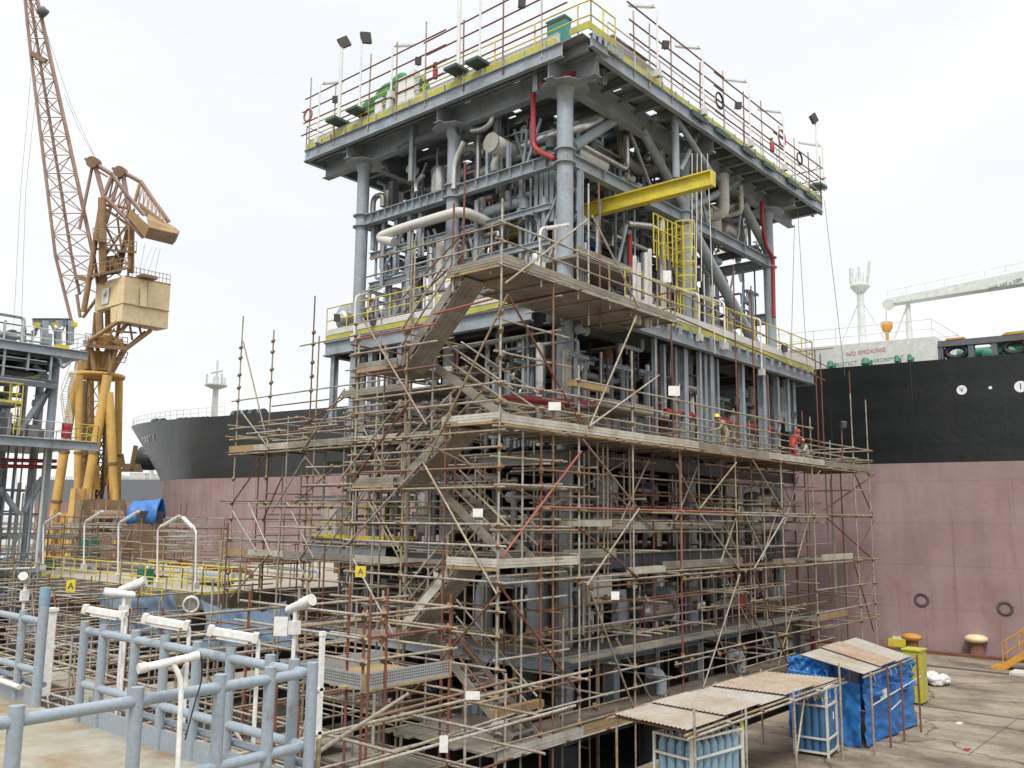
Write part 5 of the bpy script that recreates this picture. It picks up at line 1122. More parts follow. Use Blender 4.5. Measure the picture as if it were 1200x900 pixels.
for a, b, m in (((683, 515), (746, 594), 'tube'), ((749, 596), (688, 686), 'tube'), ((678, 618), (748, 677), 'tube'), ((692, 693), (744, 834), 'tube'), ((867, 673), (824, 806), 'tube'), ((884, 670), (923, 777), 'tube'), ((863, 542), (820, 596), 'tube'), ((882, 539), (919, 600), 'tube'), ((821, 603), (867, 668), 'tube'), ((919, 606), (884, 666), 'tube'), ((961, 552), (930, 590), 'tube'), ((772, 440), (690, 500), 'tube')):
    rs.brace(*L('y', YS-.1, *a, *b), m)
for a, b, m in (((742, 535), (600, 620), 'tube'), ((640, 590), (500, 520), 'tube'), ((700, 560), (765, 620), 'tube')): rs.brace(*L('y', -1.7, *a, *b), m)
# right end bay
for a, b in (((1026, 555), (965, 598)), ((968, 606), (1022, 655)), ((1023, 664), (1003, 705)), ((1000, 552), (1024, 606)), ((1001, 660), (1024, 740)), ((1024, 610), (1000, 655))): rs.brace(*L('y', YS+.6, *a, *b), 'tube_rust')
for x in (20.0, 22.1):
    for y in (-1.6, 0.2): rs.up(x, y, 0, 10.4)
    for z in (9.8, 10.3, 7, 4.8, 3, 1.8): rs.led((x, YS, z), (x, .6, z))
# inner platforms lower down
for x0, x1, y0, y1, z, m in ((-3.3, -.4, -2.4, -1.2, 5.45, 'plank'), (-.3, 4.6, -1.6, -.7, 6.3, 'plank_pale'), (4.6, 8.4, -1.7, -.7, 6.35, 'plank'), (3.2, 9.5, -2.0, -1.0, 4.9, 'plank'), (11, 14.8, -2.2, -1, 6.3, 'plank'), (12, 17, -2.2, -1, 4.75, 'plank'), (15.2, 19, -2.8, -1.2, 2.2, 'plank_wood'), (15.4, 19.4, -3, -1.6, 4.9, 'plank_pale'), (-1, 2.4, -2.2, -.8, 10.4, 'plank')):
    rs.board('inner_deck', 'plank', lambda q: planks(q, x0, y0, x1, y1, z, 'x')); rs.board('toe_board', m, lambda q: toe(q, (x0, y0, 0), (x1, y0, 0), z-.03, .28))
for x0, x1, z, m in ((-3.3, -.9, 6.4, 'plank_pale'), (-3.0, -1.0, 10.75, 'plank_wood'), (-.4, 2.5, 2.35, 'plank'), (-6.5, -4.4, 1.32, 'plank_wood'), (.3, 2.4, 4.85, 'plank_pale')): rs.board('loose_plank', m, lambda q: q.box((x0, -2.6, z), (x1, -2.35, z+.2)))
# lowest walkway, edge near the ground
rs.board('walkway_deck', 'board_brown', lambda q: planks(q, XI+.6, YS, 18.5, -1.4, .55, 'x', .3))
rs.board('toe_board', 'plank_pale', lambda q: toe(q, (XS, YS-.03, 0), (-3.2, YS-.03, 0), .42, .28)); rs.board('toe_board', 'plank_wood', lambda q: toe(q, (-3.2, YS-.03, 0), (2.4, YS-.03, 0), .40, .34))
each(rs.root, 'walkway_bearer', 'tube', range(-6, 18, 2), lambda q, x: q.tube((x, YS-.2, .42), (x, -1.3, .42), TR, 6)); rs.board('walkway_bearer', 'tube', lambda q: q.tube((XS, YS-.04, .38), (17, YS-.04, .38), TR, 6))
rs.board('deck_strip', 'plank', lambda q: planks(q, -2.4, -2.1, 16, -1.4, ZP-.02, 'x', .35))
rs.done()
iscf = Scaf('inner_scaffold', 'dense inner tube scaffold filling the bays under the long right platform', 'scaffold', (6, -.9, 0))
r9 = random.Random(99)
for i in range(30):
    x = -4.4+i*.78+r9.uniform(-.3, .3); y = r9.choice((-2.35, -1.1, -.7, .3)); z0 = r9.choice((-2.0, .5, ZP, 4.9)) if x < 9 else r9.choice((.55, ZP, 4.9)); iscf.up(x, y, z0, z0+r9.uniform(2.5, 6) if z0 < 4 else 9.0, 'tube_rust' if r9.random() < .18 else 'tube')
for i in range(80):
    x = r9.uniform(-5, 15); y = r9.choice((-2.4, -1.15, -.65, .2)); z = r9.choice((.9, 1.6, 2.9, 3.4, 3.9, 4.5, 5.2, 5.8, 6.5, 7.1, 7.7, 8.3, 8.8)); l = r9.uniform(1.2, 5)
    iscf.led((x, y, z), (min(x+l, 18.5), y, z+r9.uniform(-.03, .03))); iscf.clamp((x, y, z)); iscf.clamp((x+l*.5, y, z))
for i in range(45): x = r9.uniform(-4.5, 17); z = r9.choice((1.4, 2.9, 3.9, 4.7, 5.6, 6.6, 7.3, 8.2)); t_ = iscf.t('transom', (x, -3.2, z), (x, .3, z+r9.uniform(-.05, .05)))
for i in range(16): x = r9.uniform(-4, 15); z = r9.choice((.6, 2.4, 5, 6.5)); iscf.brace((x, -2.4, z), (x+r9.choice((-2, 2)), -2.3, z+2.2))
iscf.done()
il = Scaf('inner_scaffold', 'dense inner tube scaffold behind the stair tower on the left face', 'scaffold', (-3, 6, 0))
for i in range(34):
    y = r9.uniform(-2.5, 16.5); x = r9.choice((-4.3, -3.4, -2.9, -1.6, -.9)); z0 = r9.choice((-2.1, .5, 3.0, 5.0)); il.up(x, y, z0, min(z0+r9.uniform(3, 7), 9.4 if x > -2.4 else 13), 'tube_rust' if r9.random() < .15 else 'tube')
for i in range(95):
    y = r9.uniform(-2.5, 13); x = r9.choice((-4.3, -3.4, -2.9, -1.6, -.9)); z = r9.choice((-.6, .3, 1.1, 1.9, 2.6, 3.3, 4.2, 5.5, 6.2, 7.0, 7.8, 8.6, 10.0, 10.6)); l = r9.uniform(1.5, 5); il.led((x, y, z), (x, min(y+l, 17.2), z)); il.clamp((x, y+.3, z))
for i in range(40): y = r9.uniform(-2, 16.5); z = r9.choice((.4, 1.5, 2.7, 3.6, 4.6, 5.8, 6.7, 7.6, 8.7, 10.2)); il.t('transom', (-4.6 if y < 7 else -2.7, y, z), (-.3, y, z))
for i in range(14): y = r9.uniform(0, 15); z = r9.choice((.4, 2.5, 5, 6.8)); il.brace((-2.9, y, z), (-2.85, y+r9.choice((-2, 2)), z+2.2))
il.done()
# ---------------------------------------------------------------- left face scaffold
ls = Scaf('left_scaffold', 'outrigger scaffold on the left face with two long plank levels', 'scaffold', (-2.4, 11, 0))
LX = -2.4
for y, z1, x in ((17.1, 15.9, LX), (14.55, 14.9, LX), (13.1, 10.9, LX), (11.6, 16.0, LX), (11.2, 14.2, LX), (9.3, 10.8, LX), (8.8, 14.5, LX), (7.3, 14.8, LX), (5.5, 15, LX), (17.1, 10.8, -.6), (14.5, 10.6, -.6), (11.5, 10.5, -.6), (6, 12, -3.6), (4.2, 12.4, -3.6), (9.5, 8.5, -.8), (12.6, 8.7, -.8), (15.6, 9.0, -.8)): ls.up(x, y, -2.2, z1)
for z in (9.55, 4.95):
    for y0, y1, m in ((3.4, 8.6, 'plank_pale'), (8.6, 13, 'plank'), (13, 17.4, 'plank_pale')):
        ls.board('platform_deck', 'plank', lambda q: planks(q, LX, y0, -.4, y1-.02, z, 'y')); ls.board('toe_board', m, lambda q: toe(q, (LX-.03, y0, 0), (LX-.03, y1, 0), z-.04, .27, nd=2.4))
    each(ls.root, 'bearer', 'tube', (3.6, 5, 6.2, 7.4, 8.8, 10, 11.6, 13, 14.6, 16, 17.1), lambda q, y: q.tube((LX-.2, y, z-.1), (-.2, y, z-.1), TR, 6))
    ls.board('edge_bearer', 'plank_wood', lambda q: q.box((LX-.08, 15.6, z-.06), (LX-.06, 17.5, z+.24)))
ls.board('platform_deck', 'plank', lambda q: (planks(q, LX-.4, 3.2, -.4, 8.8, 11.35, 'y'), toe(q, (LX-.43, 5.2, 0), (LX-.43, 9, 0), 11.32, .28)))
ls.board('toe_board', 'plank_pale', lambda q: toe(q, (LX-.9, 2.4, 0), (LX-.9, 5.2, 0), 11.6, .28))
for z, y0, y1 in ((10.1, 3.4, 17.4), (10.6, 3.4, 17.4), (11.9, 3.4, 17.2), (12.5, 3.4, 9), (13.1, 3.4, 8.9), (13.9, 3.4, 12.2), (14.4, 3.4, 8.9), (9.4, 3.4, 17.4), (7.2, 3.2, 17.3), (6.5, 3.2, 17.3), (8.3, 3.2, 12), (5.6, 3.4, 17.2), (4.85, 3.4, 17.4), (3.4, 3.2, 17.2), (2.4, 3.2, 17.2), (1.4, 3.2, 17.2), (4.1, 3.2, 12)):
    ls.led((LX-.05, y0, z), (LX-.05, y1, z)); 
    for y in (17.1, 14.55, 11.6, 8.8): ls.clamp((LX, y, z))
    if rnd.random() < .7: ls.led((-.62, y0+1, z-.1), (-.62, y1-.5, z-.1))
for y in (17.1, 14.5, 11.55, 8.8, 7.3):
    for z in (10.2, 10.7, 9.45, 7.3, 5.5, 3.5): ls.led((LX-.3, y+.05, z), (-.3, y+.05, z))
for a, b, m in (((285, 400), (315, 525), 'tube'), ((281, 480), (314, 524), 'tube'), ((404, 456), (352, 530), 'tube'), ((314, 530), (272, 590), 'tube'), ((357, 535), (402, 590), 'tube'), ((400, 592), (350, 655), 'tube'), ((272, 598), (300, 645), 'tube'), ((350, 655), (366, 700), 'tube'), ((315, 650), (270, 700), 'tube'), ((330, 560), (308, 610), 'tube_rust'), ((420, 455), (352, 500), 'tube_rust'), ((470, 505), (430, 548), 'tube_rust'), ((345, 590), (395, 545), 'tube'), ((425, 500), (455, 560), 'tube')): ls.brace(*L('x', LX-.1, *a, *b), m)
ls.done()
for x, y, u, v in ((LX-.03, 0, 0, 0),): pass
# ---------------------------------------------------------------- low access scaffold in front of the stair
fs_ = Scaf('access_scaffold', 'low access scaffold with a perforated metal toe board box beside the stairs', 'scaffold', (-9.5, -1, 0))
BX0, BX1, BY0, BY1, BZ = -11.7, -9.0, -3.25, -.8, 2.85
fs_.board('box_deck', 'plank_wood', lambda q: planks(q, BX0, BY0, BX1, BY1, BZ, 'x'))
fs_.board('perforated_board', 'perforated', lambda q: (q.box((BX0, BY0-.03, BZ-.02), (BX1, BY0, BZ+.33)), q.box((BX0-.03, BY0, BZ-.02), (BX0, BY1+.6, BZ+.33)), q.box((BX0, BY1, BZ-.02), (BX1, BY1+.03, BZ+.33))))
def perf(q):
    for k in range(4):
        z = BZ+.06+k*.065
        for i in range(38): x = BX0+.06+i*.07; q.box((x, BY0-.034, z), (x+.035, BY0-.03, z+.03))
        for i in range(40): y = BY0+.06+i*.07; q.box((BX0-.034, y, z), (BX0-.03, y+.035, z+.03))
fs_.board('perforations', 'dark', perf)
fs_.board('box_edge', 'plank_wood', lambda q: (q.box((BX0-.05, BY0-.05, BZ-.07), (BX1, BY0, BZ-.02)), q.box((BX1, BY0-.05, BZ-.07), (BX1+.06, BY0+.02, BZ+.34)), q.box((BX0-.05, BY0-.06, BZ), (BX0+.04, BY0-.035, BZ+.34))))
for x, y, z0, z1, m in ((BX0, BY0, -2.2, 4.6, 'tube_rust'), (BX0+.05, BY0+.6, -2.2, 5.1, 'tube_rust'), (BX0+.6, BY0-.05, -2.2, 5.0, 'tube_rust'), (BX1, BY0, -2.2, 4.75, 'tube_rust'), (BX1, BY1, -2.2, 4.7, 'tube'), (BX0, BY1, -2.2, 4.9, 'tube'), (BX0-.3, BY0-.5, -2.2, 4.9, 'tube'), (-12.3, .4, -2.2, 4.8, 'tube_rust'), (-10.4, .6, -2.2, 4.9, 'tube'), (-8.4, 1, -2.2, 4.4, 'tube'), (-14.2, .2, -2.2, 4.2, 'tube'), (-14, 3, -2.2, 4.6, 'tube'), (-11.5, 3.4, -2.2, 4.9, 'tube'), (-9, 4, -2.2, 5.1, 'tube'), (-12.8, -4.9, -2.2, 3.1, 'tube'), (-10.2, -5, -2.2, 3.4, 'tube'), (-8.2, -4.4, -2.2, 2.9, 'tube'), (-14.9, -3.1, -2.2, 3.2, 'tube_rust'), (-15.2, -5.6, -2.2, 3.7, 'tube_rust'), (-16.6, -7.0, -2.2, 4.2, 'tube_rust'), (-17.4, -8.6, -2.2, 4.0, 'tube_rust'), (-17.9, -9.7, 0, 3.9, 'tube')): fs_.up(x, y, z0, z1, m)
for z in (3.45, 3.95, 4.45): 
    fs_.led((BX0, BY0-.04, z), (BX1, BY0-.04, z), 'tube_rust' if z == 3.95 else 'tube'); fs_.led((BX0-.04, BY0, z), (BX0-.04, 1.5, z)); fs_.led((BX1+.04, BY0, z), (BX1+.04, 1.2, z)); fs_.led((BX0, BY1, z+.05), (BX1+.8, BY1, z+.05), 'tube'); fs_.led((-15, .35, z-.1), (-8, .4, z-.1))
    for x, y in ((BX0, BY0), (BX0+.6, BY0), (BX1, BY0), (BX1, BY1), (BX0, BY1)): fs_.clamp((x, y, z))
for z in (2.0, 1.35, .7, -.3): fs_.led((-15.6, YS-.1, z), (XS+.2, YS-.1, z)); fs_.led((-14.8, .3, z+.1), (XS, .3, z+.1)); fs_.led((-13.5, 3.2, z), (XS, 3.1, z))
for x in (-14.9, -12.8, -10.3, -8.3):
    for z in (2.1, 1.3, .5, -.4): fs_.led((x, -5.5, z), (x, 3.6, z))
fs_.led((-17.2, -6.0, 2.83), (-7.2, -6.0, 3.0)); fs_.led((-16.9, -6.3, 2.2), (-8, -6.2, 2.35)); fs_.led((-18.6, -9.8, 3.55), (-12, -5.0, 3.0), 'tube')
for z in (2.7, 1.9, .9): fs_.led((-17.5, -8.6, z), (-14.9, -3.0, z), 'tube_rust' if z < 2 else 'tube'); fs_.led((-12.8, -4.95, z), (-8, -4.4, z))
for a, b in (((-8.6, YS, -2), (XS, YS, .4)), ((-12.5, 0, -2), (-10, .3, 2.5)), ((-14.8, -3, -1), (-12.8, -3.1, 2)), ((-9, 3.2, -2), (-11.5, 3.4, 2.4))): fs_.brace(a, b)
fs_.board('lower_deck', 'plank', lambda q: planks(q, -14, 1.4, -8, 3.2, .5, 'x')); fs_.board('lower_deck', 'plank', lambda q: planks(q, -9, -1.5, XS-.2, 3, .1, 'y')); fs_.board('lower_deck', 'plank', lambda q: planks(q, -14.5, 4.2, -8.5, 5.6, 1.9, 'x'))
fs_.done()
# ---------------------------------------------------------------- scaffold cages in the left middle distance
def cage_scaf(label, x0, x1, y0, y1, z0, z1, nx, ny, zs, sd, deck=None):
    r_ = random.Random(sd); c = Scaf('birdcage_scaffold', label, 'scaffold', ((x0+x1)/2, (y0+y1)/2, z0), 'scaffolds in the left middle distance')
    xs = [x0+(x1-x0)*i/nx for i in range(nx+1)]; ys = [y0+(y1-y0)*i/ny for i in range(ny+1)]
    for x in xs:
        for y in ys:
            if r_.random() < .92: c.up(x, y, z0, z1+r_.uniform(-.8, .8), 'tube_rust' if r_.random() < .15 else 'tube')
    for z in zs:
        for y in ys: c.led((x0, y, z), (x1, y, z))
        for x in xs: c.led((x, y0, z+.06), (x, y1, z+.06))
    for i in range(nx): 
        if r_.random() < .6: c.brace((xs[i], y0-.05, z0+.3), (xs[i+1], y0-.05, z1-.6))
    for j in range(ny):
        if r_.random() < .6: c.brace((x0-.05, ys[j], z0+.3), (x0-.05, ys[j+1], z1-.6))
    if deck: c.board('plank_deck', 'plank', lambda q: planks(q, deck[0], deck[1], deck[2], deck[3], deck[4], 'y'))
    c.done(); return c
cage_scaf('scaffold cage in shadow under the left end of the long planks', -13, -6, 6, 16, -2.2, 2.9, 3, 5, (.2, 1.2, 2.0, 2.6), 1, (-12, 7, -10.4, 15, 1.2))
cage_scaf('scaffold cage with blue sheets behind it, left of the tall pole', -9, -4.2, 17, 30, -2.2, 4.1, 2, 6, (.4, 1.6, 2.6, 3.3), 2)
cage_scaf('scaffold cage right behind the grey pipe barrier', -16.8, -15, -1.5, 9, -2.2, 3.3, 1, 4, (.6, 1.9, 2.9), 3, (-16.3, 0, -15.2, 8, 1.2))
cage_scaf('wide scaffold cage in front of the crane foot', -3, 12, 45, 56, -2.2, 6.6, 6, 4, (1.5, 3.0, 4.2, 5.1, 5.9), 4, (0, 46, 2, 55, 4.2))
cage_scaf('scaffold cage in front of the blue covered skid', 5, 16, 47, 58, 0, 7.2, 6, 3, (1.5, 3.0, 3.9, 4.8, 5.6, 6.4), 8)
cage_scaf('scaffold cage between the yellow deck and the left module', -7, 3, 44.5, 52, -2.2, 6.2, 6, 3, (1, 2.4, 3.4, 4.2, 5.0, 5.6), 9)
cage_scaf('scaffold cage at the far left edge below the grey module', -12, -5, 31, 43, -2.2, 4.6, 3, 4, (.6, 1.9, 3.1, 4.0), 5)
# ================================================================ neighbouring deck with yellow rails
nd = thing('deck_module', 'unfinished deck structure with pale floor and yellow rails in the left middle distance', 'module', (4, 30, 0))
DX, DZ = -3.4, 3.1
part(nd, 'floor', 'pale_floor', lambda q: q.box((DX, 17.6, DZ-.15), (20, 44, DZ)))
part(nd, 'edge_beam', 'steel_deck', lambda q: (q.box((DX-.12, 17.6, DZ-.75), (DX, 44, DZ+.06)), q.box((DX, 17.45, DZ-.6), (20, 17.6, DZ+.05))))
part(nd, 'red_panel', 'rust', lambda q: q.box((DX+1.5, 17.3, DZ-1.6), (18, 17.4, DZ-.7))); part(nd, 'red_panel', 'rust', lambda q: q.box((8, 40, DZ+.02), (20, 41.5, DZ+.5)))
for x in (-2.5, 4, 11, 18):
    for y in (19, 30, 42): part(nd, 'column', 'steel_dark', lambda q: q.tube((x, y, -2.2), (x, y, DZ-.15), .4, 10))
rail_line(nd, [(DX+.1, 17.7, DZ), (DX+.1, 43.5, DZ)], h=1.15, m='yellow_rail', sp=1.3, r=.035)
rail_line(nd, [(DX+.1, 17.7, DZ), (DX+4, 17.7, DZ)], h=1.15, m='yellow_rail', sp=1.1, r=.035); rail_line(nd, [(DX+2.4, 17.9, DZ), (DX+2.4, 27, DZ)], h=1.1, m='yellow_rail', sp=1.2, r=.035, toe=False)
part(nd, 'yellow_gangway', 'yellow_olive', lambda q: q.box((DX-1.4, 18.4, DZ-.65), (DX-.15, 22, DZ-.5)))
rail_line(nd, [(DX-1.4, 18.4, DZ-.5), (DX-1.4, 22, DZ-.5)], h=1.1, m='yellow_rail', sp=.9, r=.03)
part(nd, 'pipe_end', 'offwhite', lambda q: q.lathe((DX-1.6, 15.6, 3.0), [(.34, 0), (.34, .5), (.26, .5), (.26, .05)], 16, (-.5, -.85, 0)))
r6 = random.Random(61)
for k in range(3):
    dc = Scaf('deck_scaffold', ('tube scaffold standing on the near end of the pale deck', 'tube scaffold standing on the middle of the pale deck', 'tube scaffold standing on the far end of the pale deck')[k], 'scaffold', (2, 20+8*k, DZ), 'scaffolds in the left middle distance')
    y0 = 19+8.5*k
    for i in range(22): dc.up(r6.uniform(-2.8, 13), y0+r6.uniform(0, 8), DZ, DZ+r6.uniform(1.0, 2.6) if k < 2 else DZ+r6.uniform(1.8, 3.4), 'tube_rust' if r6.random() < .2 else 'tube')
    for i in range(30):
        x = r6.uniform(-2.8, 10); y = y0+r6.uniform(0, 8); z = DZ+r6.choice((.5, 1.0, 1.5, 2.0, 2.5 if k else 1.2))
        if r6.random() < .6: dc.led((x, y, z), (x, min(y+r6.uniform(2, 5), y0+9), z))
        else: dc.led((x, y, z), (x+r6.uniform(2, 5), y, z))
    dc.board('plank_stack', 'plank', lambda q: planks(q, 0+k, y0+2, 1.2+k, y0+6, DZ+.3, 'y')); dc.done()
for i in range(12):
    x = r6.uniform(-2, 12); y = r6.uniform(19, 42); part(nd, 'deck_fitting', r6.choice(('rust', 'offwhite', 'steel_mid', 'insul', 'green')), lambda q: q.box((x, y, DZ), (x+r6.uniform(.3, 1.2), y+r6.uniform(.3, 1.4), DZ+r6.uniform(.2, .8))))
for i in range(8):
    x = r6.uniform(-2, 8); y = r6.uniform(20, 36); part(nd, 'deck_pipe', r6.choice(('rust', 'insul', 'steel')), lambda q: q.pipe([(x, y, DZ), (x, y, DZ+.4), (x, y+r6.uniform(2, 5), DZ+.4), (x+.3, y+5.2, DZ+.4)], r6.choice((.08, .12, .2)), 8))
def inv_lamp(name, label, base, top, arm, L_=1.2, r=.035, group=None, m='white', cat='lamp', fr=None):
    """bent pipe lamp post carrying a long box luminaire"""
    base = V(base); top = V(top); arm = V(arm); l = thing(name, label, cat, tuple(base), group)
    e = top+arm
    part(l, 'post', m, lambda q: q.pipe([base, top, e], r, 8, .35)); d = arm.normalized()
    s_ = V((-d.y, d.x, 0)).normalized()
    f_ = part(l, 'luminaire', 'white', lambda q: (q.bar(e-d*.1, e+d*L_, .16, .07), q.bar(e-d*.05-V((0, 0, .055)), e+d*(L_-.05)-V((0, 0, .055)), .11, .05)))
    part(f_, 'end_cap', 'offwhite', lambda q: (q.bar(e-d*.16, e-d*.1, .17, .11), q.bar(e+d*L_, e+d*(L_+.06), .17, .11)))
    part(l, 'bracket', 'offwhite', lambda q: q.box(base-V((.12, .12, .0)), base+V((.12, .12, .3))))
    return l
G1 = 'bent white lamp posts on the yellow railed deck'
for i, (u, v, zz, au, lab) in enumerate(((50, 668, 5.9, 1, 'leftmost bent white lamp post on the yellow railed deck'), (98, 668, 6.2, 1, 'second bent white lamp post from the left on the yellow railed deck'), (138, 680, 6.0, 1, 'third bent white lamp post on the yellow railed deck'), (184, 690, 5.7, 1, 'left post of the facing pair of bent white lamps'), (229, 690, 5.7, -1, 'right post of the facing pair of bent white lamps, arm bent leftwards'))):
    b = on('x', DX-.3, u, v); tp = on('x', DX-.3, u+1, (614, 612, 613, 619, 622)[i]); e = tp+V((0, -.45*au, .12)) if i < 5 else tp
    inv_lamp('lamp_post', lab, b, tp, V((0.05, -.42*au, .16)), 1.15, .045, G1)
# ================================================================ foreground floor and pipe barrier
FZ = 3.7
fl = MB(); fl.box((-34, -13.5, FZ-.3), (-19.0, 1.2, FZ)); 
def floor_mat():
    m = mat('wet_floor', (0.36, 0.34, 0.275), 0.5, 0, (0.23, 0.20, 0.11), 0.42, .6, .12, 12, fine=.12, streak=((0.21, 0.13, 0.045), 0.55, (.9, .7, 1))); return m
floor_mat(); struct('platform_floor', fl, 'wet_floor')
sup = MB()
for x in (-33, -26, -20):
    for y in (-12.5, -6, .5): sup.box((x-.2, y-.2, -2.2 if y > -5 else 0), (x+.2, y+.2, FZ-.3))
struct('platform_supports', sup, 'steel_dark')
RT_ = 5.02
def barrier(label, pts, posts, base=True, loc=None, zt=None):
    b = thing('pipe_barrier', label, 'barrier', loc or pts[0], 'grey pipe barriers round the foreground floor')
    for a, c in zip(pts, pts[1:]):
        for z in (RT_-.06, RT_-.80): part(b, 'rail', 'barrier', lambda q: q.tube((a[0], a[1], z), (c[0], c[1], z), .053, 14))
        if base: part(b, 'kick_plate', 'barrier', lambda q: q.bar((a[0], a[1], FZ+.12), (c[0], c[1], FZ+.12), .02, .24))
        if base: part(b, 'low_rail', 'barrier', lambda q: q.tube((a[0]+.12, a[1], FZ+.30), (c[0]+.12, c[1], FZ+.30), .045, 12))
    for x, y in posts: part(b, 'post', 'barrier', lambda q: (q.tube((x, y, FZ), (x, y, (zt or RT_)+.06), .06, 16)))
    return b
xf, yn = -19.06, -10.95
bf = barrier('long grey pipe barrier running away along the floor edge, cable lamps behind it', [(xf, yn, FZ), (xf, -5.85, FZ)], [(xf, on('x', xf, u, v).y) for u, v in ((100, 728), (122, 732), (160, 736), (194, 744), (232, 749), (271, 757), (317, 767), (345, 772))])
bn = barrier('nearest grey pipe barrier crossing the lower left corner', [(-25.5, yn-.35, FZ), (xf+.02, yn-.02, FZ)], [(-22.02, yn-.19), (-20.98, yn-.12), (-20.12, yn-.07), (-19.53, yn-.04), (xf, yn-.12), (-23.4, yn-.26)], base=False)
bl = barrier('short grey pipe barrier at the left edge ending in a taller post', [(xf, -4.25, FZ), (xf, 1.0, FZ)], [(xf, -3.55), (xf, -2.2), (xf, -.6)])
part(bl, 'end_post', 'barrier', lambda q: q.tube((xf, -4.3, FZ), (xf, -4.3, 5.3), .075, 16)); part(bl, 'post_sleeve', 'cylinder_pale', lambda q: q.tube((xf, -4.3, 5.22), (xf, -4.3, 5.48), .08, 14))
part(bl, 'white_rail', 'white', lambda q: q.tube((xf-.1, -3.9, FZ+.25), (xf-.1, 1, FZ+.3), .04, 10))
G2 = 'white bent lamps along the pipe barriers'
def fglamp(label, u0, v0, ex, plane, zt_, arm, L_=.9, r=.032):
    b = on('x', plane, u0, v0); b.z = 2.4; tp = V((b.x, b.y, zt_)); return inv_lamp('barrier_lamp', label, b, tp, arm, L_, r, G2)
for u, v, lab in ((222, 735, 'white box lamp on a bent pipe, first of three above the long barrier'), (303, 750, 'white box lamp on a bent pipe, second of three above the long barrier'), (148, 723, 'white box lamp on a bent pipe, farthest left of those above the long barrier')):
    b = on('x', xf+.25, u, v); tz = b.z+.02
    inv_lamp('barrier_lamp', lab, (b.x, b.y, 3.3), (b.x, b.y, tz), V((-.13, .10, .03)), .36, .026, G2)
b = on('y', yn-.35, 213, 890); NL = on('y', yn-.35, 200, 777); dn_ = (NL-CAM).dot(FW); NA, NB = at(166, 783, dn_-.12), at(229, 769, dn_+.2)
nlo = thing('barrier_lamp', 'nearest white tubular lamp on a curved post in front of the near barrier', 'lamp', (b.x, b.y, 2.9), G2)
part(nlo, 'post', 'white', lambda q: q.pipe([(b.x, b.y, 2.9), on('y', yn-.35, 213, 796), NA.lerp(NB, .55)], .024, 10, .22, 8))
nlm = part(nlo, 'luminaire', 'white', lambda q: q.tube(NA, NB, .036, 16))
part(nlm, 'end_cap', 'offwhite', lambda q: q.lathe(NA, [(.046, -.03), (.046, .04)], 16, NB-NA)); part(nlm, 'end_cap', 'offwhite', lambda q: q.lathe(NB, [(.042, -.04), (.042, .03)], 16, NB-NA))
part(nlo, 'cable', 'black', lambda q: q.pipe([NB, NB+V((.06, .02, .03)), NB+V((.09, 0, -.2)), NB+V((.02, 0, -.42)), (b.x+.02, b.y, 4.6)], .007, 6, .1))
def box_lamp(label, p, h, d, L_=.55):
    p = V(p); d = V(d).normalized(); l = thing('flood_lamp', label, 'lamp', (p.x, p.y, p.z-h), 'white cylinder lamps on straight posts')
    part(l, 'post', 'white', lambda q: q.tube((p.x, p.y, p.z-h), p, .032, 10)); part(l, 'junction_box', 'white', lambda q: q.box(p+V((-.07, -.07, -.35)), p+V((.07, .07, -.15))))
    hd = part(l, 'lamp_head', 'white', lambda q: q.lathe(p+V((0, 0, .06))-d*.2, [(.04, 0), (.07, .05), (.075, L_*.6), (.09, L_*.65), (.09, L_)], 14, d)); part(hd, 'rim', 'offwhite', lambda q: q.lathe(p+V((0, 0, .06))+d*(L_-.2), [(.094, 0), (.094, .03)], 14, d))
for u, v, dep, h, d, lab in ((146, 700, 17.5, 3.2, (-.7, .5, .1), 'left of the twin white cylinder lamps on a post, pointing left'), (149, 692, 17.7, 3.4, (.5, -.6, .3), 'right of the twin white cylinder lamps on a post, tilted up'), (346, 716, 13.8, 2.6, (.1, -.8, .3), 'foil wrapped lamp on a post behind the corner of the barriers'), (30, 684, 19, 3.0, (-.3, -.5, .2), 'small white lamp head beside the tall end post at the left edge')):
    box_lamp(lab, at(u, v, dep), h, d)
def duct(label, u, v0, v1, dep, w_=.12):
    a = at(u, v1, dep); b = at(u+6, v0, dep); b = V((a.x, a.y, b.z)); t = thing('white_duct', label, 'pipe', tuple(a))
    part(t, 'duct', 'white', lambda q: q.bar(a, b, w_*1.5, w_*1.5)); part(t, 'cap', 'white', lambda q: q.bar(b, b+V((0, 0, .06)), w_*1.9, w_*1.9, (0, 1, 0)))
    for k in (.2, .55): part(t, 'clip', 'white', lambda q: q.box(V((a.x-w_*1.3, a.y-.03, a.z+(b.z-a.z)*k)), V((a.x+w_*1.3, a.y+w_, a.z+(b.z-a.z)*k+.04))))
duct('upright white square duct standing in the gap between two grey barriers', 50, 718, 815, 16.0); 
duct('upright white duct with a small plate behind the barrier corner', 372, 748, 890, 12.2, .04)
def plate_sign(label, u, v, dep, w_, h, m='white', tilt=0, txt=None, cat='sign', yaw=-50):
    p = at(u, v, dep); t = thing('hanging_sign', label, cat, tuple(p), 'small signs tied to the scaffold tubes')
    t.rotation_euler = (0, 0, 0); q = MB(); a = math.radians(yaw); dx = V((math.cos(a), math.sin(a), 0)); 
    o = q.bar(p-dx*w_/2, p+dx*w_/2, .012, h).build('plate', m, t)
    part(t, 'tie', 'dark', lambda q: [q.tube(p+dx*s*w_*.4+V((0, 0, h/2-.02)), p+dx*s*w_*.4+V((0, 0, h/2+.07)), .006, 4) for s in (-1, 1)])
    if txt:
        n = V((dx.y, -dx.x, 0)); tx = text(t, txt, h*.75, p+n*.009, (math.radians(90), 0, a), 'black', 'letter')
    return t
plate_sign('yellow sign with a black letter A on the left scaffold', 422.5, 670, 21.5, .26, .26, 'yellow', txt='A')
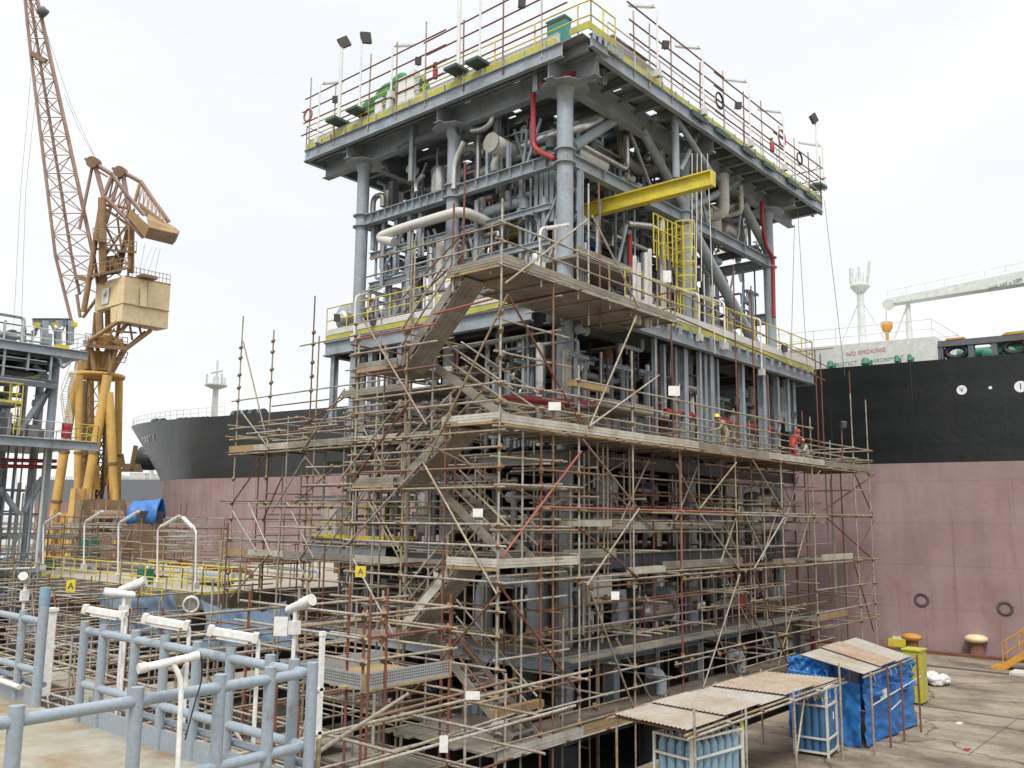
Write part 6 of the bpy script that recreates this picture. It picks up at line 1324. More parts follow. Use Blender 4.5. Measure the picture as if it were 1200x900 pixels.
plate_sign('white tag on the back stair between two landings', 560, 601, 19.5, .22, .18); plate_sign('white tag tilted on the rails near the bottom flight', 554, 815, 17.5, .28, .16); plate_sign('narrow white tag hanging at the bottom of the scaffold', 520, 872, 16.5, .16, .3)
plate_sign('white notice beside the square post above the barriers', 329, 734, 17, .26, .36); plate_sign('white card fixed high on the right scaffold near the yellow cage', 782, 324, 33, .3, .45); plate_sign('pale tag low on the scaffold front above the cabinet', 721, 698, 24, .22, .22)
plate_sign('white tag on the guard rail above the middle platform', 650, 476, 21.5, .3, .2); plate_sign('small yellow sign with a black letter A at the left before the faded sheets', 83, 687, 24, .25, .33, 'yellow', txt='A'); plate_sign('white card on the far right guard rail', 790, 458, 27, .35, .3)
# blue grey sheets hung over the far scaffold
def sheet(label, p00, p10, p01, p11, m, sd, amp=.25, name='tarpaulin', nu=26, nv=16, sag=.3):
    p00, p10, p01, p11 = map(V, (p00, p10, p01, p11)); nrm = (p10-p00).cross(p01-p00).normalized()
    def fn(a, b):
        p = p00*(1-a)*(1-b)+p10*a*(1-b)+p01*(1-a)*b+p11*a*b
        w_ = noise.noise(V((a*4+sd, b*3, sd)))*amp+noise.noise(V((a*13+sd, b*8+a*6, sd*2)))*amp*.4+abs(math.sin(a*19+3*noise.noise(V((a*3, b*5, sd)))))*amp*.25
        return p+nrm*w_-V((0, 0, sag*math.sin(a*math.pi)*b))
    q = MB().grid(fn, nu, nv); q2 = MB()
    o = q.build(name, m, None, tuple(p00)); s_ = o.modifiers.new('thickness', 'SOLIDIFY'); s_.thickness = .015
    return tag(o, label, 'tarpaulin', 'sheets hung over the left scaffold')
sheet('faded blue sheet hung below the yellow railed deck, widest of them', at(212, 746, 37), at(116, 738, 38.5), at(205, 692, 39), at(116, 690, 40.5), 'tarp_faded', 1.0, .4)
sheet('faded blue sheet slumped below the long planks beside the tall pole', at(338, 758, 32), at(236, 762, 34), at(335, 702, 34.5), at(238, 706, 36.5), 'tarp_faded', 2.3, .4)
sheet('small faded blue sheet tucked at the left edge under the scaffold tubes', at(60, 742, 37), at(20, 740, 38), at(62, 715, 38), at(22, 712, 39), 'tarp_faded', 5.3, .25)
# blue covered equipment before the ship's bow
tb = at(171, 607, 66)
bt = thing('covered_skid', 'bright blue sheet thrown over equipment in front of the ship bow', 'tarpaulin', (tb.x, tb.y, tb.z-1))
def cover(q):
    A, B = tb-RT*1.1, tb+RT*1.1
    def fn(a, b):
        t = a*math.pi; w_ = .18*noise.noise(V((a*6, b*6, 1.7))); p = A.lerp(B, b)+FW*(1.6*(a-.5)*2)*.6; z = math.sin(t)**.6*(1.35+.25*b)+w_
        return p+V((0, 0, z-.2))
    q.grid(fn, 18, 14)
cv = part(bt, 'sheet', 'blue_tarp', cover); md = cv.modifiers.new('thickness', 'SOLIDIFY'); md.thickness = .03
part(bt, 'skid', 'dark', lambda q: (q.box(tb+V((-.9, -.9, -.4)), tb+V((.9, .9, .5))),)); part(bt, 'stand', 'crane_brown', lambda q: q.box(V((tb.x-1.2, tb.y-1.2, 0)), V((tb.x+1.2, tb.y+1.2, tb.z-.4))))
tg = at(104, 637, 66); gt = thing('covered_winch', 'green sheeted machine among the scaffold tubes at the crane foot', 'machine', (tg.x, tg.y, tg.z))
part(gt, 'sheet', 'green', lambda q: q.grid(lambda a, b: tg+V((.8*math.cos(a*6.283)*math.cos(b*1.5)**.6, 1.0*math.sin(a*6.283)*math.cos(b*1.5)**.6, 1.6*math.sin(b*1.5)-.9+.15*noise.noise(V((a*5, b*4, 3))))), 20, 8))
# yellow and brown machinery lumps in front of the crane base
for i, (u, v, dep, w_, h, m, lab) in enumerate(((118, 606, 78, 4.5, 3, 'crane_brown', 'rusty brown machinery block right of the crane legs'), (92, 612, 80, 1.6, 6, 'crane_yellow', 'yellow bollard like block at the crane foot'), (158, 632, 66, .9, .9, 'orange_paint', 'orange yellow pump unit amid the tubes'))):
    p = at(u, v, dep); t = thing('machine_unit', lab, 'machine', (p.x, p.y, p.z-h*.5))
    part(t, 'housing', m, lambda q: q.hexa([p+V((-w_/2, -.8, -h/2)), p+V((w_/2, -.8, -h/2)), p+V((w_/2, .8, -h/2)), p+V((-w_/2, .8, -h/2)), p+V((-w_*.42, -.6, h/2)), p+V((w_*.42, -.6, h/2)), p+V((w_*.42, .6, h/2)), p+V((-w_*.42, .6, h/2))]))
    part(t, 'roller', 'crane_brown', lambda q: q.tube(p+V((-w_*.3, -1.0, 0)), p+V((w_*.3, -1.0, 0)), h*.2, 12)); part(t, 'frame', 'crane_rust', lambda q: [q.bar(p+V((x, -.85, -h/2)), p+V((x, -.85, h/2)), .12, .12) for x in (-w_/2, 0, w_/2)]+[q.bar(p+V((-w_/2, 0, -h/2)), V((p.x-w_/2, p.y, 0)), .2, .2), q.bar(p+V((w_/2, 0, -h/2)), V((p.x+w_/2, p.y, 0)), .2, .2)])
# ================================================================ lamps, floodlights and gear on the module decks
G3 = 'white arm lamps round the module decks'
side = ('left', 'right')
arm_l = V((.55, 0, .26)); arm_r = V((0, .5, .22))
NUM = ('first', 'second', 'third', 'fourth', 'fifth', 'sixth', 'seventh')
for i, (u, v, vt) in enumerate(((372, 168, 98), (458, 115, 53))):
    b = on('x', X0-.2, u, v); t = on('x', X0-.2, u+3, vt); t.x, t.y = b.x, b.y
    inv_lamp('arm_lamp', f'white arm lamp at the left {("end", "middle")[i]} of the roof deck edge', b, t, arm_l*.6, 1.0, .04, G3)
for i, (u, v, vt) in enumerate(((771, 90, 8), (825, 135, 57), (880, 172, 97), (920, 200, 133), (966, 222, 172))):
    b = on('y', Y0-.2, u, v); t = on('y', Y0-.2, u-1, vt); t.x, t.y = b.x, b.y
    inv_lamp('arm_lamp', f'white arm lamp on the right roof edge, {NUM[i]} from the near corner', b, t, arm_r*.6, 1.05, .04, G3)
for i, (u, v, vt) in enumerate(((637, 0, 0),)): pass
for i, (u, v, vt, dy) in enumerate(((820, 400, 345, 1), (850, 410, 355, 1), (893, 440, 375, 1))):
    b = on('y', MY0-.2, u, v); t = on('y', MY0-.2, u-1, vt); t.x, t.y = b.x, b.y
    inv_lamp('arm_lamp', f'white arm lamp over the yellow middle deck rail, {NUM[i]} from the caged ladder', b, t, arm_r*.6, 1.05, .045, G3)
b = on('x', MX0-.2, 415, 400); t = on('x', MX0-.2, 414, 348); t.x, t.y = b.x, b.y; inv_lamp('arm_lamp', 'white arm lamp at the left end of the middle deck', b, t, arm_l*.7, 1.0, .045, G3)
b = on('x', -2.5, 508, 380); t = on('x', -2.5, 508, 323); t.x, t.y = b.x, b.y; inv_lamp('arm_lamp', 'white arm lamp behind the top stair landing', b, t, arm_l*.7, 1.0, .045, G3)
b = on('x', -3.5, 633, 318); t = on('x', -3.5, 633, 268); t.x, t.y = b.x, b.y; inv_lamp('arm_lamp', 'white arm lamp before the front column above the top walkway', b, t, V((.3, -.1, .1)), .75, .045, G3)
def flood_pole(label, b, zt_, dirv, r=.085, head=True):
    b = V(b); l = thing('floodlight_pole', label, 'lamp', tuple(b), 'tall white floodlight poles on the roof deck')
    part(l, 'pole', 'white', lambda q: q.tube(b, (b.x, b.y, zt_), r, 12, r*.75)); d = V(dirv).normalized(); p = V((b.x, b.y, zt_+.1))
    part(l, 'base_bracket', 'bracket_green', lambda q: q.box(b+V((-.5, -.35, -.12)), b+V((.4, .35, 0))))
    if head: part(l, 'floodlight', 'dark', lambda q: q.bar(p-d*.05, p+d*.42, .5, .16, (-d.y, d.x, 0)))
for u, v, vt, dv, lab in ((397, 142, 48, (.4, -.3, -.85), 'tall white floodlight pole nearest the left end of the roof, lamp tilted down'), (421, 130, 46, (.5, -.2, .1), 'thinner white pole with a small black lamp, second from the left end of the roof'), (537, 82, -25, (0, -1, 0), 'thick white pole cut off by the top of the picture'), (562, 74, -25, (0, -1, 0), 'thinner white pole just right of the thick one on the roof edge')):
    b = on('x', X0-.1, u, v); flood_pole(lab, b, on('x', X0-.1, u+4, vt).z, dv, .05 if 'thin' in lab else .095)
b = on('y', Y0, 959, 218); flood_pole('white floodlight pole at the far right corner of the roof deck', b, on('y', Y0, 954, 138).z, (-.7, .2, -.6), .07)
def black_lamp(label, p, dirv=(-.5, -.6, -.3), s=.21):
    p = V(p); d = V(dirv).normalized(); t = thing('floodlight', label, 'lamp', tuple(p), 'black floodlights clipped to rails')
    part(t, 'housing', 'dark', lambda q: (q.bar(p, p+d*.2, s*1.25, s*1.5, (0, 0, 1)), q.bar(p-d*.08, p, s*.8, s, (0, 0, 1)))); part(t, 'glass', 'steel_dark', lambda q: q.bar(p+d*.2, p+d*.215, s*1.05, s*1.25, (0, 0, 1))); part(t, 'yoke', 'steel_dark', lambda q: q.bar(p+V((0, 0, -s)), p+V((0, 0, .1)), .04, .03))
for u, v, ax, c, lab in ((490, 72, 'x', X0, 'black floodlight on the roof edge rail above the green sheet'), (611, 5, 'x', X0, 'black floodlight at the top edge of the picture'), (779, 53, 'y', Y0, 'black floodlight beside the first roof arm lamp on the right'), (864, 124, 'y', Y0, 'black floodlight on the roof rail midway along the right edge'), (393, 117, 'x', X0, 'small black lamp low on the leftmost roof pole'), (395, 372, 'x', MX0, 'black lamp on the left end of the middle deck'), (437, 376, 'x', MX0, 'black lamp on the middle deck left of the stair'), (918, 408, 'y', MY0, 'black floodlight at the far end of the yellow deck rail'), (987, 497, 'y', YS, 'grey paddle shaped lamp on the far right scaffold post'), (928, 486, 'y', -1, 'grey lamp hanging under the far end of the middle deck'), (862, 470, 'y', -1, 'grey lamp under the middle deck above the tan worker')):
    black_lamp(lab, on(ax, c-.05, u, v))
lp = on('y', YS-.05, 987, 497); T(rs.root, 'upright', (lp.x, YS, PZ-.3), (lp.x, YS, lp.z+.1), TR)
# extra scaffold guard rails clipped above the roof rails
gr_ = Scaf('guard_scaffold', 'tube guard rails rising above the roof deck edges', 'scaffold', (0, 0, ZD))
for z0, z1 in ((24.6, 24.62), (25.15, 25.2), (25.75, 25.85), (26.4, 26.5)):
    gr_.led((X0-.05, Y1, z0+.05), (X0-.05, 5.5, z1), 'tube_rust'); gr_.led((X0-.05, 6.2, z0), (X0-.05, Y0+1, z1+.05), 'tube_rust')
    gr_.led((2.0, Y0-.05, z0), (9.5, Y0-.05, z1), 'tube_rust'); gr_.led((9, Y0-.05, z0), (16, Y0-.05, z1), 'tube_rust'); 
    if z0 < 26: gr_.led((15, Y0-.05, z0), (X1+.3, Y0-.05, z1), 'tube_rust'); gr_.led((X1, Y0, z0), (X1, 3, z0), 'tube_rust')
for y in (14.3, 12.4, 10, 8.2, 6.4, 4.2, 2.1, .2): gr_.up(X0-.05, y, ZT, 26.9+rnd.uniform(-.4, .5), 'tube')
for x in (2.2, 3.3, 5, 7.4, 9.6, 11.6, 13.6, 15.5, 17.4, 19.3, 20.9): gr_.up(x, Y0-.05, ZT, 26.6+rnd.uniform(-.5, .3), 'tube')
gr_.done()
mg = Scaf('guard_scaffold', 'tube guard rails along the yellow rail of the middle deck', 'scaffold', (8, MY0, ZM))
for u, v0, v1 in ((785, 290, 520), (859, 310, 520), (880, 335, 545), (899, 440, 520), (955, 410, 545), (961, 415, 545), (995, 435, 560)): 
    a, b = on('y', MY0-.6, u, v0), on('y', MY0-.6, u, v1); mg.up(a.x, MY0-.6, b.z, a.z, 'tube_rust')
mg.led(on('y', MY0-.5, 760, 325), on('y', MY0-.5, 970, 430)); mg.led(on('y', MY0-.5, 790, 370), on('y', MY0-.5, 965, 445)); mg.led(on('y', MY0-.5, 930, 412), on('y', MY0-.5, 975, 408))
mg.done()
# gear on the roof
def lump(name, label, cat, c, sx, sy, sz, m, sd):
    c = V(c); t = thing(name, label, cat, tuple(c))
    def fn(a, b):
        th = a*2*math.pi; ph = b*math.pi/2; k = 1+.28*noise.noise(V((math.cos(th)*1.6+sd, math.sin(th)*1.6, b*2.5)))
        return c+V((sx*math.copysign(abs(math.cos(th))**.6, math.cos(th))*math.cos(ph)**.5*k, sy*math.copysign(abs(math.sin(th))**.6, math.sin(th))*math.cos(ph)**.5*k, sz*math.sin(ph)*k))
    part(t, 'sheet', m, lambda q: q.grid(fn, 28, 9)); return t
gp = on('x', -.62, 468, 100); gtp = lump('covered_equipment', 'green sheet bundled over gear on the left of the roof deck', 'tarpaulin', (-.62, gp.y+.2, ZD), .38, 2.1, 1.75, 'green_tarp', 1.3)
g2 = on('x', -.9, 440, 115); part(gtp, 'green_panel', 'green_tarp', lambda q: q.box((-.9, g2.y-.5, ZD), (-.84, g2.y+.5, ZD+1.25)))
for i, (u, v) in enumerate(((447, 114), (460, 108), (474, 100), (484, 98))):
    p = on('x', -1.0, u, v); t = thing('instrument_box', ('pale instrument box at the left foot of the green bundle', 'cream crate with holes before the green bundle', 'narrow white cabinet before the green bundle', 'narrow white cabinet at the right foot of the green bundle')[i], 'box', (p.x, p.y, ZD))
    h = (.7, .7, 1.2, 1.3)[i]; part(t, 'case', ('offwhite', 'offwhite', 'white', 'white')[i], lambda q: q.box((p.x-.15, p.y-.25, ZD+.25), (p.x+.15, p.y+.25, ZD+.25+h))); part(t, 'door', 'white', lambda q: q.box((p.x-.165, p.y-.21, ZD+.3), (p.x-.15, p.y+.21, ZD+.2+h))); part(t, 'stand', 'offwhite', lambda q: q.tube((p.x, p.y, ZD), (p.x, p.y, ZD+.25), .05, 8))
for u, v, ax, c, lab, m, s in ((655, 22, 'x', -.3, 'teal green cabinet at the near corner of the roof', 'teal', (.2, .42, .75)), (757, 62, 'y', -.8, 'pale box and dark unit behind the right roof rail', 'offwhite', (.8, .3, .55)), (728, 38, 'y', -.8, 'brown beige unit behind the near corner of the roof rail', 'insul', (1.2, .4, .6)), (952, 207, 'y', -.6, 'slate blue cabinet at the far right corner of the roof', 'steel', (.5, .3, .5))):
    p = on(ax, c, u, v); z0 = ZD; t = thing('roof_cabinet', lab, 'cabinet', (p.x, p.y, z0)); part(t, 'case', m, lambda q: q.box((p.x-s[0], p.y-s[1], z0+.15), (p.x+s[0], p.y+s[1], z0+.15+2*s[2]*.85))); part(t, 'lid', m, lambda q: q.box((p.x-s[0]-.04, p.y-s[1]-.04, z0+.15+1.7*s[2]), (p.x+s[0]+.04, p.y+s[1]+.04, z0+.22+1.7*s[2]))); part(t, 'skid', 'steel_dark', lambda q: [q.box((p.x-s[0], p.y+k*s[1]-.05, z0), (p.x+s[0], p.y+k*s[1]+.05, z0+.15)) for k in (-.8, .8)])
def ring(label, c, ax, r=.33, m='orange'):
    c = V(c); t = thing('life_ring', label, 'life ring', tuple(c)); u_ = V((1, 0, 0)) if ax == 'y' else V((0, 1, 0))
    part(t, 'ring', m, lambda q: q.pipe([c+u_*(r*math.cos(k*math.pi/9))+V((0, 0, r*math.sin(k*math.pi/9))) for k in range(19)], .05, 8, .08)); part(t, 'rope', 'white', lambda q: q.pipe([c+u_*(r*1.15*math.cos(k*math.pi/6))+V((0, 0, r*1.15*math.sin(k*math.pi/6))) for k in range(13)], .014, 5, .08))
ring('red life ring on the far right roof rail', on('y', Y0-.12, 916, 162), 'y', .42, 'red'); ring('dark hose coil on the right roof rail near the centre', on('y', Y0-.12, 843, 118), 'y', .36, 'rubber'); ring('dark hose coil on the roof rail near the far corner', on('y', Y0-.12, 937, 186), 'y', .32, 'rubber'); ring('thin red coil at the far left corner of the roof', on('x', X0-.12, 361, 135), 'x', .3, 'tube_red')
def exting(label, p):
    p = V(p); t = thing('fire_extinguisher', label, 'extinguisher', tuple(p), 'red fire extinguishers'); part(t, 'bottle', 'red', lambda q: q.lathe(p, [(.1, 0), (.11, .04), (.11, .5), (.05, .6), (.03, .66)], 12)); part(t, 'valve', 'black', lambda q: (q.box(p+V((-.03, -.05, .66)), p+V((.03, .1, .72))), q.pipe([p+V((0, .05, .68)), p+V((.1, .1, .5)), p+V((.12, .06, .15))], .014, 6)))
exting('red fire extinguisher on the roof edge right of the green bundle', on('x', X0+.1, 510, 92)); exting('red fire extinguisher hung on the far right roof rail', on('y', Y0-.1, 905, 178)); exting('red fire extinguisher standing on the lowest deck at the right', on('y', -1.1, 869, 712)); exting('red extinguisher on the quay side planks at the far right', on('y', -1.6, 954, 764))
# tag lines hanging from the roof
for i, (u0, v0, u1, v1, c, lab) in enumerate(((966, 235, 990, 440, 16, 'thin rope hanging from the far right roof corner'), (935, 250, 946, 430, 17, 'thin rope hanging right of the far column'), (931, 262, 927, 420, 17.6, 'faint cord hanging beside the far column'))):
    a, b = at(u0, v0, 42), at(u1, v1, 38); o = MB().tube(a, b, .012, 5).build('hanging_rope', 'dark', None, tuple(a)); tag(o, lab, 'rope')
for i, (u0, u1) in enumerate(((811, 811), (817, 816), (822, 822), (829, 838))):
    a, b = on('y', Y0-.3, u0, 180), on('y', Y0-.8, u1, (300, 330, 330, 415)[i]); o = MB().tube(a, b, .02, 5).build('hanging_rope', 'offwhite', None, tuple(a)); tag(o, f'pale rope beside the second column, {NUM[i]} of four from the left', 'rope', 'pale ropes beside the second column')
# ================================================================ people
def person(label, base, face, pose, suit, hat, scale=1.0):
    base = V(base); t = thing('person', label, 'person', tuple(base), None)
    f = V((math.cos(face), math.sin(face), 0)); r = V((f.y, -f.x, 0))
    def w(p): return base+(r*p[0]+f*p[1]+V((0, 0, p[2])))*scale
    P_ = {'stand': dict(pel=(0, 0, .95), chest=(0, .03, 1.3), neck=(0, .04, 1.48), head=(0, .06, 1.66), kl=(-.1, .05, .5), kr=(.1, .05, .5), al=(-.11, 0, .08), ar=(.11, 0, .08), el=(-.26, .12, 1.12), er=(.26, .12, 1.12), hl=(-.2, .38, 1.12), hr=(.2, .38, 1.12)),
          'bend': dict(pel=(0, -.1, .9), chest=(0, .14, 1.2), neck=(0, .24, 1.34), head=(0, .32, 1.48), kl=(-.1, .05, .48), kr=(.1, .05, .48), al=(-.12, -.02, .08), ar=(.12, -.02, .08), el=(-.26, .34, 1.02), er=(.26, .34, 1.02), hl=(-.16, .58, .95), hr=(.16, .58, .95)),
          'crouch': dict(pel=(0, -.12, .42), chest=(0, .06, .74), neck=(0, .14, .92), head=(0, .18, 1.1), kl=(-.16, .34, .5), kr=(.16, .34, .5), al=(-.14, .06, .08), ar=(.14, .06, .08), el=(-.28, .26, .62), er=(.28, .26, .62), hl=(-.14, .5, .55), hr=(.14, .5, .55))}[pose]
    names = ['pel', 'chest', 'neck', 'hip_l', 'kl', 'al', 'tl', 'hip_r', 'kr', 'ar', 'tr', 'sl', 'el', 'hl', 'sr', 'er', 'hr']
    pe = P_['pel']; ch = P_['chest']
    P_['hip_l'] = (-.1, pe[1], pe[2]-.06); P_['hip_r'] = (.1, pe[1], pe[2]-.06); P_['tl'] = (P_['al'][0], P_['al'][1]+.16, .05); P_['tr'] = (P_['ar'][0], P_['ar'][1]+.16, .05)
    P_['sl'] = (-.19, ch[1]+.02, ch[2]+.12); P_['sr'] = (.19, ch[1]+.02, ch[2]+.12)
    rad = dict(pel=.15, chest=.165, neck=.06, hip_l=.1, kl=.075, al=.055, tl=.05, hip_r=.1, kr=.075, ar=.055, tr=.05, sl=.075, el=.055, hl=.042, sr=.075, er=.055, hr=.042)
    ed = [('pel', 'chest'), ('chest', 'neck'), ('pel', 'hip_l'), ('hip_l', 'kl'), ('kl', 'al'), ('al', 'tl'), ('pel', 'hip_r'), ('hip_r', 'kr'), ('kr', 'ar'), ('ar', 'tr'), ('chest', 'sl'), ('sl', 'el'), ('el', 'hl'), ('chest', 'sr'), ('sr', 'er'), ('er', 'hr')]
    me = bpy.data.meshes.new('body'); me.from_pydata([tuple(w(P_[n])-base) for n in names], [(names.index(a), names.index(b)) for a, b in ed], [])
    o = bpy.data.objects.new('body', me); COL.objects.link(o); o.parent = t; me.materials.append(M[suit])
    sk = o.modifiers.new('skin', 'SKIN'); 
    for i, n in enumerate(names): me.skin_vertices[0].data[i].radius = (rad[n]*scale, rad[n]*scale)
    me.skin_vertices[0].data[0].use_root = True; sk.use_smooth_shade = True
    sb = o.modifiers.new('sub', 'SUBSURF'); sb.levels = 2; sb.render_levels = 2
    hp = w(P_['head']); 
    part(t, 'head', 'skin', lambda q: (q.lathe(hp+V((0, 0, -.14)), [(.03, 0), (.07, .02), (.088, .1), (.09, .16), (.07, .22), (.02, .25)], 14), q.bar(hp+f*.08+V((0, 0, -.02)), hp+f*.115+V((0, 0, -.03)), .03, .04), [q.bar(hp+r*s*.085, hp+r*s*.1, .03, .05) for s in (-1, 1)]))
    part(t, 'helmet', hat, lambda q: q.lathe(hp+V((0, 0, .02)), [(.15, 0), (.15, .015), (.118, .02), (.112, .08), (.07, .135), (.02, .15)], 16))
    for s in ('hl', 'hr'):
        h = w(P_[s]); g_ = part(t, 'hand', 'skin', lambda q: (q.bar(h-f*.02, h+f*.06, .075, .03), [q.pipe([h+f*.055+r*k*.02, h+f*.10+r*k*.021+V((0, 0, -.012)), h+f*(.125-.01*abs(k))+r*k*.021+V((0, 0, -.04))], .009, 6, .02) for k in (-1.5, -.5, .5, 1.5)], q.pipe([h+r*.035*(1 if s == 'hl' else -1), h+f*.04+r*.06*(1 if s == 'hl' else -1), h+f*.075+r*.05*(1 if s == 'hl' else -1)], .01, 6, .02)))
    return t
pz = 9.26
b = on('y', -2.3, 849, 522); person('worker in tan overalls and yellow helmet standing on the right platform', (b.x, -2.3, pz), 2.6, 'bend', 'overall_tan', 'helmet_yellow')
b = on('y', -2.2, 930, 535); person('worker in red orange overalls bending on the right platform', (b.x, -2.2, pz), -.4, 'bend', 'overall_red', 'overall_red')
b = on('y', -2.5, 944, 538); person('crouching worker in grey clothes and white helmet on the right platform', (b.x, -2.5, pz), 2.6, 'crouch', 'overall_grey', 'white')
# ================================================================ right foreground: canopy, tent, racks
def corr(q, p00, p10, p01, p11, n=14, amp=.012):
    p00, p10, p01, p11 = map(V, (p00, p10, p01, p11))
    def fn(a, b): return p00*(1-a)*(1-b)+p10*a*(1-b)+p01*(1-a)*b+p11*a*b+V((0, 0, amp*math.sin(b*n*2*math.pi)))
    q.grid(fn, 8, n*6); o = len(q.f)
    def fn2(a, b): return fn(a, b)-V((0, 0, .012))
    q.grid(fn2, 8, n*6)
cn = Scaf('sheet_canopy', 'low tube framed canopy roofed with weathered corrugated sheets', 'canopy', (-2, -7.3, 0))
A0, A1, B0, B1 = on('z', 1.95, 720, 838), on('z', 1.92, 806, 857), on('z', 2.05, 898, 788), on('z', 2.0, 984, 796)
def cq(t0, t1, lift, m, nm):
    cn.board(nm, m, lambda q: corr(q, A0.lerp(B0, t0)+V((0, 0, lift)), A0.lerp(B0, t1)+V((0, 0, lift)), A1.lerp(B1, t0)+V((0, 0, lift)), A1.lerp(B1, t1)+V((0, 0, lift)), 18))
cq(0, .22, .03, 'sheet_roof', 'roof_sheet'); cq(.2, .42, .075, 'sheet_roof', 'roof_sheet'); cq(.40, .60, .03, 'sheet_roof', 'roof_sheet'); cq(.58, .8, .08, 'sheet_rusty', 'roof_sheet'); cq(.78, 1, .03, 'sheet_rusty', 'roof_sheet')
for t in (0.02, .3, .62, .97):
    for e, (P0, P1) in (('n', (A1, B1)), ('f', (A0, B0))):
        p = P0.lerp(P1, t); cn.up(p.x, p.y-(.08 if e == 'n' else -.05), 0, p.z+(.5 if e == 'n' and t in (.02, .97) else .12))
for P0, P1, dz in ((A1, B1, -.05), (A0, B0, -.05)): cn.led(P0+V((0, 0, dz)), P1+V((0, 0, dz))); 
cn.led(A1+V((0, -.08, -.12)), B1+V((0, -.08, -.12)))
for t in (.02, .2, .4, .6, .8, .98): cn.t('rafter', A0.lerp(B0, t)+V((0, 0, -.07)), A1.lerp(B1, t)+V((0, -.15, -.07)))
p = A1.lerp(B1, .62); cn.brace((p.x, p.y-.05, .3), (A1.lerp(B1, .75).x, p.y+.1, 1.85)); p = A1.lerp(B1, .3); cn.brace((p.x, p.y, .9), (p.x+1.6, p.y+1.6, .2))
for u in (942, 960, 975): q_ = on('z', 0, u, 890); 
xk = on('z', 0, 988, 893); cn.up(xk.x, xk.y, 0, 2.3); cn.done()
tent = thing('tarp_shelter', 'shelter wrapped in bright blue tarpaulin under a rusty sheet roof', 'shelter', (5, -8, 0))
N0, N1, F0, F1 = on('z', 2.22, 1012, 791), on('z', 2.3, 1067, 770), on('z', 2.45, 938, 768), on('z', 2.5, 1003, 748)
gA, gB = on('z', 0, 1012, 877), on('z', 0, 1071, 850)
for t0, t1, l_, m in ((0, .36, .03, 'sheet_roof'), (.33, .68, .075, 'sheet_rusty'), (.65, 1, .03, 'sheet_roof')):
    part(tent, 'roof_sheet', m, lambda q: corr(q, N0.lerp(N1, t0)+V((0, 0, l_)), N0.lerp(N1, t1)+V((0, 0, l_)), F0.lerp(F1, t0)+V((0, 0, l_)), F0.lerp(F1, t1)+V((0, 0, l_)), 26))
def tarp_wall(nm, p0, p1, z0, z1, sd, folds=16, amp=.10, outw=None, flare=.25):
    p0 = V((p0[0], p0[1], 0)); p1 = V((p1[0], p1[1], 0)); d = p1-p0; n_ = V((d.y, -d.x, 0)).normalized()
    if outw is not None and n_.dot(V(outw)) < 0: n_ = -n_
    def fn(a, b):
        hang = amp*.75*math.sin(a*folds+sd+1.2*noise.noise(V((a*4, b*2, sd))))*(.35+.65*(1-b))
        wr = amp*(1.2*noise.noise(V((a*4+sd, b*2.2, sd)))+.7*noise.noise(V((a*9+b*7+sd, b*4-a*6, sd)))+.16*noise.noise(V((a*26, b*22, sd)))+.5*abs(noise.noise(V((a*7-b*5, sd, b*1.5)))))
        zt_ = z1(a) if callable(z1) else z1
        return p0+d*a+n_*(hang+wr+flare*(1-b)**2*.4+.03)+V((0, 0, (z0+.04*math.sin(a*15+sd))*(1-b)+zt_*b))
    q = MB().grid(fn, 70, 34); o = q.build(nm, 'blue_tarp', tent); s_ = o.modifiers.new('thickness', 'SOLIDIFY'); s_.thickness = .012; return o
tarp_wall('front_tarp', gA, gB, .02, 1.55, 1.1, 14, .09, (0, -1, 0), .06); tarp_wall('front_flap', gA+V((.1, -.08, 0)), gB+V((0, -.08, 0)), 1.3, 2.2, 3.7, 22, .17, (0, -1, 0), 0)
gL = on('z', 0, 905, 832); gL = V((max(gL.x, .5), -6.1, 0))
FL = on('z', 0, 945, 838)
tarp_wall('side_tarp', (gA.x-.02, gA.y), (F0.x-.2, F0.y+.3), .02, lambda a: 1.85+.2*a, 2.2, 12, .08, (-1, -.3, 0), .08); tarp_wall('side_flap', (gA.x+.2, gA.y+1.0), (F0.x-.1, F0.y+.35), 1.2, 2.4, 6.1, 10, .16, (-1, 0, 0), 0)
tarp_wall('rear_tarp', (F0.x, F0.y+.2), (F1.x, F1.y+.2), .02, 2.4, 4.1, 12, .1, (0, 1, 0)); tarp_wall('end_tarp', (gB.x, gB.y), (F1.x, F1.y), .02, 2.2, 5.1, 12, .1, (1, 0, 0))
for t in (0, .33, .62, 1):
    p = N0.lerp(N1, t); part(tent, 'frame_post', 'tube_rust' if t else 'tube', lambda q: q.tube((p.x, p.y-.2, 0), (p.x, p.y-.2, p.z+.1), TR, 8))
for t in (0, 1): p = F0.lerp(F1, t); part(tent, 'frame_post', 'tube', lambda q: q.tube((p.x, p.y, 0), (p.x, p.y, p.z), TR, 8))
part(tent, 'eave_tube', 'tube', lambda q: q.tube(N0+V((-.3, -.1, -.02)), N1+V((.3, -.1, -.02)), TR, 8)); part(tent, 'rail_tube', 'offwhite', lambda q: (q.tube((gA.x+.1, gA.y-.3, 1.25), (gB.x, gB.y-.3, 1.6), .02, 6), q.tube((gA.x+1.6, gA.y-.33, .9), (gA.x+2.6, gA.y-.33, 1.05), .02, 6)))
part(tent, 'label_card', 'white', lambda q: [q.box((gA.x+.9+k*.25, gA.y-.27, 1.3), (gA.x+1.1+k*.25, gA.y-.25, 1.55)) for k in range(3)])
each(tent, 'tie_strap', 'offwhite', (1, 4, 5, 8), lambda q, k: q.tube((N0.x+(N1.x-N0.x)*k/9, N0.y+(N1.y-N0.y)*k/9-.12, 2.2), (N0.x+(N1.x-N0.x)*k/9+.05, N0.y+(N1.y-N0.y)*k/9-.16, 2.0), .008, 5))
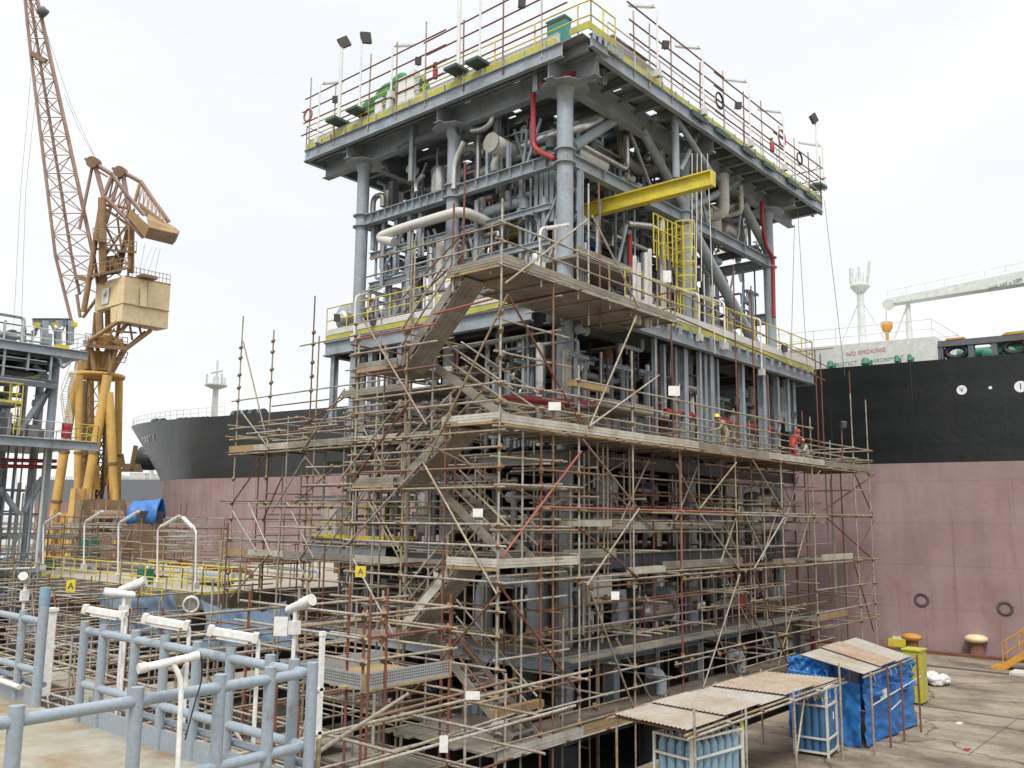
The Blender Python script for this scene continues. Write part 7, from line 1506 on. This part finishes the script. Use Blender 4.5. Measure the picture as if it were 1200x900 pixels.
def rack(label, c, wx, wy, h, rz):
    c = V(c); t = thing('cylinder_rack', label, 'rack', tuple(c), 'steel frame racks for gas cylinders'); ca, sa = math.cos(rz), math.sin(rz)
    def w_(x, y, z): return c+V((x*ca-y*sa, x*sa+y*ca, z))
    X = wx/2; Y = wy/2
    for x in (-X, X):
        for y in (-Y, Y): part(t, 'post', 'offwhite', lambda q: q.bar(w_(x, y, 0), w_(x, y, h), .06, .06))
    for z in (.12, .5, h*.72, h-.03):
        part(t, 'rail', 'offwhite', lambda q: [q.bar(w_(a[0], a[1], z), w_(b[0], b[1], z), .045, .05) for a, b in (((-X, -Y), (X, -Y)), ((X, -Y), (X, Y)), ((X, Y), (-X, Y)), ((-X, Y), (-X, -Y)))])
    part(t, 'base', 'offwhite', lambda q: q.hexa([w_(-X, -Y, .08), w_(X, -Y, .08), w_(X, Y, .08), w_(-X, Y, .08), w_(-X, -Y, .12), w_(X, -Y, .12), w_(X, Y, .12), w_(-X, Y, .12)]))
    return t, w_
cylp = None
def cylinder(label, p, group, m):
    p = V(p); t = thing('gas_cylinder', label, 'gas cylinder', tuple(p), group)
    part(t, 'body', m, lambda q: q.lathe(p, [(.1, 0), (.115, .02), (.115, 1.2), (.105, 1.28), (.07, 1.35), (.04, 1.4)], 18)); part(t, 'neck', 'offwhite', lambda q: q.lathe(p, [(.042, 1.38), (.042, 1.44)], 12)); part(t, 'valve', 'silver', lambda q: (q.tube(p+V((0, 0, 1.44)), p+V((0, 0, 1.54)), .022, 8), q.tube(p+V((-.06, 0, 1.49)), p+V((.06, 0, 1.49)), .016, 8)))
    return t
cylB = None
def fill(w_, wx, wy, nx, ny, label, group, m):
    first = None
    for i in range(nx):
        for j in range(ny):
            p = w_(-wx/2+.15+i*(wx-.3)/(nx-1), -wy/2+.15+j*(wy-.3)/(ny-1), .121)
            if first is None: first = cylinder(label, p, group, m)
            else: copy_thing(first, p, label, group, rnd.uniform(0, 3))
c = (on('z', 0, 935, 885)+on('z', 0, 978, 890))*.5; c.y += .35; c.x += .55; c.y -= .15
rk, w1 = rack('upright rack of tall blue gas cylinders before the blue shelter', (c.x, c.y, 0), 1.0, .95, 1.95, .1); fill(w1, 1.0, .95, 4, 4, 'blue gas cylinder standing in the rack before the shelter', 'blue gas cylinders in the right rack', 'cylinder_blue')
sgn = w1(-.05, -.49, 1.0); 
rk2, w2 = rack('rack of pale blue gas cylinders under the corrugated canopy', (-5.0, -7.85, -.0), 2.0, 1.1, 1.62, -.15)
fill(w2, 2.0, 1.1, 7, 4, 'pale blue gas cylinder in the rack under the canopy', 'pale blue gas cylinders under the canopy', 'cylinder_pale')
part(rk2, 'lifting_eye', 'yellow', lambda q: [q.bar(w2(s, -.55, 1.62), w2(s, -.55, 1.74), .12, .04) for s in (-1, 1)]); part(rk, 'card', 'white', lambda q: q.hexa([w1(-.08, -.53, 1.0), w1(.04, -.53, 1.0), w1(.04, -.525, 1.0), w1(-.08, -.525, 1.0), w1(-.08, -.53, 1.2), w1(.04, -.53, 1.2), w1(.04, -.525, 1.2), w1(-.08, -.525, 1.2)]))
yb_ = on('z', 0, 1078, 826); yk = thing('yellow_cabinet', 'tall plain yellow green steel cabinet behind the blue shelter', 'cabinet', (yb_.x, yb_.y, 0))
yt = on('y', yb_.y, 1078, 762).z
part(yk, 'case', 'yellow_olive', lambda q: q.box((yb_.x-.05, yb_.y-.1, .06), (yb_.x+.75, yb_.y+.5, yt))); part(yk, 'lid', 'yellow_olive', lambda q: q.box((yb_.x-.1, yb_.y-.15, yt), (yb_.x+.8, yb_.y+.55, yt+.05))); part(yk, 'skid', 'dark', lambda q: [q.box((yb_.x+k, yb_.y-.08, 0), (yb_.x+.15+k, yb_.y+.48, .06)) for k in (0, .55)]); part(yk, 'hinge', 'steel_dark', lambda q: q.tube((yb_.x+.76, yb_.y-.08, .5), (yb_.x+.76, yb_.y-.08, yt-.4), .02, 6))
p = on('z', 0, 1098, 803); tr_ = thing('rubbish_bag', 'heap of white plastic rubbish bags beside the yellow cabinet', 'rubbish', (p.x, p.y, 0))
def blob(q, c, s, sd):
    q.grid(lambda a, b: V(c)+V((s*math.cos(a*6.283)*math.sin(b*3.1416)*(1+.7*noise.noise(V((math.cos(a*6.283)*2, math.sin(a*6.283)*2, b*6+sd)))), s*math.sin(a*6.283)*math.sin(b*3.1416)*(1+.7*noise.noise(V((math.cos(a*6.283)*2, math.sin(a*6.283)*2, b*6+sd)))), s*.8*(1-math.cos(b*3.1416))*(1+.2*noise.noise(V((a*3, b*5, sd+3)))))), 16, 9)
[part(tr_, 'bag', m, lambda q: blob(q, (p.x+dx, p.y+dy, 0.0), s, sd)) for dx, dy, s, m, sd in ((-.25, -.05, .3, 'white', 1), (.15, .2, .33, 'offwhite', 4), (.3, -.2, .26, 'white', 9), (-.05, .45, .3, 'white', 13), (.65, .3, .25, 'offwhite', 17))]; part(tr_, 'box', 'plank_wood', lambda q: q.hexa([(p.x, p.y+.6, 0), (p.x+.7, p.y+.7, 0), (p.x+.6, p.y+1.2, 0), (p.x-.1, p.y+1.1, 0), (p.x, p.y+.6, .5), (p.x+.7, p.y+.7, .45), (p.x+.6, p.y+1.2, .5), (p.x-.1, p.y+1.1, .5)])); part(tr_, 'rags', 'red', lambda q: blob(q, (p.x+.9, p.y, 0), .2, 7))
def bollard(label, p, r, h, cap):
    p = V(p); t = thing('bollard', label, 'bollard', tuple(p), 'mooring bollards on the quay edge'); part(t, 'stem', 'rust', lambda q: q.lathe(p, [(r*1.15, 0), (r*.85, .08), (r*.8, h*.75)], 18)); part(t, 'cap', cap, lambda q: q.lathe(p, [(r*.9, h*.72), (r*1.35, h*.82), (r*1.35, h*.95), (r*.9, h*1.06), (.05, h*1.1)], 20))
b = on('z', 0.0, 1150, 768); bollard('rust brown bollard with a pale cap near the orange stairs', (b.x-.8, b.y, 0), .40, 1.0, 'crane_pale')
b = on('z', 0, 1079, 762); b.x = min(b.x, 24.2); bollard('yellow capped bollard seen over the yellow cabinet', (b.x, b.y, 0), .36, .9, 'orange_paint')
qb = on('z', 0, 1056, 760); qt = thing('quay_block', 'low yellow painted block on the quay behind the shelter', 'block', (qb.x, qb.y, 0)); part(qt, 'block', 'yellow', lambda q: q.hexa([(qb.x-.3, qb.y-.5, 0), (qb.x+.3, qb.y-.5, 0), (qb.x+.3, qb.y+.6, 0), (qb.x-.3, qb.y+.6, 0), (qb.x-.25, qb.y-.45, .5), (qb.x+.25, qb.y-.45, .5), (qb.x+.25, qb.y+.55, .5), (qb.x-.25, qb.y+.55, .5)])); part(qt, 'cover', 'white', lambda q: q.box((qb.x-.2, qb.y-.1, .5), (qb.x+.2, qb.y+.35, .62)))
s0 = on('z', 0.1, 1176, 782); os_ = thing('gangway_stair', 'orange steel gangway stair at the right edge of the quay', 'stairs', (s0.x, s0.y, 0)); sd_ = V((.25, -1.9, 1.45))
part(os_, 'stringer', 'orange_paint', lambda q: q.bar(s0, s0+sd_*2.2, .06, .28)); part(os_, 'stringer', 'orange_paint', lambda q: q.bar(s0+V((.9, 0, 0)), s0+V((.9, 0, 0))+sd_*2.2, .06, .28))
for k in range(14): a = s0+sd_*(2.2*(k+.5)/14); part(os_, 'tread', 'orange_paint', lambda q: q.box(a+V((.03, -.14, -.02)), a+V((.87, .14, .02)))) 
part(os_, 'handrail', 'orange_paint', lambda q: [q.tube(s0+V((x, 0, h)), s0+V((x, 0, h))+sd_*2.2, .025, 6) for x in (0, .9) for h in (.55, 1.1)]+[q.tube(s0+V((x, 0, 0))+sd_*(2.2*k/6), s0+V((x, 0, 1.1))+sd_*(2.2*k/6), .025, 6) for x in (0, .9) for k in range(7)])
part(os_, 'foot_plate', 'orange_paint', lambda q: q.box((s0.x-.15, s0.y-.1, 0), (s0.x+1.05, s0.y+.5, .1)))
for u, v, m, lab in ((1133, 879, 'red', 'small red scrap lying on the concrete'), (1124, 848, 'white', 'small white scrap lying on the concrete')):
    a = on('z', 0, u, v); t = MB().hexa([(a.x-.15, a.y-.06, .005), (a.x+.15, a.y-.09, .005), (a.x+.17, a.y+.06, .005), (a.x-.13, a.y+.08, .005), (a.x-.14, a.y-.05, .03), (a.x+.14, a.y-.08, .04), (a.x+.15, a.y+.05, .03), (a.x-.12, a.y+.07, .05)]).build('litter', m, None, (a.x, a.y, 0)); tag(t, lab, 'litter')
a = on('z', 0, 1195, 790); t = MB().box((a.x-.6, a.y-.3, 0.0), (a.x+.6, a.y+.3, .12)).build('concrete_slab', 'offwhite', None, (a.x, a.y, 0)); tag(t, 'flat pale slab lying by the trench at the right edge', 'slab')
# yellow hooped bars and foil wrapped elbows
for u, v, ax, c, lab in ((720, 350, 'y', -1.6, 'yellow hoop bar on the top walkway planks'), (641, 318, 'y', -1.6, 'yellow hoop bar by the foot of the front column')):
    a = on(ax, c, u, v); a.z = 13.78; t = MB().pipe([a, a+V((0, 0, .5)), a+V((.7, 0, .5)), a+V((.7, 0, 0))], .05, 8, .2).build('hoop_guard', 'yellow', None, tuple(a)); tag(t, lab, 'guard')
for u, v, lab in ((775, 812, 'grey curved duct elbow standing on the lowest deck'), (868, 768, 'second grey curved duct elbow farther along the lowest deck')):
    a = on('y', -2.0, u, v); a.z = .57; t = thing('duct_elbow', lab, 'duct', tuple(a)); part(t, 'elbow', 'steel', lambda q: q.pipe([a, a+V((0, 0, .7)), a+V((-.6, .1, .8))], .2, 12, .5)); part(t, 'flange', 'steel_dark', lambda q: q.lathe(a, [(.28, 0), (.28, .05)], 14))
